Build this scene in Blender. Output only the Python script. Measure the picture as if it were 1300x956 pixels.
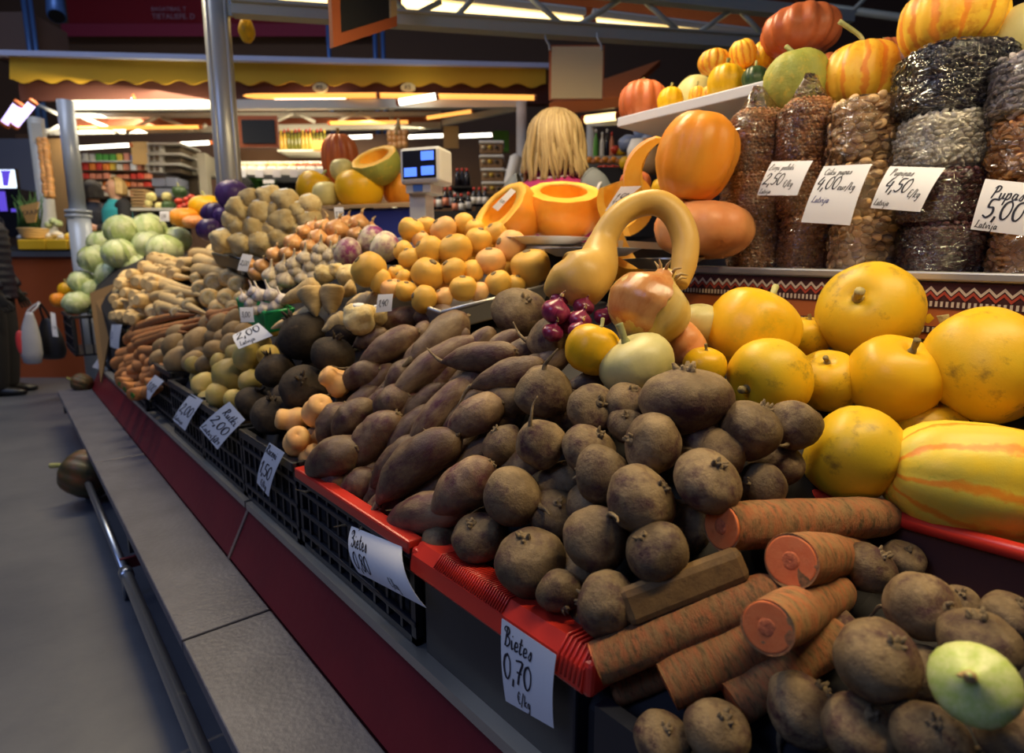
import bpy, bmesh, math, random
from mathutils import Vector, Matrix, Euler, noise

for o in list(bpy.data.objects):
    bpy.data.objects.remove(o, do_unlink=True)
SC = bpy.context.scene
COL = SC.collection
random.seed(7)
PI = math.pi

# ------------------------------------------------------------------ camera
# world: X = into the stall, Y = along the counter away from the camera, Z = up
FPX, CX, CY, CAMZ = 750.0, 650.0, 478.0, 1.0
PITCH = math.atan(128 / 750.0)
YAW = math.atan(.8667 / (math.cos(PITCH) + 128 / 750.0 * math.sin(PITCH)))
FH = Vector((math.sin(YAW), math.cos(YAW), 0))
RT = Vector((math.cos(YAW), -math.sin(YAW), 0))
ZZ = Vector((0, 0, 1))
FV = FH * math.cos(PITCH) - ZZ * math.sin(PITCH)
UP = FH * math.sin(PITCH) + ZZ * math.cos(PITCH)
CAM = Vector((0, 0, CAMZ))
cd = bpy.data.cameras.new('camera')
cam = bpy.data.objects.new('camera', cd)
COL.objects.link(cam)
cam.location = CAM
cam.rotation_euler = (PI / 2 - PITCH, 0, -YAW)
cd.sensor_width = 36
cd.lens = 36 * FPX / 1300
cd.clip_start = .02
cd.dof.use_dof = True
cd.dof.focus_distance = .95
cd.dof.aperture_fstop = 4.0
SC.camera = cam

SC.view_settings.view_transform = 'Standard'
SC.view_settings.look = 'None'
SC.view_settings.gamma = 1
SC.view_settings.use_curve_mapping = False
SC.view_settings.exposure = 0.0

# dim bluish daylight of the market hall
W = bpy.data.worlds.new('hall_daylight')
SC.world = W
W.use_nodes = True
bg = W.node_tree.nodes['Background']
bg.inputs[0].default_value = (.25, .38, .9, 1)
bg.inputs[1].default_value = .035


def area(name, loc, target, sx, sy, power, col):
    l = bpy.data.lights.new(name, 'AREA')
    l.shape = 'RECTANGLE'
    l.size, l.size_y, l.energy, l.color = sx, sy, power, col
    o = bpy.data.objects.new(name, l)
    COL.objects.link(o)
    o.location = loc
    o.rotation_euler = (Vector(target) - Vector(loc)).to_track_quat('-Z', 'Y').to_euler()
    return o


# bluish daylight from unseen high windows left of the aisle
area('hall_window_light', (-4.5, .5, 4.6), (.5, .9, .6), 1.6, 2.2, 66, (.36, .50, 1))
area('hall_fill_light', (-1.5, 5.5, 7.5), (-.2, 6.5, 0), 3.0, 4.0, 190, (.70, .78, 1))  # added overhead fill, brightens the far awning and brown hall wall
# canopy tubes over the counter and shelf (their fixtures are built further down)
WARM = (1, .78, .45)
area('canopy_tube_light', (.98, -.10, 2.03), (.95, -.08, .8), .06, 1.2, 21, WARM)
area('canopy_tube_light', (1.18, 1.35, 2.38), (.9, 1.35, .9), .06, 1.2, 30, WARM)
area('canopy_tube_light', (.85, 4.0, 2.98), (.75, 4.0, .9), .06, 1.2, 55, WARM)


# ------------------------------------------------------------------ pixel -> direction helpers
def ray(x, y):
    return FV + RT * ((x - CX) / FPX) + UP * ((CY - y) / FPX)


def dep(x, y, D):
    return CAM + ray(x, y) * D


def onx(x, y, v):
    d = ray(x, y)
    return CAM + d * (v / d.x)


def onz(x, y, v):
    d = ray(x, y)
    return CAM + d * ((v - CAMZ) / d.z)


def fdist(x, y, D):        # horizontal distance D straight ahead of the camera
    d = ray(x, y)
    return CAM + d * (D / d.dot(FH))


SECT = [
    (-.3, [(.40, .48), (.46, .56), (.6, .645), (.72, .66), (.86, .67), (.98, .71), (1.1, .81), (1.25, .93), (1.6, .97)]),
    (.24, [(.40, .48), (.46, .56), (.6, .655), (.72, .67), (.86, .69), (.98, .73), (1.1, .83), (1.25, .94), (1.6, .97)]),
    (.42, [(.40, .45), (.47, .58), (.56, .70), (.68, .81), (.8, .85), (1.0, .87), (1.2, .93), (1.6, .97)]),
    (.8, [(.40, .45), (.47, .58), (.58, .74), (.68, .84), (.78, .89), (1.0, .93), (1.2, 1.0), (1.6, 1.05)]),
    (1.3, [(.40, .45), (.47, .59), (.58, .76), (.7, .86), (.8, .9), (.95, .97), (1.15, 1.06), (1.6, 1.09)]),
    (2.0, [(.40, .50), (.47, .60), (.58, .76), (.7, .88), (.85, .97), (1.0, 1.05), (1.3, 1.12), (1.6, 1.13)]),
    (3.0, [(.40, .50), (.47, .62), (.58, .82), (.7, .97), (.85, 1.1), (1.0, 1.18), (1.6, 1.2)]),
    (4.0, [(.40, .50), (.47, .64), (.56, .85), (.7, 1.02), (.9, 1.14), (1.6, 1.2)]),
    (5.0, [(.30, .65), (.4, .74), (.5, 1.0), (.62, 1.14), (.8, 1.24), (1.6, 1.3)]),
]


def sect_z(pts, x):
    if x <= pts[0][0]:
        return pts[0][1]
    for (a, za), (b, zb) in zip(pts, pts[1:]):
        if x <= b:
            return za + (zb - za) * (x - a) / (b - a)
    return pts[-1][1]


def heap(x, y):            # height of the heaped produce over the counter
    if y <= SECT[0][0]:
        return sect_z(SECT[0][1], x)
    for (a, pa), (b, pb) in zip(SECT, SECT[1:]):
        if y <= b:
            k = (y - a) / (b - a)
            return sect_z(pa, x) * (1 - k) + sect_z(pb, x) * k
    return sect_z(SECT[-1][1], x)


def hit(px, py):           # where the line of sight meets the heap
    d = ray(px, py)
    D = .35
    while D < 6:
        p = CAM + d * D
        if p.x > .3 and p.z < heap(p.x, p.y):
            return D
        D += .006
    return 3.0


# ------------------------------------------------------------------ materials
def newmat(name):
    m = bpy.data.materials.new(name)
    m.use_nodes = True
    nt = m.node_tree
    b = nt.nodes['Principled BSDF']
    return m, nt, b


def c4(c):
    return (c[0], c[1], c[2], 1)


MATS = {}


def plain(name, col, rough=.5, metal=0, emit=None, es=0, spec=.5):
    m, nt, b = newmat(name)
    b.inputs['Base Color'].default_value = c4(col)
    b.inputs['Roughness'].default_value = rough
    b.inputs['Metallic'].default_value = metal
    b.inputs['Specular IOR Level'].default_value = spec
    if emit:
        b.inputs['Emission Color'].default_value = c4(emit)
        b.inputs['Emission Strength'].default_value = es
    MATS[name] = m
    return m


def skin(name, c1, c2, c3=None, scale=3, dirt=.5, dscale=4, rough=.6, bump=.3, bscale=14, stretch=(1, 1, 1),
         spec=.35, vary=.25, stripes=0, stripec=None, sw=.4, world=False):
    """two-tone noise colour + patches of a third colour + fine relief"""
    m, nt, b = newmat(name)
    N, L = nt.nodes, nt.links
    tc = N.new('ShaderNodeTexCoord')
    mp = N.new('ShaderNodeMapping')
    mp.inputs['Scale'].default_value = stretch
    oi = N.new('ShaderNodeObjectInfo')
    sh = N.new('ShaderNodeVectorMath'); sh.operation = 'SCALE'
    sh.inputs[0].default_value = (37, 23, 51)
    L.new(oi.outputs['Random'], sh.inputs['Scale'])
    ad = N.new('ShaderNodeVectorMath'); ad.operation = 'ADD'
    L.new(tc.outputs['Object'], mp.inputs['Vector'])
    L.new(mp.outputs[0], ad.inputs[0]); L.new(sh.outputs[0], ad.inputs[1])

    def nz(s, det=4, r=.6):
        n = N.new('ShaderNodeTexNoise')
        n.inputs['Scale'].default_value = s
        n.inputs['Detail'].default_value = det
        n.inputs['Roughness'].default_value = r
        L.new(ad.outputs[0], n.inputs['Vector'])
        return n

    def ramp(src, a, bb, ca, cb):
        r = N.new('ShaderNodeValToRGB')
        r.color_ramp.elements[0].position = a
        r.color_ramp.elements[1].position = bb
        r.color_ramp.elements[0].color = c4(ca)
        r.color_ramp.elements[1].color = c4(cb)
        L.new(src, r.inputs[0])
        return r

    def mix(f, a, bb):
        x = N.new('ShaderNodeMix'); x.data_type = 'RGBA'
        L.new(f, x.inputs[0]); L.new(a, x.inputs[6])
        if isinstance(bb, tuple):
            x.inputs[7].default_value = c4(bb)
        else:
            L.new(bb, x.inputs[7])
        return x.outputs[2]
    col = ramp(nz(scale).outputs[0], .35, .65, c1, c2).outputs[0]
    if stripes:
        sp = N.new('ShaderNodeSeparateXYZ'); L.new(tc.outputs['Object'], sp.inputs[0])
        at = N.new('ShaderNodeMath'); at.operation = 'ARCTAN2'
        L.new(sp.outputs[1], at.inputs[0]); L.new(sp.outputs[0], at.inputs[1])
        mu = N.new('ShaderNodeMath'); mu.operation = 'MULTIPLY'; mu.inputs[1].default_value = stripes
        L.new(at.outputs[0], mu.inputs[0])
        nn = nz(3.5)
        ma = N.new('ShaderNodeMath'); ma.operation = 'MULTIPLY_ADD'; ma.inputs[1].default_value = 5.0
        L.new(nn.outputs[0], ma.inputs[0]); L.new(mu.outputs[0], ma.inputs[2])
        sn = N.new('ShaderNodeMath'); sn.operation = 'SINE'; L.new(ma.outputs[0], sn.inputs[0])
        rr = ramp(sn.outputs[0], sw, min(1, sw + .35), (0, 0, 0), (1, 1, 1))
        col = mix(rr.outputs[0], col, stripec)
    if c3:
        msk = ramp(nz(dscale, 6, .7).outputs[0], 1 - dirt - .02 if dirt < .9 else .1, 1 - dirt + .16, (0, 0, 0), (1, 1, 1))
        col = mix(msk.outputs[0], col, c3)
    hs = N.new('ShaderNodeHueSaturation')
    mr = N.new('ShaderNodeMapRange')
    mr.inputs[3].default_value = 1 - vary
    mr.inputs[4].default_value = 1 + vary
    L.new(oi.outputs['Random'], mr.inputs[0])
    L.new(mr.outputs[0], hs.inputs['Value'])
    L.new(col, hs.inputs['Color'])
    L.new(hs.outputs[0], b.inputs['Base Color'])
    b.inputs['Roughness'].default_value = rough
    b.inputs['Specular IOR Level'].default_value = spec
    if bump:
        bp = N.new('ShaderNodeBump')
        bp.inputs['Strength'].default_value = bump
        bp.inputs['Distance'].default_value = .004
        L.new(nz(bscale, 6, .7).outputs[0], bp.inputs['Height'])
        L.new(bp.outputs[0], b.inputs['Normal'])
    MATS[name] = m
    return m


def lamp_mat(name, col, s):
    m, nt, b = newmat(name)
    b.inputs['Base Color'].default_value = c4(col)
    b.inputs['Emission Color'].default_value = c4(col)
    b.inputs['Emission Strength'].default_value = s
    MATS[name] = m
    return m


skin('beet_skin', (.125, .078, .036), (.29, .20, .10), (.062, .022, .024), 1.8, .50, 2.2, .6, .7, 7, spec=.35, vary=.25)
skin('long_beet_skin', (.12, .066, .038), (.27, .175, .09), (.085, .02, .026), 1.6, .51, 1.8, .48, .6, 6, spec=.45, vary=.3, stretch=(1, 1, .6))
skin('dry_root', (.16, .11, .06), (.30, .22, .12), None, 8, rough=.9, bump=.8, bscale=20)
skin('big_carrot_skin', (.46, .15, .055), (.33, .19, .075), (.13, .085, .035), 2.2, .49, 3.2, .7, .8, 8, stretch=(1, 1, 3), vary=.15)
skin('carrot_flesh', (.90, .24, .07), (.86, .19, .05), (.66, .13, .035), 4, .42, 5, .45, .2, 30, vary=.05)
skin('carrot_core', (.50, .11, .04), (.72, .20, .07), None, 14, rough=.5, bump=.4, bscale=30, vary=.1)
skin('carrot_skin', (.50, .19, .05), (.38, .17, .06), (.20, .12, .05), 3, .45, 3, .65, .4, 12, stretch=(1, 1, 3))
skin('radish_skin', (.035, .026, .018), (.075, .052, .032), (.16, .11, .065), 3, .36, 4, .75, .6, 12, spec=.25)
skin('kohlrabi_skin', (.62, .44, .14), (.50, .40, .10), (.34, .19, .06), 2.2, .38, 3, .5, .2, 12)
skin('potato_skin', (.30, .19, .08), (.40, .27, .12), (.18, .11, .05), 3, .42, 6, .65, .35, 16)
skin('parsnip_skin', (.72, .52, .24), (.60, .41, .17), (.40, .24, .08), 3, .40, 3, .6, .35, 12, stretch=(1, 1, 5))
skin('parsnip_cut', (.72, .64, .42), (.52, .42, .20), None, 6, rough=.6, bump=.3)
skin('celeriac_skin', (.62, .44, .17), (.76, .62, .32), (.34, .20, .07), 3.2, .42, 5, .7, .8, 9)
skin('swede_skin', (.80, .44, .06), (.70, .42, .08), (.42, .26, .07), 1.6, .36, 5, .5, .2, 12, vary=.15)
skin('peach_skin', (.78, .40, .14), (.82, .50, .18), (.50, .26, .08), 1.6, .34, 4, .5, .2, 12, vary=.12)
skin('turnip_skin', (.75, .68, .48), (.62, .54, .34), (.24, .03, .15), 1.4, .54, 1.3, .4, .1, 10)
skin('onion_skin', (.66, .30, .09), (.76, .42, .16), (.55, .18, .05), 2.4, .42, 3, .32, .15, 10, stretch=(3, 3, .6), spec=.5)
skin('red_onion_skin', (.16, .012, .05), (.27, .03, .08), (.10, .01, .03), 2.4, .4, 3, .22, .1, 8, stretch=(3, 3, .5), spec=.6)
skin('garlic_skin', (.55, .48, .42), (.68, .62, .55), (.32, .17, .24), 2.2, .46, 2.4, .5, .2, 12, stretch=(3, 3, .6))
skin('garlic_brown_skin', (.48, .38, .24), (.62, .54, .40), (.30, .20, .12), 2.2, .46, 2.4, .55, .2, 12, stretch=(3, 3, .6))
skin('cabbage_leaf', (.42, .54, .20), (.66, .72, .42), (.80, .82, .62), 2.2, .46, 2.4, .4, .5, 5, vary=.12)
skin('purple_cabbage', (.055, .028, .12), (.11, .05, .20), None, 2.4, rough=.35, bump=.5, bscale=5)
skin('yellow_pumpkin_skin', (.82, .44, .006), (.74, .44, .015), (.48, .33, .02), 1.5, .40, 2.2, .36, .10, 26, vary=.10)
skin('yellow_pumpkin_spotted', (.80, .45, .008), (.66, .44, .02), (.26, .16, .02), 1.4, .43, 4, .40, .12, 26, vary=.08)
skin('brown_spot', (.16, .09, .03), (.07, .04, .015), None, 9, rough=.85, bump=.8, bscale=25)
skin('stem_skin', (.24, .17, .06), (.35, .29, .12), None, 5, rough=.8, bump=.7, bscale=14, stretch=(1, 1, .4))
skin('green_stem_skin', (.30, .32, .10), (.42, .40, .18), None, 5, rough=.7, bump=.6, bscale=14)
skin('striped_squash_skin', (.82, .56, .035), (.66, .52, .07), (.42, .40, .03), 3, .37, 7, .38, .15, 22, stripes=9, stripec=(.76, .27, .02), sw=.62)
skin('ribbed_yellow_skin', (.78, .40, .03), (.82, .52, .05), (.60, .20, .015), 3, .44, 4, .36, .25, 22, stripes=12, stripec=(.72, .24, .025), sw=.55)
skin('orange_pumpkin_skin', (.84, .27, .018), (.80, .33, .035), (.62, .15, .012), 2, .36, 4, .35, .18, 16, vary=.08)
skin('peach_pumpkin_skin', (.70, .26, .09), (.74, .34, .13), (.58, .18, .05), 2, .4, 3, .4, .12, 16, vary=.06)
skin('red_pumpkin_skin', (.42, .10, .03), (.52, .15, .05), (.56, .24, .12), 2, .38, 3, .38, .2, 14, vary=.08)
skin('green_pumpkin_skin', (.30, .34, .06), (.40, .38, .07), (.62, .45, .06), 3, .43, 7, .5, .8, 9, vary=.08)
skin('dark_green_skin', (.022, .05, .018), (.05, .09, .03), None, 3, rough=.35, bump=.1)
skin('cream_pumpkin_skin', (.66, .58, .25), (.58, .52, .20), (.48, .44, .12), 2, .38, 3, .4, .1, 14, vary=.06)
skin('pumpkin_flesh', (.90, .44, .03), (.92, .55, .08), (.94, .70, .22), 3, .36, 3, .45, .25, 20, vary=.04)
skin('squash_neck_skin', (.62, .36, .07), (.70, .45, .12), (.52, .29, .05), 3, .42, 3, .4, .2, 16, stretch=(3, 3, 1), vary=.05)
skin('giant_onion_skin', (.66, .44, .12), (.74, .58, .22), (.46, .42, .06), 2.2, .40, 2, .25, .25, 6, stretch=(2.5, 2.5, .5), spec=.6, vary=.04)
skin('giant_onion_husk', (.52, .20, .055), (.62, .30, .10), (.40, .12, .03), 2.5, .4, 3, .2, .2, 8, stretch=(3, 3, .5), spec=.7, vary=.04)
skin('pale_green_onion', (.42, .52, .12), (.58, .62, .26), None, 3, rough=.3, bump=.1, stretch=(3, 3, .4))
skin('dry_husk', (.48, .32, .13), (.58, .42, .20), None, 6, rough=.7, bump=.5)
skin('tomato_skin', (.55, .04, .02), (.62, .07, .03), None, 2, rough=.25, bump=0)
skin('greens', (.04, .16, .02), (.10, .28, .05), None, 5, rough=.5, bump=.4)
skin('leaf_herb', (.03, .09, .02), (.07, .16, .04), None, 5, rough=.6, bump=.3)

plain('black_plastic', (.012, .014, .022), .38)
plain('red_plastic', (.62, .035, .02), .32)
plain('green_plastic', (.02, .32, .08), .35)
plain('dark_board', (.018, .016, .018), .8)
plain('steel', (.45, .47, .50), .32, .9)
plain('tray_metal', (.50, .48, .43), .38, .75)
plain('white_steel', (.62, .61, .54), .45, .1)
plain('post_paint', (.42, .47, .54), .32, .1)
plain('grey_post', (.52, .53, .50), .3, .25)
plain('beam_paint', (.50, .52, .42), .42, .1)
plain('paper', (.78, .79, .82), .55)
plain('ink', (.012, .012, .025), .6)
plain('blue_ink', (.02, .03, .20), .6)
plain('scale_plastic', (.62, .62, .60), .4)
plain('scale_black', (.01, .01, .014), .25)
plain('lcd_blue', (.05, .12, .7), .4, emit=(.08, .2, 1), es=1.6)
plain('chalkboard', (.016, .017, .019), .7)
plain('orange_wood', (.52, .13, .035), .5)
plain('light_wood', (.66, .46, .20), .55)
plain('orange_board', (.46, .12, .025), .5)
plain('chalk', (.75, .75, .72), .9)
plain('awning_top', (.50, .55, .75), .5)
plain('dark_fascia', (.10, .030, .018), .7)
plain('soffit', (.30, .085, .035), .7)
plain('hall_brown', (.17, .095, .055), .8)
plain('banner_red', (.34, .012, .022), .7)
plain('banner_pink', (.42, .04, .09), .7)
plain('banner_text', (.50, .32, .42), .8)
plain('blue_pipe', (.10, .22, .55), .4, .4)
plain('navy_box', (.02, .03, .20), .55)
plain('white_foam', (.80, .79, .74), .6)
plain('kraft', (.27, .155, .055), .8)
plain('cardboard', (.42, .27, .13), .8)
plain('shelf_white', (.60, .63, .72), .4)
plain('tile_white', (.66, .62, .55), .35)
plain('oval_plate', (.70, .58, .25), .5)
plain('coat_navy', (.006, .008, .022), .5)
plain('trouser_black', (.010, .010, .014), .8)
plain('shoe_black', (.010, .010, .012), .35)
plain('glove_black', (.012, .012, .014), .7)
plain('vest_magenta', (.36, .012, .11), .75)
plain('sleeve_grey', (.22, .24, .25), .8)
plain('piping_white', (.70, .68, .68), .7)
plain('apron_teal', (.03, .34, .40), .7)
plain('skin_tone', (.62, .35, .24), .5)
plain('lip', (.45, .14, .12), .5)
plain('eye_dark', (.02, .015, .012), .3)
plain('dark_hair', (.015, .011, .010), .6)
skin('blonde_hair', (.32, .20, .075), (.62, .46, .22), (.16, .10, .04), 3, .42, 4, .45, .8, 9, stretch=(6, 6, .5), vary=.02)
skin('bag_white', (.55, .56, .60), (.66, .66, .70), None, 4, rough=.35, bump=.8, bscale=8)
plain('bag_red', (.50, .04, .05), .4)
plain('bag_black', (.012, .012, .016), .4)
lamp_mat('tube_white', (1, .93, .74), 5)
lamp_mat('tube_warm', (1, .72, .30), 3.2)
lamp_mat('tube_orange', (1, .42, .08), 1.6)
lamp_mat('tube_violet', (.60, .50, 1), 2.2)
lamp_mat('screen_light', (.72, .85, 1), 1.8)
lamp_mat('screen_blue', (.10, .06, .55), 1.0)


def awning_mat():
    m, nt, b = newmat('awning_yellow')
    b.inputs['Base Color'].default_value = (.62, .36, .015, 1)
    b.inputs['Roughness'].default_value = .8
    MATS['awning_yellow'] = m


awning_mat()


def surface(name, c1, c2, scale, rough, bump, metal=0, stretch=(1, 1, 1)):
    m, nt, b = newmat(name)
    N, L = nt.nodes, nt.links
    tc = N.new('ShaderNodeTexCoord'); mp = N.new('ShaderNodeMapping')
    mp.inputs['Scale'].default_value = stretch
    L.new(tc.outputs['Object'], mp.inputs[0])
    n1 = N.new('ShaderNodeTexNoise'); n1.inputs['Scale'].default_value = scale; n1.inputs['Detail'].default_value = 8
    n1.inputs['Roughness'].default_value = .65
    L.new(mp.outputs[0], n1.inputs['Vector'])
    r = N.new('ShaderNodeValToRGB')
    r.color_ramp.elements[0].position = .35; r.color_ramp.elements[1].position = .68
    r.color_ramp.elements[0].color = c4(c1); r.color_ramp.elements[1].color = c4(c2)
    L.new(n1.outputs[0], r.inputs[0]); L.new(r.outputs[0], b.inputs['Base Color'])
    n2 = N.new('ShaderNodeTexNoise'); n2.inputs['Scale'].default_value = scale * 14; n2.inputs['Detail'].default_value = 5
    L.new(mp.outputs[0], n2.inputs['Vector'])
    bp = N.new('ShaderNodeBump'); bp.inputs['Strength'].default_value = bump; bp.inputs['Distance'].default_value = .01
    L.new(n2.outputs[0], bp.inputs['Height']); L.new(bp.outputs[0], b.inputs['Normal'])
    b.inputs['Roughness'].default_value = rough
    b.inputs['Metallic'].default_value = metal
    MATS[name] = m


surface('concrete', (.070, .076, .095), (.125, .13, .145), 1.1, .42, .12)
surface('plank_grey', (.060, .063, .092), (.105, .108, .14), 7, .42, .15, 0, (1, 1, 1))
surface('red_panel', (.13, .010, .016), (.17, .014, .020), 3, .38, .06)


def film_mat():
    m, nt, b = newmat('plastic_film')
    N, L = nt.nodes, nt.links
    out = N['Material Output']
    tr = N.new('ShaderNodeBsdfTransparent'); tr.inputs[0].default_value = (.93, .93, .95, 1)
    gl = N.new('ShaderNodeBsdfGlossy'); gl.inputs['Roughness'].default_value = .12
    tc = N.new('ShaderNodeTexCoord'); mp = N.new('ShaderNodeMapping'); mp.inputs['Scale'].default_value = (16, 16, 46)
    n = N.new('ShaderNodeTexNoise'); n.inputs['Scale'].default_value = 1.3; n.inputs['Detail'].default_value = 4
    n.inputs['Distortion'].default_value = 1.2
    L.new(tc.outputs['Object'], mp.inputs[0]); L.new(mp.outputs[0], n.inputs['Vector'])
    bp = N.new('ShaderNodeBump'); bp.inputs['Strength'].default_value = 1.0; bp.inputs['Distance'].default_value = .02
    L.new(n.outputs[0], bp.inputs['Height']); L.new(bp.outputs[0], gl.inputs['Normal'])
    fr = N.new('ShaderNodeFresnel'); fr.inputs[0].default_value = 1.45
    L.new(bp.outputs[0], fr.inputs['Normal'])
    ma = N.new('ShaderNodeMath'); ma.operation = 'MULTIPLY_ADD'; ma.inputs[1].default_value = 1.0; ma.inputs[2].default_value = .07
    ma.use_clamp = True
    L.new(fr.outputs[0], ma.inputs[0])
    mx = N.new('ShaderNodeMixShader')
    L.new(ma.outputs[0], mx.inputs[0]); L.new(tr.outputs[0], mx.inputs[1]); L.new(gl.outputs[0], mx.inputs[2])
    L.new(mx.outputs[0], out.inputs[0])
    MATS['plastic_film'] = m


film_mat()


# ------------------------------------------------------------------ mesh helpers
def M(x):
    return MATS[x] if isinstance(x, str) else x


def wloc(o):
    v = Vector((0, 0, 0))
    while o is not None:
        v += o.location
        o = o.parent
    return v


class MB:
    """collects geometry in world coordinates; build() makes ONE mesh object with its origin at its base"""

    def __init__(s):
        s.v, s.f = [], []

    def add(s, vs, fs):
        n = len(s.v)
        s.v += [Vector(q) for q in vs]
        s.f += [tuple(i + n for i in q) for q in fs]
        return s

    def hexa(s, c):       # 8 corners: bottom 4 (ccw), top 4
        return s.add(c, [(3, 2, 1, 0), (4, 5, 6, 7), (0, 1, 5, 4), (1, 2, 6, 5), (2, 3, 7, 6), (3, 0, 4, 7)])

    def box(s, x0, x1, y0, y1, z0, z1):
        return s.hexa([(x0, y0, z0), (x1, y0, z0), (x1, y1, z0), (x0, y1, z0), (x0, y0, z1), (x1, y0, z1), (x1, y1, z1), (x0, y1, z1)])

    def fbox(s, c, hx, d, hz, yaw=0.0):   # box facing the aisle: centre of the front-bottom edge, half width, depth, height
        r = RT * math.cos(yaw) + FH * math.sin(yaw)
        f = FH * math.cos(yaw) - RT * math.sin(yaw)
        c = Vector(c)
        b = [c - r * hx, c + r * hx, c + r * hx + f * d, c - r * hx + f * d]
        return s.hexa(b + [q + ZZ * hz for q in b])

    def tube(s, path, rad, n=10, cap=True):
        path = [Vector(q) for q in path]
        if not isinstance(rad, (list, tuple)):
            rad = [rad] * len(path)
        base = len(s.v)
        ref = None
        for i, q in enumerate(path):
            t = (path[min(i + 1, len(path) - 1)] - path[max(i - 1, 0)]).normalized()
            if ref is None:
                ref = t.orthogonal().normalized()
            ref = (ref - t * ref.dot(t)).normalized()
            w = t.cross(ref)
            for k in range(n):
                a = 2 * PI * k / n
                s.v.append(q + (ref * math.cos(a) + w * math.sin(a)) * rad[i])
        for i in range(len(path) - 1):
            for k in range(n):
                k2 = (k + 1) % n
                s.f.append((base + i * n + k, base + i * n + k2, base + (i + 1) * n + k2, base + (i + 1) * n + k))
        if cap:
            s.f.append(tuple(base + k for k in reversed(range(n))))
            s.f.append(tuple(base + (len(path) - 1) * n + k for k in range(n)))
        return s

    def loft(s, rings, n=20, cap=True):   # rings: (centre, axis a, axis b)
        base = len(s.v)
        for c, a, b in rings:
            for k in range(n):
                t = 2 * PI * k / n
                s.v.append(Vector(c) + Vector(a) * math.cos(t) + Vector(b) * math.sin(t))
        for i in range(len(rings) - 1):
            for k in range(n):
                k2 = (k + 1) % n
                s.f.append((base + i * n + k, base + i * n + k2, base + (i + 1) * n + k2, base + (i + 1) * n + k))
        if cap:
            s.f.append(tuple(base + k for k in reversed(range(n))))
            s.f.append(tuple(base + (len(rings) - 1) * n + k for k in range(n)))
        return s

    def mesh(s, name, mat, smooth=False, off=None):
        me = bpy.data.meshes.new(name)
        vs = [q - off for q in s.v] if off else s.v
        me.from_pydata([tuple(q) for q in vs], [], s.f)
        if mat:
            me.materials.append(M(mat))
        if smooth:
            me.polygons.foreach_set('use_smooth', [True] * len(me.polygons))
        me.update()
        return me

    def build(s, name, mat, parent=None, smooth=False, bevel=0):
        xs = [q.x for q in s.v]; ys = [q.y for q in s.v]; zs = [q.z for q in s.v]
        b = Vector(((min(xs) + max(xs)) / 2, (min(ys) + max(ys)) / 2, min(zs)))
        o = bpy.data.objects.new(name, s.mesh(name, mat, smooth, b))
        COL.objects.link(o)
        o.location = b - (wloc(parent) if parent else Vector((0, 0, 0)))
        if parent:
            o.parent = parent
        if bevel:
            md = o.modifiers.new('bevel', 'BEVEL'); md.width = bevel; md.segments = 2; md.limit_method = 'ANGLE'
        return o


def tag(o, label=None, cat=None, group=None, kind=None):
    if label: o['label'] = label
    if cat: o['category'] = cat
    if group: o['group'] = group
    if kind: o['kind'] = kind
    return o


def thing(name, loc, label, cat, group=None):
    o = bpy.data.objects.new(name, None)
    o.empty_display_size = .05
    COL.objects.link(o)
    o.location = loc
    return tag(o, label, cat, group)


def struct(o):
    o['kind'] = 'structure'
    return o


def catmull(pts, n):
    out = []
    P = [Vector(q) for q in pts]
    for i in range(len(P) - 1):
        p0, p1, p2, p3 = P[max(i - 1, 0)], P[i], P[i + 1], P[min(i + 2, len(P) - 1)]
        for k in range(n):
            t = k / n
            out.append(.5 * ((2 * p1) + (p2 - p0) * t + (2 * p0 - 5 * p1 + 4 * p2 - p3) * t * t + (3 * p1 - p0 - 3 * p2 + p3) * t ** 3))
    out.append(P[-1])
    return out


def lathe(name, mat, prof, nu=24, nv=18, ribs=0, rd=0, na=.03, nf=2.0, seed=0, bend=0, flat=1.0, sharp=1.0, capnoise=0):
    """surface of revolution (z up, natural size about 1) with ribs, lumps and a bend"""
    pr = catmull([(q[0], q[1], 0) for q in prof], max(2, nv // (len(prof) - 1)))
    rows = len(pr)
    z0, z1 = prof[0][0], prof[-1][0]
    vs, fs = [], []
    off = Vector((seed * 13.7, seed * 7.3, seed * 3.1))
    for q in pr:
        z, r = q.x, max(q.y, 0)
        for k in range(nu):
            a = 2 * PI * k / nu
            rr = r
            if ribs:
                rr *= 1 - rd * (1 - abs(math.sin(a * ribs / 2)) ** sharp)
            v = Vector((rr * math.cos(a), rr * math.sin(a) * flat, z))
            if na:
                d = noise.noise(v * nf + off)
                d2 = noise.noise(v * nf * 2.7 + off)
                v += Vector((v.x, v.y, v.z * .4)).normalized() * (na * (d + .4 * d2)) if r > .002 else Vector((0, 0, 0))
            if bend:
                v.x += bend * ((z - (z0 + z1) / 2) / (z1 - z0)) ** 2 * 4 - bend * .5
            vs.append(v)
    for i in range(rows - 1):
        for k in range(nu):
            k2 = (k + 1) % nu
            fs.append((i * nu + k, i * nu + k2, (i + 1) * nu + k2, (i + 1) * nu + k))
    mb = MB(); mb.v = vs; mb.f = fs
    mb.f.append(tuple(reversed(range(nu))))
    mb.f.append(tuple((rows - 1) * nu + k for k in range(nu)))
    return mb.mesh(name, mat, True)


def tubemesh(name, mat, pts, rad, n=8, sub=4):
    P = catmull(pts, sub)
    R = []
    m = len(P)
    for i in range(m):
        u = i / (m - 1) * (len(rad) - 1)
        k = min(int(u), len(rad) - 2)
        R.append(rad[k] + (rad[k + 1] - rad[k]) * (u - k))
    return MB().tube(P, R, n).mesh(name, mat, True)


# ------------------------------------------------------------------ the setting
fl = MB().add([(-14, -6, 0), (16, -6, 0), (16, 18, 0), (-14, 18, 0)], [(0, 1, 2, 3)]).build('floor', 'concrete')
struct(fl)

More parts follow.
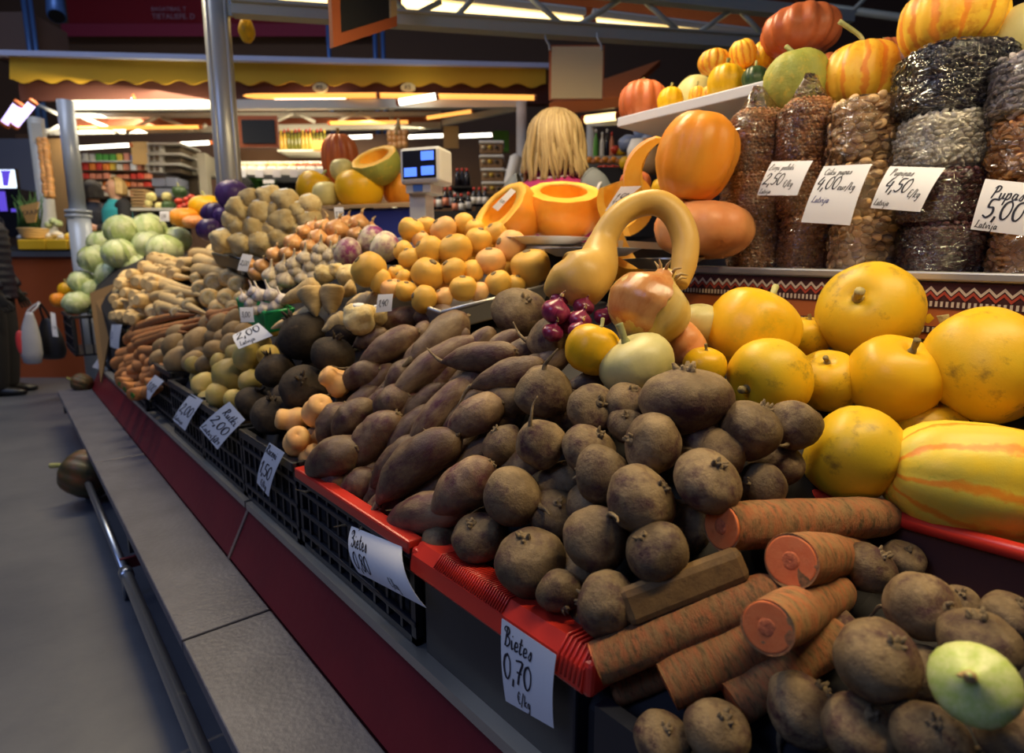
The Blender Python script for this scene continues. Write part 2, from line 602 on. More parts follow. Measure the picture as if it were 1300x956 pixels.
# hall wall far behind the stalls, with red banner
HW = 13.0


def fpt(px, py, D):
    return fdist(px, py, D)


def fslab(px0, py0, px1, py1, D, th, mb=None):
    """box seen between two pixel corners, its front at horizontal distance D, facing the aisle"""
    a = fpt(px0, (py0 + py1) / 2, D); b = fpt(px1, (py0 + py1) / 2, D)
    zt = fpt((px0 + px1) / 2, py0, D).z; zb = fpt((px0 + px1) / 2, py1, D).z
    c = (a + b) / 2; c.z = zb
    return (mb or MB()).fbox(c, (b - a).length / 2, th, zt - zb)


w = MB().fbox(FH * HW - RT * 3 + Vector((0, 0, 0)), 16, .2, 9).build('wall_back', 'hall_brown'); struct(w)
w = MB().fbox(FH * 6 + RT * 9.5, .1, 14, 9).build('wall_right', 'hall_brown'); struct(w)

b = thing('wall_banner', fpt(250, 60, 12.6), 'red advertising banner with pale small lettering on the brown hall wall', 'banner')
fslab(82, -70, 470, 38, 12.8, .02).build('cloth', 'banner_red', b)
fslab(78, 30, 470, 46, 12.74, .02).build('lower_band', 'banner_pink', b)


def flat_text(body, name, mat, loc, size, parent, xdir, updir, shear=0, depth=.002):
    cu = bpy.data.curves.new(name, 'FONT')
    cu.body = body; cu.size = size; cu.shear = shear; cu.extrude = depth
    t = bpy.data.objects.new('tmp', cu)
    COL.objects.link(t)
    dg = bpy.context.evaluated_depsgraph_get()
    me = bpy.data.meshes.new_from_object(t.evaluated_get(dg))
    bpy.data.objects.remove(t)
    x = Vector(xdir).normalized(); y = Vector(updir).normalized(); z = x.cross(y)
    mt = Matrix((x, y, z)).transposed().to_4x4()
    me.transform(mt)
    me.materials.clear(); me.materials.append(M(mat))
    o = bpy.data.objects.new(name, me)
    COL.objects.link(o)
    o.location = Vector(loc) - wloc(parent)
    o.parent = parent
    return o


flat_text('BAGATIBAS, T', 'lettering', 'banner_text', fpt(192, 14, 12.7), .11, b, RT, ZZ)
flat_text('TIETALIEFE. D', 'lettering', 'banner_text', fpt(193, 24, 12.7), .14, b, RT, ZZ)

pb = fslab(-30, 15, 40, 66, 10, .8).build('ventilation_box', 'hall_brown')
pb.data.materials[0] = plain('box_brown', (.20, .13, .11), .7)
tag(pb, 'grey brown ventilation box above the far awning', 'box')
p = thing('hall_spotlight', fpt(70, 26, 9.5), 'blue grey spotlight tube hanging above the yellow awning', 'spotlight')
q0, q1 = fpt(67, -30, 9.6), fpt(72, 20, 9.2)
MB().tube([q0, q1], [.10, .12], 14).build('housing', 'blue_pipe', p, True)
MB().tube([q1, q1 + (q1 - q0).normalized() * .015], [.10, .10], 14).build('lens', 'scale_black', p)
for i, (xa, xb) in enumerate(((36, 44), (45, 51), (416, 421), (474, 480), (485, 489))):
    c = fpt((xa + xb) / 2, 80, 9.8 + .1 * i)
    o = MB().tube([Vector((c.x, c.y, 3.2)), Vector((c.x, c.y, 5.2))], .035, 8).build('hall_pipe', 'blue_pipe', None, True)
    tag(o, 'thin blue grey steel pipe rising above the far awning', 'pipe', 'pipes above the awning')


def bar(name, mat, p0, p1, r, parent, n=8):
    return MB().tube([p0, p1], r, n).build(name, mat, parent, True)


# dark roof structure at the upper right behind the shelf
dk = thing('roof_truss', fpt(1180, 60, 6.0), 'dark blue grey roof truss high behind the pumpkin shelf', 'truss')
bar('chord', 'beam_paint', fpt(1040, 8, 6), fpt(1420, 60, 5.4), .035, dk)
bar('chord', 'beam_paint', fpt(1060, -40, 6), fpt(1420, -10, 5.4), .035, dk)
for xa, xb in ((1080, 1130), (1180, 1130), (1190, 1250), (1300, 1250)):
    bar('diagonal', 'beam_paint', fpt(xa, 14 + (xa - 1060) * .13, 5.9), fpt(xb, -35, 5.9), .02, dk)

# ------------------------------------------------------------------ counter: ledge, panel, rail
led = thing('front_ledge', (.30, 2.0, .22), 'grey stone ledge of planks along the red counter front', 'ledge')
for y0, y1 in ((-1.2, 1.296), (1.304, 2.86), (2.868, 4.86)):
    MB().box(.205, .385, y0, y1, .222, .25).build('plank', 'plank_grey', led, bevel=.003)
for y in (-.3, .75, 2.05, 3.3, 4.5):
    MB().box(.21, .40, y, y + .03, .16, .222).build('bracket', 'black_plastic', led)
cnt = thing('counter_base', (.6, 2.0, 0), 'dark red panelled counter base under the vegetable crates', 'counter')
for y0, y1 in ((-1.2, .42), (.426, 1.62), (1.634, 3.1), (3.106, 4.86)):
    MB().hexa([(.392, y0, 0), (.47, y0, 0), (.47, y1, 0), (.392, y1, 0), (.392, y0, .25), (.47, y0, .25), (.47, y1, .25), (.392, y1, .25)]).build('lower_panel', 'red_panel', cnt)
    MB().hexa([(.387, y0, .25), (.47, y0, .25), (.47, y1, .25), (.387, y1, .25), (.448, y0, .375), (.47, y0, .375), (.47, y1, .375), (.448, y1, .375)]).build('panel', 'red_panel', cnt, bevel=.002)
    MB().box(.438, .475, y0, y1, .377, .396).build('metal_strip', 'tray_metal', cnt)
MB().hexa([(.384, 1.62, .25), (.40, 1.62, .25), (.40, 1.634, .25), (.384, 1.634, .25), (.445, 1.62, .376), (.46, 1.62, .376), (.46, 1.634, .376), (.445, 1.634, .376)]).build('panel_post', 'box_brown', cnt)
MB().box(.47, 1.27, -1.2, 5.0, 0.0, .385).build('carcass', 'dark_board', cnt)
rl = thing('foot_rail', (.2, 2.0, 0), 'round chrome rail running along the floor under the ledge', 'rail')
MB().tube([(.19, -1.2, .12), (.19, 2.0, .12)], .0155, 14).build('pipe', 'steel', rl, True)
MB().tube([(.19, 2.0, .12), (.19, 3.28, .12)], .0125, 14).build('pipe', 'steel', rl, True)
MB().tube([(.19, 1.98, .12), (.19, 2.02, .12)], .019, 14).build('sleeve', 'steel', rl, True)
for y in (-.4, .85, 2.08, 3.2):
    MB().box(.185, .40, y, y + .012, .10, .135).build('bracket', 'red_panel', rl)
    MB().tube([(.19, y, 0), (.19, y, .12)], .008, 8).build('foot', 'steel', rl, True)

# sloping bench that carries the heaps
mb = MB()
nx, ny = 22, 60
X0, X1, Y0, Y1 = .485, 1.27, -.3, 5.15
for j in range(ny + 1):
    y = Y0 + (Y1 - Y0) * j / ny
    for i in range(nx + 1):
        x = X0 + (X1 - X0) * i / nx
        mb.v.append(Vector((x, y, max(.42, heap(x, y) - (.115 if y < 1.3 else .09)))))
for j in range(ny):
    for i in range(nx):
        a = j * (nx + 1) + i
        mb.f.append((a, a + 1, a + nx + 2, a + nx + 1))
edge = [i for i in range(nx + 1)] + [(j * (nx + 1) + nx) for j in range(1, ny + 1)] + [(ny * (nx + 1) + i) for i in range(nx - 1, -1, -1)] + [(j * (nx + 1)) for j in range(ny - 1, 0, -1)]
b0 = len(mb.v)
for e in edge:
    q = mb.v[e]
    mb.v.append(Vector((q.x, q.y, .39)))
for k in range(len(edge)):
    k2 = (k + 1) % len(edge)
    mb.f.append((edge[k2], edge[k], b0 + k, b0 + k2))
bench = mb.build('display_bench', 'dark_board')
tag(bench, 'dark sloping display bench hidden under the heaps of vegetables', 'bench')


# ------------------------------------------------------------------ crates and trays
def crate(x0, x1, y0, y1, z0, z1, label, rim='black_plastic', group=None, step=.045, rails=3):
    t = thing('vegetable_crate', ((x0 + x1) / 2, (y0 + y1) / 2, z0), label, 'crate', group)
    w = .012
    mb = MB()
    for (a, b_, c, d) in ((x0 - .008, x0 + w, y0, y1), (x1 - w, x1, y0, y1), (x0, x1, y0, y0 + w), (x0, x1, y1 - w, y1)):
        mb.box(a, b_, c, d, z1 - .022, z1)
    mb.build('rim', rim, t, bevel=.003)
    MB().box(x0, x1, y0, y1, z0, z0 + .012).build('bottom', 'black_plastic', t)
    MB().box(x0 + .02, x0 + .024, y0 + .01, y1 - .01, z0 + .012, z1 - .03).build('liner', 'dark_board', t)
    src = None
    for yy in (y0, y1 - .014):
        MB().box(x0, x0 + .014, yy, yy + .014, z0, z1 - .02).build('corner_post', 'black_plastic', t)
    for k in range(rails):
        z = z0 + .012 + (z1 - z0 - .034) * (k + .0) / rails + .02
        MB().box(x0 - .002, x0 + .008, y0, y1, z, z + .011).build('side_rail', 'black_plastic', t, bevel=.002)
    n = max(3, int((y1 - y0) / step))
    for k in range(1, n):
        y = y0 + (y1 - y0) * k / n
        if src is None:
            src = MB().box(x0 + .001, x0 + .007, y - .004, y + .004, z0, z1 - .02).build('side_bar', 'black_plastic', t)
        else:
            c = src.copy(); COL.objects.link(c)
            c.location = src.location + Vector((0, (y - (y0 + (y1 - y0) / n)), 0)); c.parent = t
    for yy in (y0 + .003, y1 - .009):
        for k in range(1, 7):
            x = x0 + (x1 - x0) * k / 7
            MB().box(x - .004, x + .004, yy, yy + .006, z0, z1 - .02).build('end_bar', 'black_plastic', t)
    return t


crate(.455, .80, .775, 1.262, .398, .575, 'black lattice crate with a red front rim holding long beetroots', 'black_plastic')
cr_red = bpy.data.objects[-1]
# red front strip on the long beet crate
o = MB().box(.446, .474, .775, 1.262, .560, .584).build('red_edging', 'red_plastic', None, bevel=.004)
tag(o, 'flat red plastic edging strip on the crate of long beetroots', 'edging')
crate(.452, .80, 1.27, 1.66, .398, .592, 'black lattice crate of black radishes and pear shaped turnips')
crate(.452, .80, 1.67, 2.10, .398, .598, 'black lattice crate of black radishes and pale turnips with two price cards')
crate(.452, .80, 2.11, 2.56, .398, .606, 'black lattice crate of pale turnips beside the potato crate')
crate(.465, .80, 2.58, 3.02, .398, .630, 'black lattice crate heaped with brown potatoes')
crate(.435, .80, 3.04, 3.62, .396, .470, 'low black lattice crate heaped with bunched carrots')
crate(.50, .82, 3.66, 4.4, .45, .70, 'black lattice crate under the heap of parsnips')
crate(.33, .70, 4.93, 5.65, .46, .735, 'black lattice crate of cabbages at the far counter end', step=.06)

# wide red tray on black box (round beetroots)
rt = thing('beet_tray', (.6, .58, .398), 'wide red plastic tray on a black box heaped with round beetroots', 'tray')
MB().box(.462, .90, .425, .758, .36, .555).build('black_box', 'black_plastic', rt, bevel=.004)
prof = [(.442, .542), (.447, .566), (.462, .583), (.50, .579), (.525, .555)]


def rimstrip(pr, y0, y1):
    m = MB()
    n = len(pr)
    for y in (y0, y1):
        for (x, z) in pr:
            m.v.append(Vector((x, y, z)))
        for (x, z) in reversed(pr):
            m.v.append(Vector((x + .004, y, z - .006)))
    N2 = 2 * n
    for k in range(N2):
        k2 = (k + 1) % N2
        m.f.append((k, k2, N2 + k2, N2 + k))
    m.f.append(tuple(reversed(range(N2)))); m.f.append(tuple(N2 + k for k in range(N2)))
    return m


rimstrip(prof, .40, .765).build('rim', 'red_plastic', rt)
for k in range(34):
    y = .545 + k * .0048
    MB().tube([(.4465, y, .568), (.4615, y, .5845), (.498, y, .5805)], .0014, 5).build('rim_rib', 'red_plastic', rt, True)
for k in range(6):
    y = .404 + k * .007
    MB().tube([(.443, y, .546), (.4475, y, .568), (.4625, y, .5845), (.498, y, .5805)], .0020, 5).build('rim_rib', 'red_plastic', rt, True)
for yy, sgn in ((.40, 1), (.765, -1)):
    m = MB().hexa([(.445, yy - .012, .535), (.85, yy - .012, .535), (.85, yy + .012, .535), (.445, yy + .012, .535), (.45, yy - .010, .575), (.85, yy - .010, .575), (.85, yy + .010, .575), (.45, yy + .010, .575)])
    m.build('end_rim', 'red_plastic', rt, bevel=.006)

# the lower crate with spare beets and the pumpkin tray behind it
lt = thing('low_beet_bin', (.64, .1, .42), 'low dark bin of loose beetroots and large carrots', 'bin')
MB().box(.45, .47, -.45, .385, .40, .53).build('front_wall', 'black_plastic', lt)
MB().box(.45, .90, -.45, .385, .40, .42).build('bottom', 'black_plastic', lt)
MB().box(.45, .90, -.47, -.45, .40, .55).build('end_wall', 'black_plastic', lt)
pt = thing('pumpkin_tray', (1.05, 0, .6), 'red rimmed tray holding the large yellow pumpkins', 'tray')
MB().box(.90, .915, -.45, .40, .45, .672).build('front_wall', plain('tray_side', (.10, .03, .02), .6), pt)
MB().tube([(.897, -.45, .672), (.897, .40, .672)], .011, 10).build('rim', 'red_plastic', pt, True)


# ------------------------------------------------------------------ produce: one build per kind, placed as individuals
KIND = {}


def kind(key, name, cat, label, group, variants):
    """variants: list of (body mesh, [(part name, mesh), ...], natural length along z)"""
    KIND[key] = dict(name=name, cat=cat, label=label, group=group, var=variants, n=0)


def spawn(key, loc, rot, scale, label=None, group=None, var=None, parts=True, name=None):
    k = KIND[key]
    body, kids, asp = k['var'][(k['n'] if var is None else var) % len(k['var'])]
    k['n'] += 1
    o = bpy.data.objects.new(name or k['name'], body)
    COL.objects.link(o)
    o.location = loc
    o.rotation_mode = 'QUATERNION'
    o.rotation_quaternion = rot
    o.scale = scale
    if label:
        tag(o, label, k['cat'], group)
    else:
        tag(o, k['label'], k['cat'], group or k['group'])
    if parts:
        for (pn, pm) in kids:
            c = bpy.data.objects.new(pn, pm)
            COL.objects.link(c)
            c.parent = o
    return o


def imgdir(th, ph):        # direction that reads as angle th on a view, leaning ph towards the aisle
    t, f = math.radians(th), math.radians(ph)
    return (RT * math.cos(t) + UP * math.sin(t)) * math.cos(f) - FV * math.sin(f)


def orient(axis, spin):
    q = Vector(axis).to_track_quat('Z', 'Y')
    from mathutils import Quaternion
    return q @ Quaternion((0, 0, 1), math.radians(spin))


SPIN = [0]


def nspin():
    SPIN[0] = (SPIN[0] + 137.5) % 360
    return SPIN[0]


def put(key, px, py, w, th=90, ph=20, dd=0, l=None, D=None, spin=None, **kw):
    """one round thing: centre pixel, width in pixels; depth from the heap (plus dd metres along the sight line)"""
    if D is None:
        D = hit(px, py)
    D += dd
    s = w * D / FPX
    asp = KIND[key]['var'][0][2]
    sz = s if l is None else l * D / FPX / asp
    return spawn(key, dep(px, py, D), orient(imgdir(th, ph), nspin() if spin is None else spin), (s, s, sz), **kw)


def lie(key, a, b, w, da=0, db=0, D=None, spin=None, **kw):
    """one long thing from its crown pixel a to its tail pixel b"""
    Da = (hit(*a) if D is None else D) + da
    Db = (hit(*b) if D is None else D) + db
    A, B = dep(a[0], a[1], Da), dep(b[0], b[1], Db)
    s = w * (Da + Db) / 2 / FPX
    asp = KIND[key]['var'][0][2]
    L = (A - B).length
    return spawn(key, (A + B) / 2, orient(A - B, nspin() if spin is None else spin), (s, s, L / asp), **kw)


def tail(name, mat, z, length, r, bx, by, seed):
    rnd = random.Random(seed)
    pts = [(0, 0, z + .06), (0, 0, z - .02)]
    x = y = 0
    for i in range(1, 5):
        x += bx * (i / 4) + rnd.uniform(-.04, .04); y += by * (i / 4) + rnd.uniform(-.04, .04)
        pts.append((x, y, z - length * i / 4))
    return tubemesh(name, mat, pts, [r * 1.6, r, r * .7, r * .5, r * .25], 7, 3)


def crown(name, mat, z, h, r, seed):
    rnd = random.Random(seed)
    mb = MB()
    for i in range(7):
        a = rnd.uniform(0, 2 * PI); q = r * rnd.uniform(.1, 1)
        p0 = Vector((q * math.cos(a), q * math.sin(a), z - .03))
        p1 = p0 + Vector((math.cos(a) * h * .45, math.sin(a) * h * .45, h * rnd.uniform(.5, 1.2)))
        mb.tube([p0, (p0 + p1) / 2 + Vector((.01, 0, 0)), p1], [r * .55, r * .40, r * .18], 6)
    mb.tube([(0, 0, z - .05), (0, 0, z + h * .25)], [r * 1.25, r * .8], 9)
    return mb.mesh(name, mat, True)


def beetvars(mat, n):
    out = []
    for i in range(n):
        q = [.0, .04, -.03, .02][i % 4]
        prof = [(-.50, .015), (-.47, .10), (-.36 + q, .31), (-.12, .47), (.08, .50), (.27, .43), (.385, .26), (.43, .12), (.445, .0)]
        body = lathe('beetroot', mat, prof, 36, 30, na=.055, nf=1.7, seed=i + 1, ribs=0)
        out.append((body, [('taproot', tail('taproot', 'dry_root', -.47, .40 + .14 * (i % 3), .05, .09 * (i - 1), .08, i)),
                           ('crown', crown('crown', 'dry_root', .42, .12, .095, i + 5))], 1.0))
    return out


kind('beet', 'beetroot', 'beetroot', 'round soil-dusted beetroot heaped in the red plastic tray', 'round beetroots in the red tray', beetvars('beet_skin', 6))
kind('beet2', 'beetroot', 'beetroot', 'round dusty beetroot lying loose in the low dark bin', 'beetroots in the low bin', beetvars('beet_skin', 3))
v = []
for i in range(5):
    prof = [(-1.3, .03), (-1.2, .07), (-1.0, .17 + .03 * (i % 2)), (-.6, .36), (-.1, .47), (.4, .50), (.8, .44), (1.08, .30), (1.24, .15), (1.30, .0)]
    body = lathe('long_beetroot', 'long_beet_skin', prof, 28, 36, na=.07, nf=1.2, seed=i + 11, bend=[.10, -.06, .16, .04, -.12][i])
    bx = [.10, -.06, .16, .04, -.12][i]
    v.append((body, [('taproot', tail('taproot', 'dry_root', -1.24, .55 + .2 * (i % 3), .07, .16, .12 * (i - 2), i + 20)),
                     ('crown', crown('crown', 'dry_root', 1.26, .10, .10, i + 30))], 2.6))
# shift tails with the bend
for (body, kids, asp), bx in zip(v, [.10, -.06, .16, .04, -.12]):
    for nm, me in kids:
        me.transform(Matrix.Translation((bx * .5, 0, 0)))
kind('lbeet', 'long_beetroot', 'beetroot', 'long dusty beetroot heaped over the red edged black crate', 'long beetroots', v)

kind('radish', 'black_radish', 'radish', 'large round black radish with dark rough skin', 'black radishes in the crate', [
    (lathe('black_radish', 'radish_skin', [(-.48, .02), (-.42, .20), (-.2, .44), (.05, .50), (.28, .42), (.40, .22), (.46, .10), (.50, .06)], 30, 24, na=.05, nf=1.8, seed=i + 40),
     [('leaf_stub', crown('leaf_stub', 'radish_skin', .46, .20, .07, i + 41))], 1.0) for i in range(3)])
kind('pear', 'pear_turnip', 'turnip', 'smooth peach coloured pear shaped turnip beside the black radishes', 'pear shaped turnips', [
    (lathe('pear_turnip', 'peach_skin', [(-.5, .03), (-.46, .25), (-.25, .47), (0, .46), (.2, .36), (.42, .36), (.56, .27), (.60, .10), (.57, .0)], 24, 20, na=.03, seed=i + 50), [], 1.1) for i in range(2)])
kind('kohl', 'pale_turnip', 'turnip', 'pale yellow green turnip in the black crate', 'pale turnips in the crate', [
    (lathe('pale_turnip', 'kohlrabi_skin', [(-.5, .03), (-.45, .22), (-.2, .45), (.1, .50), (.35, .40), (.50, .20), (.56, .10), (.57, .0)], 24, 20, na=.05, seed=i + 60), [], 1.1) for i in range(3)])
kind('potato', 'potato', 'potato', 'oval brown potato heaped in the black crate', 'potatoes', [
    (lathe('potato', 'potato_skin', [(-.62, .0), (-.58, .18), (-.4, .40), (-.1, .49), (.2, .48), (.45, .36), (.58, .17), (.62, .0)], 22, 18, na=.06, nf=1.5, seed=i + 70), [], 1.24) for i in range(4)])
v = []
for i in range(4):
    prof = [(-3.0, .03), (-2.6, .12), (-1.6, .28), (-.4, .40), (1.0, .48), (2.2, .50), (2.75, .44), (2.95, .28), (3.0, .0)]
    v.append((lathe('carrot', 'carrot_skin', prof, 14, 18, na=.06, nf=1.0, seed=i + 80, bend=.25 * (i - 1.5)), [('crown', crown('crown', 'greens', 2.98, .2, .16, i + 82))], 6.0))
kind('carrot', 'carrot', 'carrot', 'orange carrot with soil on its skin heaped beside the potatoes', 'carrots in the low crate', v)
kind('rootp', 'root_parsley', 'root parsley', 'thick knobbly root parsley lying between garlic and black radishes', 'root parsley', [
    (lathe('root_parsley', 'parsnip_skin', [(-.85, .03), (-.7, .14), (-.3, .34), (.2, .46), (.6, .50), (.80, .38), (.85, .16), (.85, .0)], 22, 24, na=.09, nf=2, seed=i + 95, bend=.1 * i), [], 1.7) for i in range(3)])
v = []
for i in range(4):
    prof = [(-2.3, .02), (-2.1, .07), (-1.4, .17), (-.4, .30), (.8, .44), (1.7, .50), (2.1, .47), (2.28, .36), (2.3, .30)]
    v.append((lathe('parsnip', 'parsnip_skin', prof, 16, 20, na=.05, nf=1.2, seed=i + 90, bend=.15 * (i - 1.5)),
              [('cut_top', lathe('cut_top', 'parsnip_cut', [(2.22, .32), (2.31, .34), (2.36, .24), (2.33, .12), (2.29, .0)], 14, 8, na=.01))], 4.6))
for (bd, kids, asp), i in zip(v, range(4)):
    kids[0][1].transform(Matrix.Translation((.15 * (i - 1.5) * .5, 0, 0)))
kind('parsnip', 'parsnip', 'parsnip', 'cream coloured parsnip with trimmed top in the tall heap', 'parsnips', v)
kind('celeriac', 'celeriac', 'celeriac', 'knobbly pale celeriac root heaped behind the parsnips', 'celeriac roots', [
    (lathe('celeriac', 'celeriac_skin', [(-.48, .02), (-.44, .22), (-.2, .45), (.1, .50), (.34, .42), (.46, .24), (.48, .0)], 26, 22, na=.13, nf=2.4, seed=i + 100),
     [('cut_top', lathe('cut_top', 'white_foam', [(.43, .20), (.485, .17), (.495, .08), (.49, .0)], 12, 6, na=.02))], 1.0) for i in range(4)])
kind('swede', 'yellow_swede', 'swede', 'smooth yellow swede piled on the metal tray', 'yellow swedes on the metal tray', [
    (lathe('yellow_swede', m_, [(-.46, .02), (-.42, .22), (-.2, .46), (.08, .50), (.3, .40), (.40, .22), (.43, .12), (.42, .0)], 26, 22, na=.05, nf=1.6, seed=i + 110),
     [('crown', lathe('crown', 'dry_root', [(.40, .13), (.44, .11), (.46, .06), (.45, .0)], 10, 5, na=.02))], .9) for i, m_ in enumerate(('swede_skin', 'swede_skin', 'peach_skin', 'swede_skin'))])
kind('turnip', 'purple_turnip', 'turnip', 'purple and white turnip beside the brown onions', 'purple turnips', [
    (lathe('purple_turnip', 'turnip_skin', [(-.48, .02), (-.40, .20), (-.2, .44), (.08, .50), (.3, .42), (.41, .22), (.44, .0)], 26, 22, na=.03, seed=i + 120), [('crown', crown('crown', 'green_stem_skin', .43, .08, .09, i))], .92) for i in range(2)])


def onionv(mat, seed, n=3):
    out = []
    for i in range(n):
        out.append((lathe('onion', mat, [(-.46, .05), (-.43, .14), (-.30, .38), (-.05, .50), (.18, .44), (.34, .22), (.44, .08), (.58, .05), (.68, .03)], 24, 24, na=.03, nf=1.4, seed=seed + i),
                    [('neck', tail('neck', 'dry_husk', -.60, .16, .05, .04, .03, seed + i))], 1.1))
        out[-1][1][0][1].transform(Matrix.Rotation(PI, 4, 'X'))
    return out


kind('onion', 'onion', 'onion', 'brown skinned onion in the heap behind the garlic', 'brown onions', onionv('onion_skin', 130))
kind('ronion', 'red_onion', 'onion', 'glossy dark red onion tucked beside the squash', 'red onions', onionv('red_onion_skin', 140))


def garlicv(mat, seed):
    out = []
    for i in range(3):
        out.append((lathe('garlic_bulb', mat, [(-.40, .05), (-.38, .18), (-.22, .44), (-.02, .50), (.2, .36), (.34, .16), (.50, .08), (.75, .06), (.85, .05)], 32, 22, ribs=7, rd=.14, na=.03, seed=seed + i, sharp=.7),
                    [('root_plate', lathe('root_plate', 'dry_root', [(-.44, .08), (-.41, .14), (-.37, .16)], 10, 4, na=.02))], 1.2))
    return out


kind('garlic', 'garlic_bulb', 'garlic', 'dry brownish garlic bulb with a short stem in the open heap', 'garlic bulbs in the heap', garlicv('garlic_brown_skin', 150))
kind('garlicp', 'garlic_bulb', 'garlic', 'purple tinted garlic bulb in the green basket', 'garlic bulbs in the green basket', garlicv('garlic_skin', 155))


def cabbagev(mat, seed, n):
    out = []
    for i in range(n):
        body = lathe('cabbage', mat, [(-.46, .05), (-.42, .22), (-.2, .45), (.05, .50), (.28, .41), (.42, .22), (.46, .0)], 28, 22, na=.05, nf=1.6, seed=seed + i)
        kids = []
        rnd = random.Random(seed + i)
        for k in range(5):
            mb = MB()
            nu, nv = 9, 9
            ph0 = k * 2 * PI / 5 + rnd.uniform(-.3, .3)
            for a in range(nu):
                for b_ in range(nv):
                    u = (a / (nu - 1) - .5) * 2; w_ = b_ / (nv - 1)
                    th = .25 + w_ * 2.1
                    lon = ph0 + u * (.85 * math.sin(min(1, .35 + w_) * PI * .62))
                    r = .485 + .03 * (1 - w_) + .012 * math.sin(u * 9 + w_ * 7) + .02 * noise.noise(Vector((u * 2, w_ * 3, seed + i + k))) + (.03 * abs(u) ** 3)
                    mb.v.append(Vector((r * math.sin(th) * math.cos(lon), r * math.sin(th) * math.sin(lon), r * math.cos(th) * .92)))
            for a in range(nu - 1):
                for b_ in range(nv - 1):
                    q = a * nv + b_
                    mb.f.append((q, q + 1, q + nv + 1, q + nv))
            kids.append(('outer_leaf', mb.mesh('outer_leaf', mat, True)))
        out.append((body, kids, .92))
    return out


kind('cabbage', 'cabbage', 'cabbage', 'pale green head of cabbage piled at the far counter end', 'green cabbages', cabbagev('cabbage_leaf', 160, 3))
kind('pcabbage', 'red_cabbage', 'cabbage', 'dark purple cabbage beside the celeriac', 'purple cabbages', cabbagev('purple_cabbage', 170, 2))


def stemmesh(mat, z, length, r, bx, seed=0):
    return ('stem', tubemesh('stem', mat, [(0, 0, z - .05), (0, 0, z + .03), (bx * .25, 0, z + length * .45), (bx, bx * .3, z + length)], [r * 1.9, r * 1.25, r * .85, r, r * 1.1], 9, 4))


def pumpk(mat, seed, ribs=0, rd=0, flatz=.9, stem=None, n=1, na=.03, sharp=.8, extra=None):
    h = flatz / 2
    prof = [(-h * .86, .02), (-h * .93, .12), (-h * .9, .26), (-h * .6, .43), (0, .50), (h * .6, .43), (h * .9, .25), (h * .93, .12), (h * .84, .03)]
    body = lathe('pumpkin', mat, prof, 64 if ribs else 40, 30, ribs=ribs, rd=rd, na=na, nf=1.5, seed=seed, sharp=sharp)
    kids = []
    if stem:
        kids.append(stemmesh(stem[0], h * .86, stem[1], stem[2], stem[3]))
    kids.append(('blossom_scar', lathe('blossom_scar', 'brown_spot', [(-h * .90, .04), (-h * .945, .035), (-h * .95, .02), (-h * .94, .0)], 10, 6, na=.004)))
    return (body, kids, flatz)


kind('ypump', 'yellow_pumpkin', 'pumpkin', 'smooth yellow pumpkin half hidden in the tray', 'yellow pumpkins tucked between the others', [
    pumpk('yellow_pumpkin_skin', 180, 0, 0, .92, ('stem_skin', .17, .035, .03)), pumpk('yellow_pumpkin_spotted', 181, 0, 0, .92, ('stem_skin', .13, .04, .04))])
kind('ypumpg', 'yellow_pumpkin', 'pumpkin', 'x', None, [pumpk('yellow_pumpkin_skin', 182, 10, .03, .94, ('green_stem_skin', .18, .035, .10))])
kind('ypumps', 'yellow_pumpkin', 'pumpkin', 'x', None, [pumpk('yellow_pumpkin_spotted', 183, 0, 0, .86, ('stem_skin', .12, .045, .05))])
kind('striped', 'striped_squash', 'squash', 'x', None, [pumpk('striped_squash_skin', 184, 9, .05, 1.5, None)])
kind('ribbed', 'ribbed_pumpkin', 'pumpkin', 'x', None, [pumpk('ribbed_yellow_skin', 185, 10, .13, .95, ('green_stem_skin', .42, .03, .32)), pumpk('ribbed_yellow_skin', 186, 12, .12, 1.0, None)])
kind('redp', 'red_pumpkin', 'pumpkin', 'x', None, [pumpk('red_pumpkin_skin', 187, 13, .17, .64, ('stem_skin', .1, .04, .02)), pumpk('red_pumpkin_skin', 188, 11, .17, .75, ('stem_skin', .1, .04, .02))])
kind('greenp', 'warty_pumpkin', 'pumpkin', 'x', None, [pumpk('green_pumpkin_skin', 189, 9, .05, 1.05, ('green_stem_skin', .20, .035, -.12), na=.05)])
kind('orangep', 'orange_pumpkin', 'pumpkin', 'x', None, [pumpk('orange_pumpkin_skin', 190, 9, .055, .98, None, na=.06), pumpk('peach_pumpkin_skin', 191, 10, .08, .8, None)])
kind('creamp', 'cream_pumpkin', 'pumpkin', 'x', None, [pumpk('cream_pumpkin_skin', 192, 8, .02, .72, ('green_stem_skin', .26, .05, .05)), pumpk('cream_pumpkin_skin', 193, 0, 0, .95, None)])
kind('darkp', 'dark_pumpkin', 'pumpkin', 'x', None, [pumpk('dark_green_skin', 194, 10, .08, .85, ('green_stem_skin', .25, .05, .1))])
kind('smallp', 'small_gourd', 'gourd', 'x', None, [pumpk('ribbed_yellow_skin', 195, 10, .10, .8, ('green_stem_skin', .3, .05, .05)), pumpk('yellow_pumpkin_skin', 196, 10, .08, .95, ('green_stem_skin', .25, .05, .05))])
kind('tomato', 'tomato', 'tomato', 'small red tomato beside the green gourds', 'tomatoes on the far table', [(lathe('tomato', 'tomato_skin', [(-.45, .02), (-.4, .25), (0, .5), (.35, .32), (.4, .0)], 14, 12, na=.02, seed=3), [], .85)])

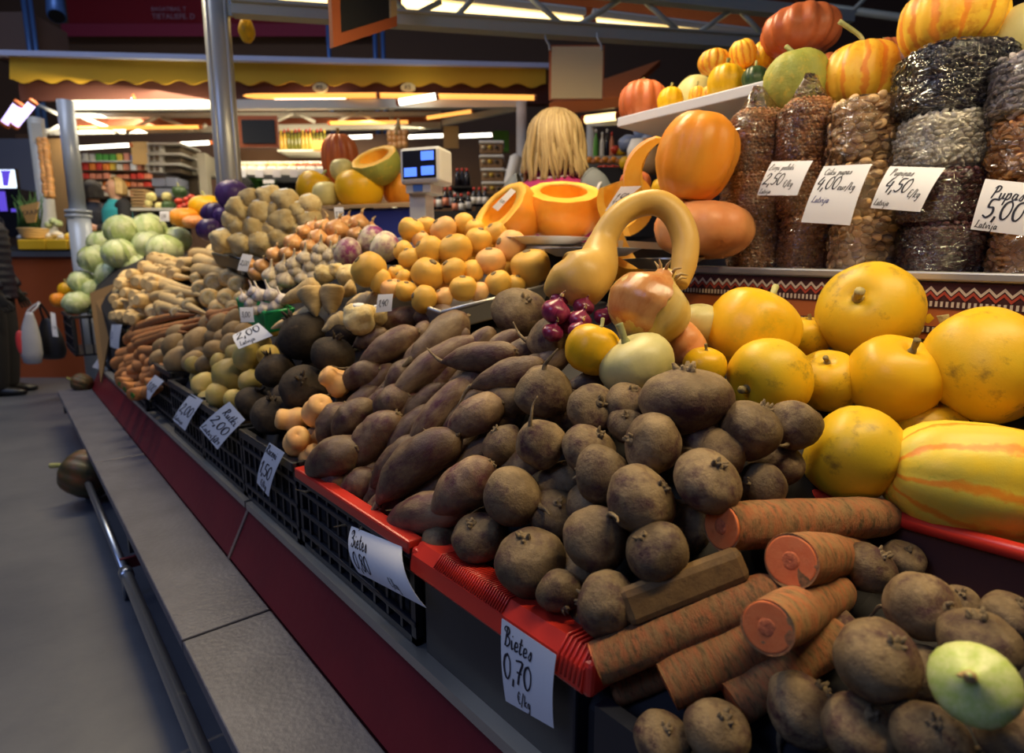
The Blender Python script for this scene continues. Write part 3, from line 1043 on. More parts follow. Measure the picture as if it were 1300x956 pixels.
# ---- big carrots in front: own builds because of their cut faces
v = []
for i in range(3):
    prof = [(-2.0, .0), (-1.97, .20), (-1.85, .36), (-1.5, .45), (-.5, .47), (.8, .50), (1.7, .49), (1.98, .47), (2.0, .455), (2.0, .0)]
    body = lathe('large_carrot', 'big_carrot_skin', prof, 32, 45, na=.05, nf=1.3, seed=i + 200)
    fc = lathe('cut_face', 'carrot_flesh', [(1.96, .452), (2.012, .452), (2.018, .42), (2.022, .24), (2.022, .0)], 32, 10, na=.0)
    cr = lathe('carrot_core', 'carrot_core', [(2.01, .17), (2.030, .15), (2.036, .07), (2.034, .0)], 18, 9, na=.02, nf=6)
    v.append((body, [('cut_face', fc), ('carrot_core', cr)], 4.0))
kind('bigcarrot', 'large_carrot', 'carrot', 'x', None, v)

BC = [
    ((916, 668), (1134, 655), 58, 0, .05, 'long soil-streaked large carrot lying under the yellow pumpkins, slim cut end'),
    ((1004, 712), (1090, 700), 60, -.03, .13, 'stubby large carrot with a round orange cut face, beside the beetroot bin'),
    ((974, 796), (1068, 748), 60, -.05, .10, 'large carrot with a wide orange cut face, lying on two others'),
    ((757, 842), (990, 744), 56, 0, .02, 'longest large carrot, its cut end over the red tray corner'),
    ((845, 868), (985, 800), 66, .03, .04, 'thick dirty carrot tapering below the one with the wide cut face'),
    ((930, 892), (1074, 800), 58, .05, .06, 'dark shadowed large carrot lowest in the bin'),
    ((780, 880), (900, 832), 34, .05, .06, 'thin pale brown carrot lying under the longest carrot'),
]
for (a, b_, w_, da, db, lab) in BC:
    lie('bigcarrot', a, b_, w_, da, db, label=lab)
# dark brown peeled wedge
A, B_ = dep(790, 772, hit(790, 772) - .02), dep(945, 712, hit(945, 712))
ax = (B_ - A).normalized(); sd = ax.cross(UP).normalized(); u2 = sd.cross(ax)
wd = MB().hexa([A - sd * .012 - u2 * .022, A + sd * .012 - u2 * .022, B_ + sd * .012 - u2 * .02, B_ - sd * .012 - u2 * .02,
                A - sd * .014 + u2 * .02, A + sd * .004 + u2 * .02, B_ + sd * .006 + u2 * .018, B_ - sd * .014 + u2 * .018]).build('split_root', skin('split_root_skin', (.13, .07, .025), (.20, .115, .04), (.07, .04, .018), 12, .45, 16, .6, .4, 60), None, bevel=.010)
tag(wd, 'brown split root half wedged between the beetroots and the longest carrot', 'root')

# ---- round beets
BI = [0]
for (x, y, w_, th, ph, dd) in [
    (690, 498, 70, 120, 30, 0), (752, 522, 66, 60, 60, .02), (794, 512, 56, 70, 40, .03), (686, 562, 66, 150, 20, -.01), (640, 566, 56, 120, 10, .03),
    (747, 572, 68, 60, 30, .01), (763, 602, 72, 40, 30, -.01), (830, 564, 78, 170, 10, -.01), (795, 540, 48, 100, 50, .03), (914, 576, 70, 60, 30, .04),
    (812, 636, 90, 40, 30, -.01), (896, 612, 84, 70, 40, -.02), (651, 630, 78, 20, 55, -.01), (608, 684, 68, 110, 30, .01), (673, 714, 90, 100, 20, 0),
    (757, 682, 86, 100, 50, .0), (834, 702, 80, 130, 20, -.01), (710, 750, 58, -70, 50, -.005), (770, 766, 80, 30, 60, -.005), (703, 655, 66, 80, 40, .05),
    (951, 545, 80, 60, 20, 0), (1008, 541, 66, -100, 60, .0), (968, 618, 62, 160, 20, .05), (985, 590, 66, 90, 10, .08), (870, 668, 66, 80, 10, .06),
    (610, 600, 50, 60, 20, .07), (720, 610, 54, 90, 20, .07), (860, 745, 60, 80, 20, .08), (646, 510, 60, 100, 10, .05), (560, 690, 60, 20, 20, .05)]:
    BI[0] += 1
    if BI[0] % 3 == 1:
        put('beet', x, y, w_, th + 150, -35, dd, label='round soil-dusted beetroot with its taproot end turned outwards in the red tray', group='beetroots with taproots turned outwards')
        continue
    put('beet', x, y, w_, th, ph, dd)
put('beet', 871, 508, 117, 92, 8, -.01, l=92, var=0, label='largest beetroot, broad and flattened with a dark stub, crowning the round beets')
for (x, y, w_, th, ph, dd) in [(1101, 721, 66, 60, 30, .06), (1146, 712, 50, 90, 30, .10), (1169, 769, 86, 50, 70, 0), (1243, 818, 92, 100, 10, 0), (1282, 786, 66, 80, 30, .04), (1112, 838, 102, 80, 40, -.02),
                               (1216, 768, 50, 100, 30, .06), (1050, 800, 70, 100, 30, .09), (1180, 860, 76, 60, 30, .06), (1020, 900, 90, 60, 20, .04), (1090, 930, 90, 80, 30, .02), (1180, 940, 90, 100, 30, .0), (910, 930, 80, 80, 30, .02), (840, 940, 70, 80, 30, .02), (1290, 930, 90, 60, 30, 0)]:
    put('beet2', x, y, w_, th, ph, dd)
# taproots that stick out of the pile are part of their beets; pale onion at the corner
on = put('onion', 1236, 868, 100, 140, 40, -.05, var=0, label='pale green onion with a dry tip in front of the loose beets')
me = on.data.copy(); me.materials[0] = M('pale_green_onion'); on.data = me

# ---- long beets
LB = [((594, 402), (520, 460), 52, 0), ((532, 418), (452, 465), 40, 0), ((606, 426), (484, 516), 44, .02), ((656, 446), (560, 460), 42, -.02), ((690, 462), (594, 493), 46, -.01),
      ((602, 480), (516, 566), 44, .03), ((640, 508), (565, 552), 54, 0), ((580, 545), (474, 640), 64, -.01), ((626, 588), (548, 652), 66, -.02), ((470, 510), (420, 560), 46, .02),
      ((440, 512), (404, 565), 42, .02), ((458, 566), (388, 602), 58, -.01), ((505, 522), (442, 598), 54, .03), ((536, 556), (470, 622), 48, .05), ((530, 458), (486, 500), 36, .05),
      ((520, 498), (474, 528), 46, .04), ((536, 398), (470, 416), 32, .05), ((580, 398), (520, 404), 32, .06), ((492, 422), (448, 440), 30, .05), ((590, 640), (480, 672), 58, .01),
      ((484, 466), (432, 492), 40, .05), ((478, 600), (430, 640), 46, .05), ((520, 620), (460, 660), 50, .05), ((620, 470), (560, 520), 40, .06), ((560, 590), (520, 640), 46, .06),
      ((770, 478), (712, 500), 30, .06), ((410, 540), (385, 590), 34, .06), ((440, 600), (400, 625), 40, .03)]
for i, (a, b_, w_, dd) in enumerate(LB):
    lie('lbeet', a, b_, w_ * .93, dd, dd, parts=(a != (590, 640)))
put('beet', 660, 397, 72, 70, 50, .0, l=56, var=2, label='pale soil-caked beetroot topping the heap beside the red onions')
put('beet', 700, 432, 64, 0, 20, .02, var=3, label='dusty beetroot lying against the red onions')
# ---- black radishes, turnips
for (x, y, w_, th, ph, dd) in [(388, 428, 66, 130, 10, -.02), (436, 420, 48, 60, 10, .04), (423, 452, 54, 70, 20, 0), (385, 493, 60, 60, 60, 0), (350, 471, 48, 110, 20, .0), (322, 512, 44, 60, 20, .02), (346, 528, 54, 80, 30, .0), (365, 505, 40, 60, 20, .08), (318, 535, 34, 60, 20, .08)]:
    put('radish', x, y, w_, th, ph, dd)
for (x, y, w_, th, ph, dd) in [(372, 534, 36, 170, 20, -.02), (379, 560, 40, 60, 60, -.02), (404, 522, 42, 50, 50, 0), (428, 485, 38, 140, 30, .02), (405, 560, 34, 50, 30, .06), (395, 580, 30, 50, 30, .04)]:
    put('pear', x, y, w_, th, ph, dd)
for (x, y, w_, th, ph, dd) in [(315, 453, 38, 70, 20, -.02), (293, 477, 42, 150, 10, 0), (260, 488, 32, -60, 60, 0), (278, 502, 32, 60, 20, .0), (318, 486, 30, 80, 10, 0), (281, 462, 26, 100, 20, .03), (297, 507, 26, 30, 40, .0),
                               (328, 440, 32, 90, 10, .04), (300, 450, 26, 60, 20, .06), (340, 452, 28, 60, 20, .06), (262, 508, 24, 60, 20, .05), (310, 512, 24, 60, 20, .06), (247, 462, 26, 20, 20, .02), (345, 415, 26, 10, 20, .05)]:
    put('kohl', x, y, w_, th, ph, dd)
for (x, y, w_, th, dd) in [(228, 457, 33, 20, 0), (274, 444, 25, 10, 0), (253, 433, 32, 30, 0), (222, 439, 29, 40, 0), (280, 413, 27, 30, 0), (227, 424, 26, 10, .03), (293, 436, 24, 60, 0), (298, 421, 26, 20, .02), (273, 426, 22, 0, .04), (203, 455, 22, 40, .03),
                           (247, 459, 26, 30, .01), (262, 462, 24, 30, .03), (300, 405, 24, 30, .02), (310, 420, 22, 30, .05), (240, 445, 26, 100, .06), (208, 440, 22, 20, .05), (265, 410, 22, 20, .06), (285, 428, 22, 20, .06), (255, 452, 24, 20, .07), (318, 408, 22, 20, .04)]:
    put('potato', x, y, w_, th, 10, dd)
for a, b_, w_ in [((165, 421), (247, 396), 15), ((166, 428), (264, 403), 15), ((174, 438), (264, 408), 15), ((265, 402), (304, 390), 15), ((180, 447), (216, 438), 15), ((268, 406), (308, 396), 12), ((170, 434), (230, 414), 14), ((182, 432), (240, 420), 12)]:
    lie('carrot', a, b_, w_)
for i, (x, y) in enumerate([(162, 431), (153, 451), (163, 459), (172, 467), (160, 481), (173, 494), (175, 452), (148, 461), (150, 479), (166, 472), (184, 474), (186, 489), (158, 494), (180, 482), (166, 444), (190, 462), (157, 468), (181, 458), (195, 472), (168, 502), (152, 488), (183, 500)]):
    lie('carrot', (x, y), (x + 26, y - 9), 17, 0, .16 + .02 * (i % 3), label='short looking carrot with its blunt crown facing the aisle in the low crate', group='carrots facing the aisle')
# ---- parsnips
for a, b_, w_ in [((193, 330), (246, 344), 18), ((182, 342), (225, 348), 18), ((187, 354), (247, 368), 19), ((196, 362), (240, 374), 19), ((180, 383), (247, 367), 17), ((208, 377), (265, 399), 18), ((250, 343), (311, 352), 21), ((250, 331), (307, 337), 19), ((205, 346), (245, 354), 15), ((212, 368), (262, 376), 16), ((200, 388), (240, 396), 16), ((246, 322), (290, 330), 18), ((218, 336), (262, 330), 15)]:
    lie('parsnip', a, b_, w_)
for i, (x, y, w_) in enumerate([(270, 360, 25), (288, 354, 23), (302, 364, 24), (265, 381, 25), (287, 379, 23), (253, 367, 20), (274, 393, 22), (159, 356, 20), (153, 374, 21), (174, 359, 18), (160, 388, 20), (173, 398, 22), (193, 396, 18), (208, 395, 21), (154, 406, 18), (178, 410, 19), (172, 381, 18), (295, 392, 20), (240, 388, 18), (225, 398, 18), (166, 370, 18), (187, 376, 18), (270, 322, 20), (304, 380, 18), (248, 355, 16), (192, 411, 16), (232, 379, 16)]):
    lie('parsnip', (x, y), (x + (18 if x > 230 else 14), y - 8), w_, 0, .34, label='parsnip with its round trimmed top facing the aisle', group='parsnips facing the aisle')
# ---- cabbages
for (x, y, w_, dd) in [(155, 293, 40, 0), (189, 291, 40, .1), (120, 329, 36, 0), (152, 323, 40, -.1), (140, 349, 34, 0), (173, 338, 34, -.05), (189, 312, 38, .0), (209, 318, 42, -.1), (104, 358, 30, 0), (98, 385, 31, -.1), (119, 367, 26, 0), (130, 310, 34, .25), (172, 308, 36, .25), (110, 380, 26, .3), (128, 392, 26, .2), (225, 305, 34, .2)]:
    put('cabbage', x, y, w_, 90, 30, 0, D=4.25 + dd)
put('orangep', 74, 381, 19, D=4.3, label='small orange pumpkin at the corner of the cabbage crate')
put('smallp', 86, 369, 22, D=4.35, var=1, label='yellow melon between the cabbages and the small orange pumpkin')
# ---- celeriac, onions, garlic, turnips, purple cabbages
for (x, y, w_, l_) in [(305, 267, 34, 0), (333, 271, 36, 0), (342, 252, 32, 0), (364, 258, 36, 0), (394, 262, 30, 0), (362, 284, 38, 0), (394, 283, 32, 0), (296, 279, 28, 0), (303, 290, 26, 0), (325, 291, 34, 0), (285, 306, 32, 0), (308, 311, 32, 0), (332, 310, 34, 0), (357, 303, 30, 0), (380, 270, 30, 0), (345, 292, 26, 0), (318, 254, 28, 0), (350, 270, 28, 0), (378, 294, 24, 0)]:
    put('celeriac', x, y, w_, 100, 25, 0, D=2.45)
for (x, y, w_, dd) in [(386, 294, 20, 0), (412, 289, 26, 0), (428, 291, 30, -.05), (456, 284, 28, 0), (453, 298, 24, -.1), (373, 308, 25, -.1), (404, 302, 26, -.1), (392, 313, 22, -.15), (349, 323, 22, -.1), (364, 322, 20, -.12), (333, 338, 22, -.1), (325, 347, 20, -.1), (424, 307, 22, -.1), (440, 300, 24, -.02), (318, 336, 18, 0), (398, 290, 22, .05), (470, 292, 24, .1), (352, 334, 18, 0), (440, 284, 24, .1), (380, 322, 18, 0), (340, 350, 18, 0)]:
    put('onion', x, y, w_, 70, 20, 0, D=2.2 + dd)
for (x, y, w_) in [(364, 354, 28), (344, 349, 24), (387, 327, 23), (404, 327, 23), (373, 335, 23), (407, 316, 22), (360, 340, 22), (419, 324, 22), (377, 344, 22), (395, 338, 22), (412, 338, 22), (386, 352, 24), (430, 316, 20), (350, 362, 22), (400, 350, 22), (428, 334, 22)]:
    put('garlic', x, y, w_, 80, 20, 0, D=1.95)
for (x, y, w_) in [(330, 374, 21), (344, 374, 23), (349, 389, 21), (318, 384, 17), (310, 378, 15), (336, 391, 20), (358, 380, 20), (324, 393, 17), (322, 370, 17)]:
    put('garlicp', x, y, w_, 110, 10, 0, D=1.83)
for (x, y, w_, D_) in [(442, 321, 38, 1.95), (472, 305, 38, 2.0), (489, 314, 40, 1.92)]:
    put('turnip', x, y, w_, 150, 20, D=D_)
for (x, y, w_, D_) in [(295, 248, 40, 2.9), (272, 272, 30, 2.95), (286, 276, 28, 2.9), (266, 292, 30, 2.85), (282, 296, 24, 2.9)]:
    put('pcabbage', x, y, w_, 90, 20, D=D_)
# ginger coloured roots in front of the garlic
for a, b_, w_, D_ in [((405, 362), (358, 384), 26, 1.72), ((392, 364), (402, 402), 31, 1.66), ((423, 362), (421, 402), 30, 1.66), ((476, 382), (440, 388), 27, 1.66), ((400, 392), (345, 418), 18, 1.70), ((438, 366), (452, 372), 24, 1.74), ((440, 402), (410, 420), 22, 1.6), ((470, 374), (490, 392), 22, 1.64)]:
    lie('rootp', a, b_, w_, D=D_)
for (x, y, w_) in [(412, 349, 26), (440, 351, 28), (426, 344, 20)]:
    put('celeriac', x, y, w_, D=1.85, parts=False, label='small brown knobbly root beside the garlic', group='small knobbly roots')
put('celeriac', 457, 405, 40, D=1.5, label='whitish turnip root under the knobbly root parsley')
put('celeriac', 480, 400, 26, D=1.52, label='pale root between the black radish and the swede tray')
# ---- swedes on the metal tray
SW = [(522, 292, 32), (541, 288, 28), (563, 292, 34), (588, 285, 28), (602, 291, 26), (629, 297, 30), (648, 313, 40), (608, 305, 34), (578, 318, 44), (545, 318, 38), (534, 304, 24), (520, 328, 28), (512, 319, 26), (543, 348, 42), (623, 332, 38), (575, 344, 34), (600, 345, 30), (588, 366, 35), (563, 378, 26), (538, 380, 34), (515, 370, 28), (632, 359, 32), (609, 371, 25), (654, 361, 26), (674, 340, 50), (512, 353, 22), (503, 365, 22), (503, 347, 22), (469, 343, 45), (483, 357, 30), (496, 367, 26), (560, 332, 30), (595, 325, 26), (640, 340, 28), (557, 308, 26), (618, 318, 24), (575, 300, 24), (530, 340, 26), (560, 362, 24), (655, 335, 24)]
for i, (x, y, w_) in enumerate(SW):
    put('swede', x, y, w_ * 1.03, 60 + 37 * i % 120, 30, 0, D=1.62 - (y - 330) * .0022 + (.05 if i > 30 else 0) + (.0 if w_ > 30 else .02))
# ---- red onions, squashes and the giant onion
for (x, y, w_, D_) in [(706, 395, 38, 1.06), (741, 389, 28, 1.10), (737, 406, 30, 1.05), (735, 420, 28, 1.0), (702, 422, 28, 1.05), (710, 381, 24, 1.12), (766, 402, 26, 1.1), (720, 412, 26, 1.08)]:
    put('ronion', x, y, w_, 70, 20, D=D_)
put('ypumpg', 752, 444, 70, 70, 10, D=.98, label='small orange yellow pumpkin with a curved stem beside the red onions')
put('creamp', 808, 462, 98, 118, 10, D=.95, var=0, label='flattened cream pumpkin with a curved stem behind the largest beetroot')
put('creamp', 888, 412, 56, D=1.12, var=1, label='cream coloured pumpkin behind the giant onion')
put('orangep', 866, 436, 66, 40, 10, D=1.06, var=1, label='peach coloured pumpkin tucked under the giant onion')
put('ypump', 894, 466, 54, D=1.0, label='small yellow pumpkin peeping out behind the largest beetroot')
go = put('onion', 824, 392, 108, 60, -5, D=1.03, l=112, var=1, parts=False, spin=40, label='giant golden onion with a shiny brown husk below the arched squash')
me = lathe('giant_onion', 'giant_onion_skin', [(-.42, .06), (-.40, .18), (-.28, .40), (-.02, .50), (.22, .44), (.36, .26), (.44, .14), (.50, .12), (.55, .10)], 44, 34, na=.03, nf=1.2, seed=230, ribs=11, rd=.025)
go.data = me; go.name = 'giant_onion'
mb = MB()
nu, nv = 14, 14
for a in range(nu):
    for b_ in range(nv):
        lon = math.radians(150 + a * 7.5 + 10 * noise.noise(Vector((b_ * .5, a * .2, 1)))); z = -.36 + .86 * b_ / (nv - 1)
        r = sect_z([(-.42, .06), (-.40, .18), (-.28, .40), (-.02, .50), (.22, .44), (.36, .26), (.44, .14), (.55, .12)], z) * 1.03 + .006
        mb.v.append(Vector((r * math.cos(lon), r * math.sin(lon), z)))
for a in range(nu - 1):
    for b_ in range(nv - 1):
        q = a * nv + b_
        mb.f.append((q, q + 1, q + nv + 1, q + nv))
hk = bpy.data.objects.new('husk', mb.mesh('husk', 'giant_onion_husk', True)); COL.objects.link(hk); hk.parent = go
vl = go.rotation_quaternion.inverted() @ (-FV * .75 - RT * .66)
hk.rotation_euler = (0, 0, math.atan2(vl.y, vl.x) - math.radians(198))
mb = MB(); rnd = random.Random(4)
for k in range(9):
    a = k * .7
    mb.tube([(.10 * math.cos(a), .10 * math.sin(a), .46), (.15 * math.cos(a), .15 * math.sin(a), .55), (.22 * math.cos(a + .2), .22 * math.sin(a + .2), .57 + .05 * rnd.random())], [.03, .02, .006], 5)
dn = bpy.data.objects.new('dry_neck', mb.mesh('dry_neck', 'dry_husk', True)); COL.objects.link(dn); dn.parent = go

# arched trombone squash: bulb and neck are one fruit
D0 = 1.13
pts = [(692, 372, D0), (712, 362, D0), (736, 355, D0), (756, 338, D0 + .03), (766, 305, D0 + .05), (783, 277, D0 + .05), (808, 261, D0 + .05), (836, 258, D0 + .04), (858, 274, D0 + .03), (870, 305, D0 + .02), (868, 336, D0 + .01), (861, 362, D0)]
radp = [4, 26, 38, 30, 18.5, 16.5, 16.5, 17, 17.5, 17.5, 16.5, 12]
mb = MB()
P = catmull([dep(*q) for q in pts], 6)
Rr = []
for i in range(len(P)):
    u = i / (len(P) - 1) * (len(radp) - 1); k = min(int(u), len(radp) - 2)
    Rr.append((radp[k] + (radp[k + 1] - radp[k]) * (u - k)) * D0 / FPX)
sq = mb.tube(P, Rr, 24).build('trombone_squash', 'squash_neck_skin', None, True)
tag(sq, 'tan squash with a long neck arching over above the giant onion', 'squash')

# ---- yellow pumpkins in the tray
put('ypumpg', 953, 421, 114, 62, 5, D=1.10, label='yellow pumpkin with a tall green stem in front of the patterned band')
put('ypumps', 977, 481, 104, 200, 20, D=.98, label='yellow pumpkin with brown scabs beside the dusty beets', spin=30)
put('ypump', 1024, 428, 56, D=1.16)
put('ypump', 1050, 484, 78, 112, 35, D=1.02, var=1, label='small spotted yellow pumpkin with a broken brown stem')
put('ypumps', 1104, 397, 124, 155, 40, D=1.10, label='large speckled yellow pumpkin on top, its stub stem facing the aisle')
put('ypump', 1133, 480, 110, 82, 42, D=.97, var=0, label='glossy yellow pumpkin with an upright brown stem at the centre of the tray')
put('ypump', 1188, 404, 70, D=1.16)
put('ypumps', 1252, 463, 136, 112, -35, D=.92, l=146, label='tall yellow pumpkin with a round scar above the striped squash')
put('ypumps', 1083, 575, 122, 150, -20, D=.86, label='yellow pumpkin with a dark split in its skin just above the carrots', spin=200)
put('ypump', 1178, 546, 84, D=.96)
put('ypump', 1190, 502, 56, D=1.0)
put('ypump', 1150, 600, 70, D=.98)
put('striped', 1248, 614, 160, 172, -8, D=.80, l=242, label='big oblong yellow squash with orange stripes in the red rimmed tray')
for (x, y, w_) in [(1040, 460, 40), (1000, 440, 50), (1060, 540, 60), (1240, 380, 60)]:
    put('ypump', x, y, w_, D=1.2)


# ---- filler: further pieces of the same kinds one layer down, seen through the gaps
def fill(key, x0, x1, y0, y1, size, depth, elong=None, seed=1):
    rnd = random.Random(seed)
    y = y0
    while y < y1:
        x = x0
        while x < x1:
            xx, yy = x + rnd.uniform(-.2, .2) * size, y + rnd.uniform(-.2, .2) * size
            s = size * rnd.uniform(.85, 1.1)
            p = Vector((xx + depth * .6, yy, heap(xx, yy) - depth * .55))
            ax = imgdir(rnd.uniform(0, 180), rnd.uniform(-20, 50)) if not elong else Vector((elong[0] + rnd.uniform(-.2, .2), elong[1] + rnd.uniform(-.2, .2), elong[2]))
            spawn(key, p, orient(ax, nspin()), (s, s, s), parts=False, label=KIND[key]['label'].split(' in the ')[0].split(' heaped ')[0] + ', half buried under the others of its heap', group='half buried ' + KIND[key]['group'])
            x += size * .95
        y += size * (1.0 if not elong else 1.3)


fill('beet', .50, .74, .44, .76, .085, .075, seed=1)
fill('lbeet', .50, .76, .80, 1.30, .058, .06, (.6, -.4, .75), 2)
fill('radish', .50, .66, 1.36, 1.9, .10, .10, None, 3)
fill('kohl', .50, .66, 1.95, 2.5, .085, .08, None, 4)
fill('potato', .52, .74, 2.62, 3.2, .085, .08, None, 5)
fill('parsnip', .54, .86, 3.66, 4.3, .07, .09, (-.9, -.6, .2), 6)


# ------------------------------------------------------------------ trays, baskets, boxes behind the heaps
def quad_tray(name, corners, rim, mat, label, cat, lip=.012):
    """shallow tray from its four rim corners (world), with sloping walls"""
    c = sum(corners, Vector()) / 4
    t = thing(name, c - ZZ * rim, label, cat)
    inn = [c + (q - c) * .90 - ZZ * rim for q in corners]
    MB().add(inn + [q - ZZ * .004 for q in inn], [(0, 1, 2, 3), (7, 6, 5, 4), (0, 4, 5, 1), (1, 5, 6, 2), (2, 6, 7, 3), (3, 7, 4, 0)]).build('tray_bottom', mat, t)
    mb = MB()
    for k in range(4):
        k2 = (k + 1) % 4
        a, b_, a2, b2 = corners[k], corners[k2], inn[k], inn[k2]
        o_ = (a + b_) / 2 - c; o_.z = 0; o_ = o_.normalized() * .005
        mb.add([a, b_, b2, a2, a + o_, b_ + o_, b2 + o_, a2 + o_], [(0, 1, 2, 3), (7, 6, 5, 4), (0, 4, 5, 1), (1, 5, 6, 2), (2, 6, 7, 3), (3, 7, 4, 0)])
    mb.build('tray_wall', mat, t)
    mb = MB().tube(list(corners) + [corners[0]], .006, 8)
    mb.build('rolled_rim', mat, t, True)
    return t


A_, B_, C_ = dep(560, 397, 1.44), dep(698, 362, 1.56), dep(492, 373, 1.70)
quad_tray('metal_tray', [A_, B_, B_ + (C_ - A_), C_], .05, 'tray_metal', 'shallow metal tray under the pile of yellow swedes', 'tray')
A_, B_, C_ = dep(338, 398, 1.80), dep(372, 392, 1.82), dep(302, 380, 1.98)
quad_tray('green_basket', [A_, B_, B_ + (C_ - A_), C_], .06, 'green_plastic', 'bright green plastic basket of purple tinted garlic', 'basket')
A_, B_, C_ = dep(322, 332, 2.25), dep(400, 318, 2.4), dep(270, 322, 2.7)
quad_tray('dark_tray', [A_, B_, B_ + (C_ - A_), C_], .05, 'black_plastic', 'dark oval tray under the heap of celeriac', 'tray')
o = MB().hexa([fpt(390, 312, 2.9) - ZZ * .25, fpt(520, 312, 2.7) - ZZ * .25, fpt(545, 312, 3.2) - ZZ * .25, fpt(415, 312, 3.4) - ZZ * .25, fpt(390, 268, 2.9), fpt(520, 263, 2.7), fpt(545, 263, 3.2), fpt(415, 266, 3.4)]).build('blue_carton', 'navy_box', None, bevel=.006)
tag(o, 'dark blue carton with a worn top edge carrying pumpkins beside the scale', 'box')
o = MB().hexa([fpt(396, 266, 2.86), fpt(528, 262, 2.66), fpt(548, 258, 3.22), fpt(412, 262, 3.42), fpt(396, 262, 2.86), fpt(528, 257.5, 2.66), fpt(548, 254, 3.22), fpt(412, 259, 3.42)]).build('carton_lid_board', 'cardboard')
tag(o, 'thin brown board lying on the blue carton', 'board')
o = MB().hexa([fpt(384, 300, 2.85) - ZZ * .1, fpt(432, 300, 2.82) - ZZ * .1, fpt(440, 300, 3.2) - ZZ * .1, fpt(392, 300, 3.2) - ZZ * .1, fpt(384, 264, 2.85), fpt(432, 266, 2.82), fpt(440, 266, 3.2), fpt(392, 264, 3.2)]).build('cardboard_box', 'cardboard', None, bevel=.004)
tag(o, 'plain brown cardboard box behind the celeriac, left of the blue carton', 'box')

# pumpkins standing on the blue carton
put('redp', 432, 203, 48, D=3.15, l=56, var=1, label='tall red orange pumpkin standing behind the pumpkins on the blue carton')
put('creamp', 434, 216, 30, D=2.95, var=1, label='small cream pumpkin resting above the large golden one')
put('ypump', 456, 241, 60, D=2.85, l=52, var=0, label='large golden pumpkin standing on the blue carton')
put('ypumpg', 400, 240, 46, 60, 10, D=3.0, label='golden pumpkin with a stem beside the cream squash on the carton')
put('creamp', 414, 247, 34, D=2.86, var=1, label='cream squash squeezed between the golden pumpkins')
put('orangep', 508, 241, 44, D=2.95, label='orange pumpkin half hidden behind the scale')
put('orangep', 545, 240, 30, D=3.05, label='small orange pumpkin peeping out to the far side of the scale')


def cut_pumpkin(loc, rot, s, label, skin_m, depth=.62, hz=0.0, zs=.9, group=None, wedge=None):
    t = thing('cut_pumpkin', loc, label, 'pumpkin', group)
    t.rotation_mode = 'QUATERNION'; t.rotation_quaternion = rot; t.scale = (s, s, s * zs)
    n, m = 36, 16
    out, ins = MB(), MB()
    A0, A1 = (0, 2 * PI) if wedge is None else (0, wedge)
    cols = n if wedge is None else n + 1
    zc = .5 * math.cos(PI * (1 - depth))

    def rr(a):
        return 1 - .05 * (1 - abs(math.sin(a * 5)))
    for i in range(m + 1):
        th = PI - (PI * depth) * i / m
        for k in range(cols):
            a = A0 + (A1 - A0) * k / n
            out.v.append(Vector((.5 * rr(a) * math.sin(th) * math.cos(a), .5 * rr(a) * math.sin(th) * math.sin(a), .5 * math.cos(th))))
    for i in range(m + 1):
        th = PI - (PI * depth) * i / m
        for k in range(cols):
            a = A0 + (A1 - A0) * k / n
            q = .33 * math.sin(th) + .012 * noise.noise(Vector((math.cos(a) * 3, math.sin(a) * 3, i * .6)))
            ins.v.append(Vector((q * math.cos(a), q * math.sin(a), .34 * math.cos(th) + (zc * .36) * i / m)))
    for k in range(cols):
        ins.v.append(out.v[m * cols + k].copy())
    for i in range(m):
        for k in range(n):
            k2 = (k + 1) % n if wedge is None else k + 1
            out.f.append((i * cols + k2, i * cols + k, (i + 1) * cols + k, (i + 1) * cols + k2))
            ins.f.append((i * cols + k, i * cols + k2, (i + 1) * cols + k2, (i + 1) * cols + k))
    for k in range(n):
        k2 = (k + 1) % n if wedge is None else k + 1
        ins.f.append((m * cols + k, m * cols + k2, (m + 1) * cols + k2, (m + 1) * cols + k))
    if wedge is not None:
        for k in (0, n):
            nb = len(ins.v)
            for i in range(m + 1):
                ins.v.append(out.v[i * cols + k].copy()); ins.v.append(ins.v[i * cols + k].copy())
            for i in range(m):
                f = (nb + 2 * i, nb + 2 * i + 1, nb + 2 * i + 3, nb + 2 * i + 2)
                ins.f.append(f)
    for nm, mb, mt in (('rind', out, skin_m), ('flesh', ins, 'pumpkin_flesh')):
        c = bpy.data.objects.new(nm, mb.mesh(nm, mt, True)); COL.objects.link(c); c.parent = t
    return t


cut_pumpkin(fpt(715, 262, 1.95), orient(imgdir(90, 34), 0), 96 * 1.95 / FPX, 'halved orange pumpkin, hollow side up, on the back counter', 'orange_pumpkin_skin', .64)
cut_pumpkin(fpt(643, 276, 1.95), orient(imgdir(140, 35), 20), 92 * 1.95 / FPX, 'halved orange pumpkin lying on its side with a price card', 'orange_pumpkin_skin', .62)
cut_pumpkin(fpt(478, 207, 2.95), orient(imgdir(110, 42), 0), 60 * 2.95 / FPX, 'cut green pumpkin showing yellow flesh above the golden one', 'green_pumpkin_skin', .60)
cut_pumpkin(dep(806, 312, 1.55), orient(imgdir(120, 35), 140), 110 * 1.55 / FPX, 'pumpkin slice with peach flesh lying on a tray behind the arched squash', 'peach_pumpkin_skin', .8, wedge=1.5)
cut_pumpkin(dep(845, 225, 1.62), orient(imgdir(70, 30), 100), 110 * 1.62 / FPX, 'thin pumpkin wedge behind the upper orange pumpkin', 'peach_pumpkin_skin', .8, wedge=.9)
cut_pumpkin(fpt(790, 262, 1.75), orient(imgdir(110, 20), 60), 84 * 1.75 / FPX, 'orange pumpkin wedge with a price card behind the arched squash', 'orange_pumpkin_skin', .75, wedge=2.2)
put('redp', 806, 232, 40, D=1.85, var=1, label='small terracotta pumpkin behind the pumpkin wedge')
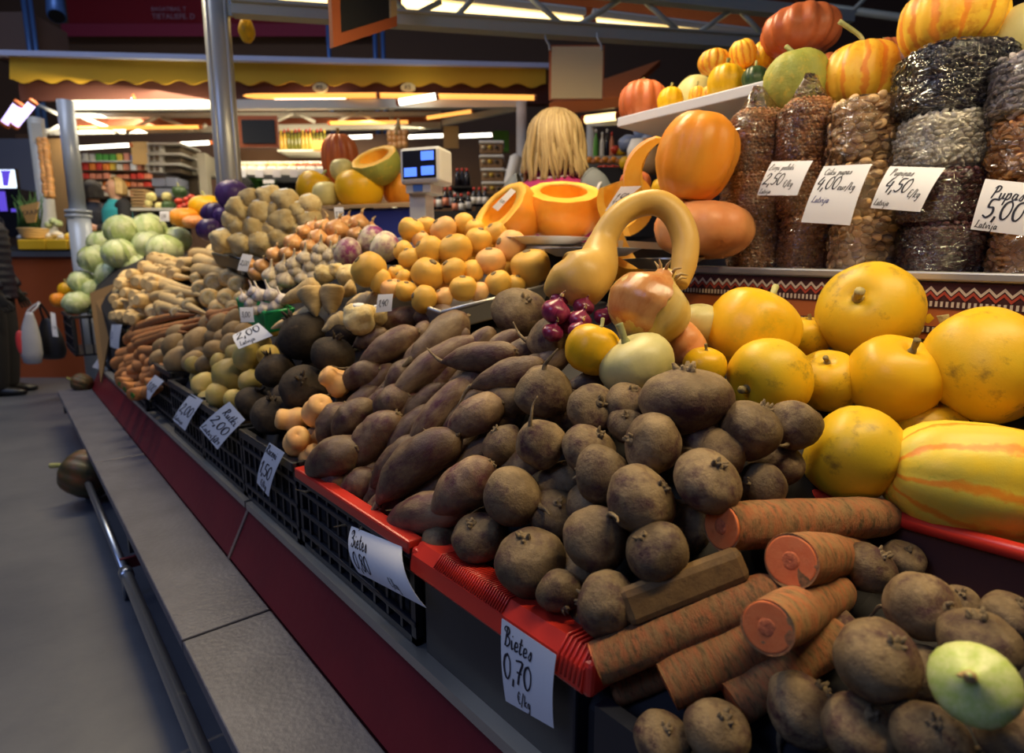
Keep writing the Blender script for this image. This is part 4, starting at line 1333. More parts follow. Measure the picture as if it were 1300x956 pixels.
put('ypump', 842, 240, 30, D=1.9, label='greenish yellow squash behind the terracotta pumpkin')
put('orangep', 884, 200, 102, 78, 12, D=1.42, l=112, var=0, label='tall bright orange pumpkin standing on another beside the bean bags')
put('orangep', 893, 293, 124, 85, 5, D=1.45, l=86, var=1, label='broad peach coloured pumpkin at the bottom beside the bean bags')

# back counter behind the swedes
bc = thing('back_counter', (1.75, 1.6, .6), 'dark back counter with white top behind the swede tray', 'counter')
MB().box(1.34, 1.60, 1.06, 2.6, 0, 1.075).build('body', 'dark_board', bc)
MB().box(1.29, 1.62, 1.06, 2.6, 1.075, 1.095).build('counter_top', 'tile_white', bc)
for (x0, y0, x1, y1, D, m_, lab) in ((640, 300, 742, 312, 1.72, 'white_foam', 'white enamel plate under the halved pumpkins'), (700, 314, 800, 326, 1.55, 'shelf_white', 'shallow white dish in front of the halved pumpkin')):
    c = fpt((x0 + x1) / 2, (y0 + y1) / 2, D)
    o = MB().loft([(c - ZZ * .012, RT * .05, FH * .05), (c - ZZ * .010, RT * .09, FH * .08), (c + ZZ * .006, RT * .125, FH * .10), (c + ZZ * .008, RT * .13, FH * .105), (c + ZZ * .002, RT * .11, FH * .09), (c - ZZ * .004, RT * .06, FH * .05)], 28).build('plate', m_, None, True)
    tag(o, lab, 'plate')
for (x0, x1, yy, D, lab) in ((805, 878, 330, 1.36, 'narrow metal tray under the pumpkin slice'),):
    c = fpt((x0 + x1) / 2, yy, D)
    o = MB().loft([(c - ZZ * .02, RT * .05, FH * .08), (c, RT * .085, FH * .10), (c + ZZ * .002, RT * .09, FH * .105), (c - ZZ * .012, RT * .05, FH * .08)], 24).build('metal_dish', 'tray_metal', None, True)
    tag(o, lab, 'tray')

# ------------------------------------------------------------------ weighing scale
sc = thing('weighing_scale', fpt(540, 330, 2.2), 'white market scale with a blue lit customer display on a post', 'scale')
ya = -.32


def rotbox(c, hx, d, h, parent, name, mat, bev=.004, yaw=ya):
    return MB().fbox(c, hx, d, h, yaw).build(name, mat, parent, bevel=bev)


rr_ = RT * math.cos(ya) + FH * math.sin(ya)
ff_ = FH * math.cos(ya) - RT * math.sin(ya)
c0 = fpt(535, 231, 2.15)
rotbox(fpt(531, 300, 2.2), .033, .07, .25, sc, 'post', 'scale_plastic')
rotbox(fpt(531, 245, 2.17), .05, .10, .045, sc, 'neck', 'scale_plastic')
cs = fpt(533, 233, 2.15)
hz = fpt(533, 186, 2.15).z - cs.z
rotbox(cs, .078, .11, hz, sc, 'display_head', 'scale_plastic', .012)
dg_ = rotbox(cs - ff_ * .002 + ZZ * .018, .064, .003, hz - .03, sc, 'display_glass', 'scale_black', 0)
for (u, vv) in ((.032, .62), (.032, .22), (-.034, .20)):
    rotbox(cs - ff_ * .004 + rr_ * u + ZZ * (hz * vv), .024, .002, hz * .24, dg_, 'display_window', 'lcd_blue', 0)
rotbox(fpt(531, 243, 2.17) - ff_ * .003, .018, .003, .022, sc, 'badge', 'blue_pipe', 0)
rotbox(fpt(545, 318, 2.3), .16, .26, .05, sc, 'scale_base', 'scale_plastic')

# ------------------------------------------------------------------ bean bags
skin('bean_pea', (.42, .17, .055), (.54, .25, .10), None, 40, rough=.5, bump=0, vary=.02)
skin('bean_broad', (.60, .34, .13), (.70, .48, .24), (.48, .22, .07), 3, .4, 3, .45, .1, 10, vary=.2)
skin('bean_white', (.74, .70, .60), (.84, .80, .72), None, 40, rough=.4, bump=0, vary=.02)
skin('bean_black', (.012, .010, .016), (.03, .02, .035), None, 40, rough=.35, bump=0, vary=.02)
skin('bean_purple', (.075, .018, .026), (.12, .03, .035), None, 40, rough=.35, bump=0, vary=.02)
skin('bean_brown', (.56, .24, .07), (.68, .36, .12), (.40, .13, .04), 3, .4, 4, .35, .05, 10, vary=.2)
skin('bean_speckled', (.26, .22, .25), (.50, .45, .46), None, 60, rough=.4, bump=0, vary=.02)


def ellipsoid(rx, ry, rz, n=8, m=5, kidney=0):
    vs, fs = [], []
    for i in range(1, m):
        th = PI * i / m
        for k in range(n):
            a = 2 * PI * k / n
            z = math.cos(th)
            vs.append(Vector((rx * math.sin(th) * math.cos(a) + kidney * z * z * rz, ry * math.sin(th) * math.sin(a), rz * z)))
    vs += [Vector((kidney * rz, 0, rz)), Vector((kidney * rz, 0, -rz))]
    T, Bm = len(vs) - 2, len(vs) - 1
    for i in range(m - 2):
        for k in range(n):
            k2 = (k + 1) % n
            fs.append((i * n + k, (i + 1) * n + k, (i + 1) * n + k2, i * n + k2))
    for k in range(n):
        k2 = (k + 1) % n
        fs.append((T, k, k2)); fs.append((Bm, (m - 2) * n + k2, (m - 2) * n + k))
    return vs, fs


def bag_radius(a, h, seed, rx, ry, peak):
    sq = (abs(math.cos(a)) ** 3 + abs(math.sin(a)) ** 3) ** (-1 / 3)
    e = (1 - abs(2 * h - 1) ** 7 * .20)
    if peak and h > .8:
        e *= 1 - (h - .8) * 1.4
    nz_ = 1 + .05 * noise.noise(Vector((math.cos(a) * 1.5, math.sin(a) * 1.5, h * 3 + seed)))
    return sq * e * nz_


def bean_bag(px, py0, py1, wpx, X, beans, label, peak=False, seed=0, single=False):
    """px centre, py0 top, py1 bottom, width in pixels, standing at distance X into the stall"""
    top, bot = onx(px, py0, X), onx(px, py1, X)
    D = (bot - CAM).dot(FV)
    rx = wpx * D / FPX / 2 * 1.0
    ry = rx * .86
    H = top.z - bot.z
    t = thing('bean_bag', bot, label, 'bag')
    mat, bs = beans

    def surf(a, h, k=1.0):
        r = bag_radius(a, h, seed, rx, ry, peak) * k
        return RT * (r * rx * math.cos(a)) + FH * (r * ry * math.sin(a)) + ZZ * (h * H)
    rnd = random.Random(seed)
    # core
    core = MB(); n, m = 28, 12
    for i in range(m + 1):
        for k in range(n):
            core.v.append(surf(2 * PI * k / n, .02 + .96 * i / m, .93))
    for i in range(m):
        for k in range(n):
            k2 = (k + 1) % n
            core.f.append((i * n + k, i * n + k2, (i + 1) * n + k2, (i + 1) * n + k))
    core.f.append(tuple(reversed(range(n)))); core.f.append(tuple(m * n + k for k in range(n)))
    bv, bf = ellipsoid(bs[0], bs[1], bs[2], 8 if bs[2] > .006 else 6, 5 if bs[2] > .006 else 4, bs[3])
    rows = max(2, int(H / (bs[1] * 2 * .92)))
    beanmesh = None
    for i in range(rows):
        h = (i + .5) / rows
        per = 2 * PI * (rx + ry) / 2 * bag_radius(.6, h, seed, rx, ry, peak) * .93
        cnt = int(per / (bs[2] * 1.9 + .0004))
        for k in range(cnt):
            a = 2 * PI * (k + .5 * (i % 2) + rnd.uniform(-.25, .25)) / cnt
            if math.sin(a) > .45:
                continue      # far side stands against the shelf back
            hh = min(.97, max(.03, h + rnd.uniform(-.25, .25) / rows))
            p = surf(a, hh, .95 + rnd.uniform(-.01, .03))
            out = (surf(a, hh, 1.0) - ZZ * (hh * H)).normalized()
            tn = out.cross(ZZ).normalized()
            ax = (tn * math.cos(t_ := rnd.uniform(-1, 1) * 1.0) + ZZ * math.sin(t_) + out * rnd.uniform(-.25, .25)).normalized()
            sd_ = ax.cross(out).normalized(); up_ = sd_.cross(ax)
            R3 = Matrix((up_, sd_, ax)).transposed()
            if single:
                if beanmesh is None:
                    mb = MB(); mb.v = bv; mb.f = bf
                    beanmesh = mb.mesh('bean', mat, True)
                c = bpy.data.objects.new('bean', beanmesh); COL.objects.link(c); c.parent = t
                s_ = rnd.uniform(.85, 1.12)
                c.matrix_local = Matrix.Translation(p) @ R3.to_4x4() @ Matrix.Scale(s_, 4)
            else:
                nb = len(core.v)
                core.v += [R3 @ q + p for q in bv]
                core.f += [tuple(i_ + nb for i_ in f) for f in bf]
    o = bpy.data.objects.new('beans', core.mesh('beans', mat, True)); COL.objects.link(o); o.parent = t
    o['kind'] = 'stuff'
    # film
    f = MB(); n, m = 56, 30
    for i in range(m + 1):
        h = i / m
        for k in range(n):
            a = 2 * PI * k / n
            p = surf(a, h, 1.045)
            out = Vector((p.x, p.y, 0)).normalized()
            w_ = .0035 * noise.noise(Vector((a * 2.2, h * 16, seed))) + .0025 * noise.noise(Vector((a * 5, h * 30, seed + 4)))
            f.v.append(p + out * w_)
    if peak:
        ntop = len(f.v)
        for j in range(1, 7):
            u = j / 6
            for k in range(n):
                a = 2 * PI * k / n
                base = surf(a, 1.0, 1.045)
                q = Vector((base.x * (1 - .62 * u), base.y * (1 - .88 * u), base.z + .055 * u))
                q += RT * (.006 * math.sin(a * 6 + u * 3) * u)
                f.v.append(q)
        m += 6
    for i in range(m):
        for k in range(n):
            k2 = (k + 1) % n
            f.f.append((i * n + k, i * n + k2, (i + 1) * n + k2, (i + 1) * n + k))
    f.f.append(tuple(reversed(range(n))))
    f.f.append(tuple(m * n + k for k in range(n)))
    o = bpy.data.objects.new('plastic_film', f.mesh('plastic_film', 'plastic_film', True)); COL.objects.link(o); o.parent = t
    return t


PEA = ('bean_pea', (.0042, .0042, .0046, 0))
BROAD = ('bean_broad', (.0045, .0095, .0125, .08))
WHITE = ('bean_white', (.0042, .0048, .0070, .08))
BLACK = ('bean_black', (.0042, .0048, .0070, .08))
PURP = ('bean_purple', (.0042, .0048, .0070, .08))
BROWN = ('bean_brown', (.0050, .0058, .0100, .15))
SPECK = ('bean_speckled', (.0048, .0056, .0092, .12))
XB = 1.46
BAGS = [
    (957, 142, 226, 74, PEA, 'bag of brown peas with a gathered top beside the tall orange pumpkin', True, False),
    (957, 222, 284, 80, PEA, 'bag of brown peas in the middle of the column beside the orange pumpkins', False, False),
    (960, 281, 340, 70, PEA, 'bag of brown peas at the bottom of the column beside the orange pumpkins', False, False),
    (1021, 128, 208, 68, PEA, 'bag of brown peas under the warty green pumpkin with a gathered top', True, False),
    (1021, 206, 276, 66, PEA, 'bag of brown peas half hidden behind two price cards', False, False),
    (1022, 272, 352, 66, PEA, 'bag of brown peas at the bottom below the tilted price cards', False, False),
    (1099, 130, 210, 92, BROAD, 'bag of big broad beans under the ribbed yellow pumpkin', False, True),
    (1102, 208, 280, 90, BROAD, 'bag of big broad beans behind the long price card', False, True),
    (1100, 278, 350, 92, BROAD, 'bag of big broad beans at the bottom of its column', False, True),
    (1205, 66, 152, 120, BLACK, 'bag of glossy black beans under the large ribbed pumpkin', False, False),
    (1200, 150, 222, 116, WHITE, 'bag of white beans between the black beans and the dark red beans', False, False),
    (1204, 219, 288, 112, PURP, 'bag of dark red beans behind the price card below the white beans', False, False),
    (1202, 285, 356, 114, PURP, 'bag of dark red beans at the bottom of its column', False, False),
    (1318, 74, 156, 118, SPECK, 'bag of speckled grey beans under the pale green pumpkin', False, False),
    (1316, 154, 232, 118, BROWN, 'bag of brown kidney beans above the largest price card', False, True),
    (1316, 229, 296, 112, BROWN, 'bag of brown kidney beans hidden behind the largest price card', False, False),
    (1316, 292, 362, 116, BROWN, 'bag of brown kidney beans at the bottom below the largest price card', False, True),
]
for i, (px, y0, y1, w_, bn, lab, pk, sg) in enumerate(BAGS):
    bean_bag(px, y0, y1, w_, XB, bn, lab, pk, i + 1, sg)

# tray and patterned band under the bags
ts = thing('bag_shelf', (1.5, .3, .86), 'orange wooden shelf front with zigzag woven band below the bean bags', 'shelf')
MB().hexa([(1.325, -.35, .968), (1.75, -.35, .968), (1.75, 1.04, 1.012), (1.325, 1.04, 1.012), (1.325, -.35, .986), (1.75, -.35, .986), (1.75, 1.04, 1.03), (1.325, 1.04, 1.03)]).build('metal_shelf', 'tray_metal', ts, bevel=.004)


def zline(y):
    return .968 + .044 * (y + .35) / 1.39


MB().hexa([(1.335, -.35, .86), (1.355, -.35, .86), (1.355, 1.04, .90), (1.335, 1.04, .90), (1.335, -.35, .966), (1.355, -.35, .966), (1.355, 1.04, 1.01), (1.335, 1.04, 1.01)]).build('front_board', 'orange_board', ts)
plain('band_dark', (.06, .012, .010), .8); plain('band_white', (.62, .50, .36), .8); plain('band_red', (.40, .05, .02), .8)


def strip(dz0, dz1, x, mat, name):
    MB().hexa([(x, -.35, zline(-.35) + dz0), (1.336, -.35, zline(-.35) + dz0), (1.336, 1.04, zline(1.04) + dz0), (x, 1.04, zline(1.04) + dz0),
               (x, -.35, zline(-.35) + dz1), (1.336, -.35, zline(-.35) + dz1), (1.336, 1.04, zline(1.04) + dz1), (x, 1.04, zline(1.04) + dz1)]).build(name, mat, ts)


strip(-.034, -.002, 1.333, 'band_dark', 'woven_band')
strip(-.050, -.034, 1.3335, 'band_dark', 'fringe_band')
strip(-.098, -.084, 1.3335, 'band_dark', 'fringe_band')
for q, (zo, mt) in enumerate(((-.018, 'band_white'), (-.027, 'band_red'))):
    mb = MB()
    y = -.35; k = 0; pts = []
    while y < 1.04:
        pts.append((y, zline(y) + zo + (.006 if k % 2 else -.006))); y += .011; k += 1
    for (ya_, za), (yb_, zb) in zip(pts, pts[1:]):
        mb.add([(1.3318, ya_, za - .003), (1.3318, yb_, zb - .003), (1.3318, yb_, zb + .003), (1.3318, ya_, za + .003), (1.333, ya_, za - .003), (1.333, yb_, zb - .003), (1.333, yb_, zb + .003), (1.333, ya_, za + .003)],
               [(3, 2, 1, 0), (4, 5, 6, 7), (0, 1, 5, 4), (1, 2, 6, 5), (2, 3, 7, 6), (3, 0, 4, 7)])
    mb.build('zigzag_thread', mt, ts)['kind'] = 'stuff'
for zo in (-.042, -.091):
    mb = MB(); y = -.35
    while y < 1.03:
        mb.box(1.3322, 1.3340, y, y + .004, zline(y) + zo - .005, zline(y) + zo + .005); y += .0085
    mb.build('fringe_stitch', 'band_white', ts)['kind'] = 'stuff'

# ------------------------------------------------------------------ top shelf with pumpkins
us = thing('upper_shelf', (1.9, .5, 1.4), 'pale blue grey shelf edge high behind the bags carrying pumpkins', 'shelf')
MB().box(1.60, 2.05, -.6, 1.34, 1.482, 1.512).build('shelf_board', 'shelf_white', us, bevel=.003)
MB().box(2.02, 2.05, -.6, 1.34, .95, 1.482).build('back_panel', 'dark_board', us)
for y in (-.55, 1.28):
    MB().box(1.99, 2.03, y, y + .04, 0, 1.482).build('upright', 'beam_paint', us)


def onshelf(key, px, pybot, wpx, l=None, var=0, dx=.12, th=90, **kw):
    b_ = onx(px, pybot, 1.6 + dx); b_.z = 1.512
    D = (b_ - CAM).dot(FV)
    k = KIND[key]['var'][var]
    s = wpx * D / FPX
    h = (l if l else wpx * k[2] * 1.0) * D / FPX
    sz = h / k[2]
    spawn(key, b_ + ZZ * h * .46, orient(Vector((.08, .05, 1)), nspin()), (s, s, sz), var=var, **kw)


onshelf('redp', 816, 138, 62, 54, 1, .13, label='terracotta ribbed pumpkin at the end of the upper shelf')
onshelf('smallp', 851, 133, 33, 32, 1, .09, label='little golden gourd with a short stem beside the terracotta pumpkin')
onshelf('creamp', 882, 130, 50, 60, 1, .26, label='cream white squash on the upper shelf')
onshelf('greenp', 866, 130, 40, 50, 0, .34, label='green yellow squash behind the golden gourd on the upper shelf')
onshelf('smallp', 884, 128, 22, 22, 0, .06, label='small mottled gourd in front of the cream squash')
onshelf('smallp', 898, 127, 18, 20, 0, .07, label='tiny green striped gourd beside the mottled gourd')
onshelf('smallp', 921, 125, 46, 42, 1, .08, label='round golden gourd with a tall stem on the upper shelf')
onshelf('darkp', 957, 121, 32, 31, 0, .07, label='small dark green pumpkin on the upper shelf')
onshelf('ypumpg', 945, 119, 44, 46, 0, .20, label='yellow pumpkin behind the dark green one')
onshelf('redp', 1000, 112, 70, 46, 1, .22, label='pinkish brown flat pumpkin under the big red one')
onshelf('redp', 1050, 112, 70, 46, 1, .24, label='pinkish brown flat pumpkin behind the ribbed yellow one')
onshelf('redp', 1118, 106, 60, 50, 1, .24, label='terracotta pumpkin between the ribbed pumpkins')


def at(key, px, py, w_, l, D, var, label, th=90, ph=8, **kw):
    k = KIND[key]['var'][var]
    s = w_ * D / FPX
    spawn(key, dep(px, py, D), orient(imgdir(th, ph), kw.pop('spin', nspin())), (s, s, l * D / FPX / k[2]), var=var, label=label)


at('ribbed', 907, 79, 40, 30, 1.85, 1, 'orange yellow ribbed gourd stacked on the upper shelf')
at('ribbed', 943, 69, 34, 36, 1.80, 1, 'yellow striped ribbed gourd stacked highest beside the red pumpkin', 110, 20)
at('smallp', 969, 71, 30, 34, 1.80, 1, 'slim yellow gourd leaning on the big red pumpkin')
at('redp', 1017, 41, 99, 58, 1.72, 0, 'big red ribbed pumpkin lying on top of the stack')
at('greenp', 1010, 108, 78, 80, 1.45, 0, 'warty green pumpkin with a curved stem on the pea bags', 100, 10, spin=0)
at('ribbed', 1093, 99, 94, 84, 1.40, 0, 'ribbed yellow orange pumpkin with a long crooked stem on the broad beans', 88, 8, spin=0)
at('ribbed', 1208, 24, 120, 96, 1.22, 1, 'large ribbed golden pumpkin standing on the black beans')
at('creamp', 1302, 46, 78, 76, 1.18, 1, 'pale green pumpkin on top of the speckled beans')


# ------------------------------------------------------------------ price cards with handwriting
G = {
    'B': (.62, [[(.1, .75), (.0, .85), (.1, 1.0), (.35, 1.0), (.45, .8), (.3, .58), (.2, .55), (.45, .5), (.55, .25), (.35, .0), (.12, .05)], [(.25, .95), (.15, .0)]]),
    'i': (.25, [[(.05, .45), (.08, .1), (.15, .0), (.25, .1)], [(.10, .68), (.12, .72)]]),
    'e': (.38, [[(.05, .22), (.3, .3), (.25, .5), (.1, .45), (.05, .2), (.15, .0), (.36, .1)]]),
    't': (.32, [[(.15, .85), (.08, .15), (.15, .0), (.30, .1)], [(.0, .55), (.3, .58)]]),
    's': (.34, [[(.05, .1), (.22, .5), (.28, .2), (.2, .0), (.08, .05)]]),
    '0': (.55, [[(.3, 1.0), (.1, .85), (.02, .45), (.12, .05), (.3, .0), (.45, .3), (.45, .75), (.3, 1.0)]]),
    '7': (.5, [[(.02, .95), (.45, 1.0), (.25, .45), (.15, .0)], [(.1, .5), (.4, .52)]]),
    '8': (.5, [[(.42, .9), (.2, 1.0), (.08, .78), (.38, .35), (.3, .02), (.08, .1), (.12, .4), (.4, .75), (.42, .9)]]),
    '5': (.5, [[(.48, 1.0), (.15, .98), (.1, .58), (.35, .55), (.42, .25), (.22, .0), (.0, .1)]]),
    '2': (.52, [[(.05, .75), (.2, 1.0), (.4, .9), (.35, .6), (.02, .02), (.2, .08), (.48, .02)]]),
    '4': (.5, [[(.2, 1.0), (.02, .42), (.45, .45)], [(.38, .75), (.3, -.08)]]),
    '1': (.3, [[(.02, .7), (.25, 1.0), (.15, .0)]]),
    '3': (.5, [[(.05, .9), (.25, 1.0), (.4, .8), (.2, .55), (.42, .3), (.25, .0), (.02, .1)]]),
    '6': (.5, [[(.4, .95), (.15, .7), (.03, .25), (.2, .0), (.42, .2), (.3, .48), (.06, .35)]]),
    ',': (.2, [[(.08, .08), (.02, -.22)]]), '.': (.2, [[(.05, .02), (.09, .05)]]),
    'Z': (.55, [[(.08, .9), (.45, .98), (.02, .02), (.45, .05)], [(.1, .5), (.42, .5)]]),
    'r': (.32, [[(.02, .4), (.1, .48), (.08, .05)], [(.09, .3), (.28, .48)]]),
    'n': (.42, [[(.03, .45), (.05, .0)], [(.05, .3), (.22, .48), (.28, .1), (.40, .05)]]),
    'N': (.42, [[(.03, .45), (.05, .0)], [(.05, .3), (.22, .48), (.28, .1), (.40, .05)], [(.2, -.15), (.15, -.3)]]),
    'p': (.42, [[(.08, .48), (.0, -.45)], [(.05, .3), (.25, .5), (.32, .2), (.15, .0), (.04, .1)]]),
    'l': (.25, [[(.05, .1), (.25, .9), (.15, 1.0), (.06, .1), (.22, .05)]]),
    'k': (.4, [[(.1, 1.0), (.02, .0)], [(.35, .5), (.06, .22), (.36, .0)]]),
    'L': (.5, [[(.3, .95), (.2, 1.0), (.15, .4), (.02, .05), (.2, .1), (.5, .0)]]),
    'a': (.42, [[(.32, .42), (.12, .48), (.03, .15), (.15, .0), (.3, .3), (.32, .45), (.30, .05), (.42, .1)]]),
    'v': (.36, [[(.02, .45), (.12, .02), (.3, .48), (.38, .42)]]),
    'j': (.25, [[(.12, .45), (.05, -.4), (-.1, -.35)], [(.14, .68), (.16, .72)]]),
    'C': (.55, [[(.45, .85), (.25, 1.0), (.03, .5), (.2, .0), (.5, .2)]]),
    'u': (.42, [[(.03, .45), (.06, .05), (.2, .02), (.3, .45), (.30, .08), (.42, .08)]]),
    'U': (.42, [[(.03, .45), (.06, .05), (.2, .02), (.3, .45), (.30, .08), (.42, .08)], [(.05, .68), (.32, .7)]]),
    'P': (.55, [[(.05, .8), (.2, 1.0), (.45, .9), (.4, .6), (.18, .5)], [(.22, .95), (.08, .0)]]),
    'c': (.34, [[(.3, .42), (.12, .48), (.03, .2), (.15, .0), (.34, .1)]]),
    'R': (.6, [[(.05, .8), (.2, 1.0), (.45, .9), (.4, .6), (.18, .5), (.5, .0)], [(.22, .95), (.08, .0)]]),
    'E': (.42, [[(.4, .85), (.2, 1.0), (.05, .5), (.2, .02), (.4, .12)], [(.0, .6), (.3, .6)], [(.0, .42), (.28, .42)]]),
    '/': (.35, [[(.32, 1.1), (.0, -.2)]]),
    'g': (.42, [[(.3, .42), (.12, .48), (.05, .15), (.2, .05), (.3, .45), (.22, -.4), (.02, -.35)]]),
    'm': (.6, [[(.03, .45), (.05, .0)], [(.05, .3), (.18, .48), (.24, .02)], [(.24, .3), (.4, .48), (.46, .02), (.58, .08)]]),
    ' ': (.3, []),
}


def card(corners, lines, label, curl=.004, planes=None, group=None, tent=False, mat='paper'):
    """corners: TL,TR,BR,BL in the world; lines: (text, u, v, height, slant, ink)"""
    TL, TR, BR, BL = [Vector(q) for q in corners]
    nrm = (TR - TL).cross(BL - TL).normalized()
    if nrm.dot(CAM - TL) < 0:
        nrm = -nrm
    c = (TL + TR + BR + BL) / 4
    t = thing('price_card', c, label, 'price card', group)

    def P(u, v_, off=0):
        a = TL.lerp(TR, u); b_ = BL.lerp(BR, u)
        q = a.lerp(b_, v_)
        return q + nrm * (curl * 4 * v_ * (1 - v_) + off) - c
    mb = MB(); n = 8
    for off in (0, -.0008):
        for i in range(n + 1):
            for j in range(n + 1):
                mb.v.append(P(j / n, i / n, off))
    S_ = (n + 1) ** 2
    for i in range(n):
        for j in range(n):
            q = i * (n + 1) + j
            mb.f.append((q, q + n + 1, q + n + 2, q + 1)); mb.f.append((S_ + q, S_ + q + 1, S_ + q + n + 2, S_ + q + n + 1))
    o = bpy.data.objects.new('paper', mb.mesh('paper', mat, True)); COL.objects.link(o); o.parent = t
    wd, ht = (TR - TL).length, (BL - TL).length
    for (txt, u0, v0, h, sl, ink) in lines:
        mb = MB()
        x = 0
        tw_ = sum(G[ch][0] + .06 for ch in txt) + sl
        h = min(h, (.96 - u0) / (tw_ * ht / wd * .86))     # keep the writing on the card
        for ch in txt:
            wch, strokes = G[ch]
            for st in strokes:
                sm = catmull([(a, b_, 0) for a, b_ in st], 4) if len(st) > 2 else [Vector((a, b_, 0)) for a, b_ in st]
                for k in range(len(sm) - 1):
                    a, b_ = sm[k], sm[k + 1]
                    d = (b_ - a)
                    if d.length < 1e-6:
                        continue
                    d.normalize()
                    th = .042 + .022 * max(0, -d.y)
                    nn = Vector((-d.y, d.x, 0)) * th
                    idx = len(mb.v)
                    for q in (a - d * .02 + nn, a - d * .02 - nn, b_ + d * .02 - nn, b_ + d * .02 + nn):
                        X = (x + q.x + sl * q.y) * h; Y = q.y * h
                        mb.v.append(P(u0 + X * ht / wd * .86, v0 - Y, .0007))
                    mb.f.append((idx, idx + 1, idx + 2, idx + 3))
            x += wch + .06
        o = bpy.data.objects.new('handwriting', mb.mesh('handwriting', ink)); COL.objects.link(o); o.parent = t
    return t


def cardx(px4, X, lines, label, **kw):
    Xs = X if isinstance(X, (list, tuple)) else [X] * 4
    return card([onx(q[0], q[1], x_) for q, x_ in zip(px4, Xs)], lines, label, **kw)


cardx([(980, 205), (1032, 204), (1012, 248), (961, 248)], [1.355, 1.355, 1.335, 1.335], [('ZirNi peleki', .04, .27, .17, .2, 'ink'), ('2,50', .04, .70, .32, .2, 'ink'), ('E/kg', .56, .76, .18, .2, 'ink'), ('Latvija', .04, .95, .13, .2, 'ink')], 'white price card reading 2,50 on the brown pea bags')
cardx([(1046, 211), (1107, 208), (1079, 286), (1017, 282)], [1.355, 1.355, 1.33, 1.33], [('CUku pupas', .10, .17, .11, .2, 'ink'), ('4,00', .05, .42, .21, .2, 'ink'), ('eur/kg', .52, .44, .12, .2, 'ink'), ('Latvija', .08, .66, .11, .2, 'blue_ink')], 'long curled price card reading 4,00 on the broad bean bags', curl=.008)
cardx([(1130, 211), (1200, 213), (1168, 269), (1105, 264)], [1.355, 1.355, 1.33, 1.33], [('PupiNas', .10, .24, .17, .2, 'ink'), ('4,50', .12, .62, .31, .2, 'ink'), ('E/kg', .62, .72, .17, .2, 'ink'), ('Latvija', .04, .93, .13, .2, 'ink')], 'shiny price card reading 4,50 on the white and red bean bags', curl=.008)
cardx([(1251, 227), (1352, 237), (1338, 304), (1232, 291)], [1.35, 1.35, 1.34, 1.34], [('Pupas', .14, .36, .25, .2, 'ink'), ('5,00', .10, .74, .36, .2, 'ink'), ('E/kg', .62, .80, .2, .2, 'ink'), ('Latvija', .04, .95, .14, .2, 'ink')], 'largest price card reading 5,00 on the kidney bean bags')
L8 = [('Bietes', .05, .38, .32, .1, 'ink'), ('0,80', .06, .84, .36, .1, 'ink'), ('E/kg', .62, .88, .18, .1, 'ink')]
TLc, TRc = onx(444, 668, .450), onx(508, 694, .452)
cardx([(446, 668), (510, 694), (541, 772), (455, 727)], [.446, .446, .425, .435], L8, 'curled price card reading Bietes 0,80 over the red edging', curl=.012)
cardx([(637, 785), (706, 832), (703, 925), (642, 890)], [.440, .440, .436, .436], [('Bietes', .06, .27, .22, .1, 'ink'), ('0,70', .05, .66, .30, .05, 'ink'), ('E/kg', .3, .92, .16, .1, 'ink')], 'price card reading Bietes 0,70 below the red tray rim', curl=.004)
cardx([(342, 562), (361, 575), (341, 631), (326, 613)], .436, [('RaceNi', .02, .2, .17, .1, 'ink'), ('1,50', .08, .66, .28, .0, 'ink'), ('E/kg', .3, .92, .16, .1, 'ink')], 'narrow price card reading 1,50 below the pear shaped turnips', curl=.006)
cardx([(291, 510), (311, 533), (276, 571), (253, 543)], [.446, .446, .415, .415], [('Rutki', .2, .28, .2, .1, 'ink'), ('2,00', .1, .62, .34, .1, 'ink'), ('E/kg', .62, .86, .17, .1, 'ink'), ('Latvija', .04, .94, .16, .1, 'ink')], 'square price card reading 2,00 hanging below the black radishes', curl=.004)
cardx([(242, 500), (258, 508), (235, 547), (219, 533)], [.446, .446, .425, .425], [('2,00', .08, .6, .34, .1, 'ink'), ('Latvija', .04, .92, .16, .1, 'ink')], 'price card reading 2,00 hanging below the pale turnips', curl=.004)
cardx([(197, 476), (208, 484), (189, 508), (180, 500)], [.43, .43, .41, .41], [('1,00', .1, .62, .34, .1, 'ink')], 'small bent price card on the low carrot crate', curl=.004)
cardx([(142, 412), (155, 412), (151, 444), (140, 440)], [.47, .47, .46, .46], [('1,50', .1, .62, .3, .1, 'blue_ink')], 'small price card on the crate under the parsnips')
card([dep(296, 425, 1.82), dep(328, 410, 1.80), dep(346, 426, 1.72), dep(303, 443, 1.74)], [('2,00', .1, .62, .42, .1, 'ink'), ('Latvija', .1, .92, .16, .1, 'ink')], 'bent price card reading 2,00 stuck among the pale turnips', curl=.01)
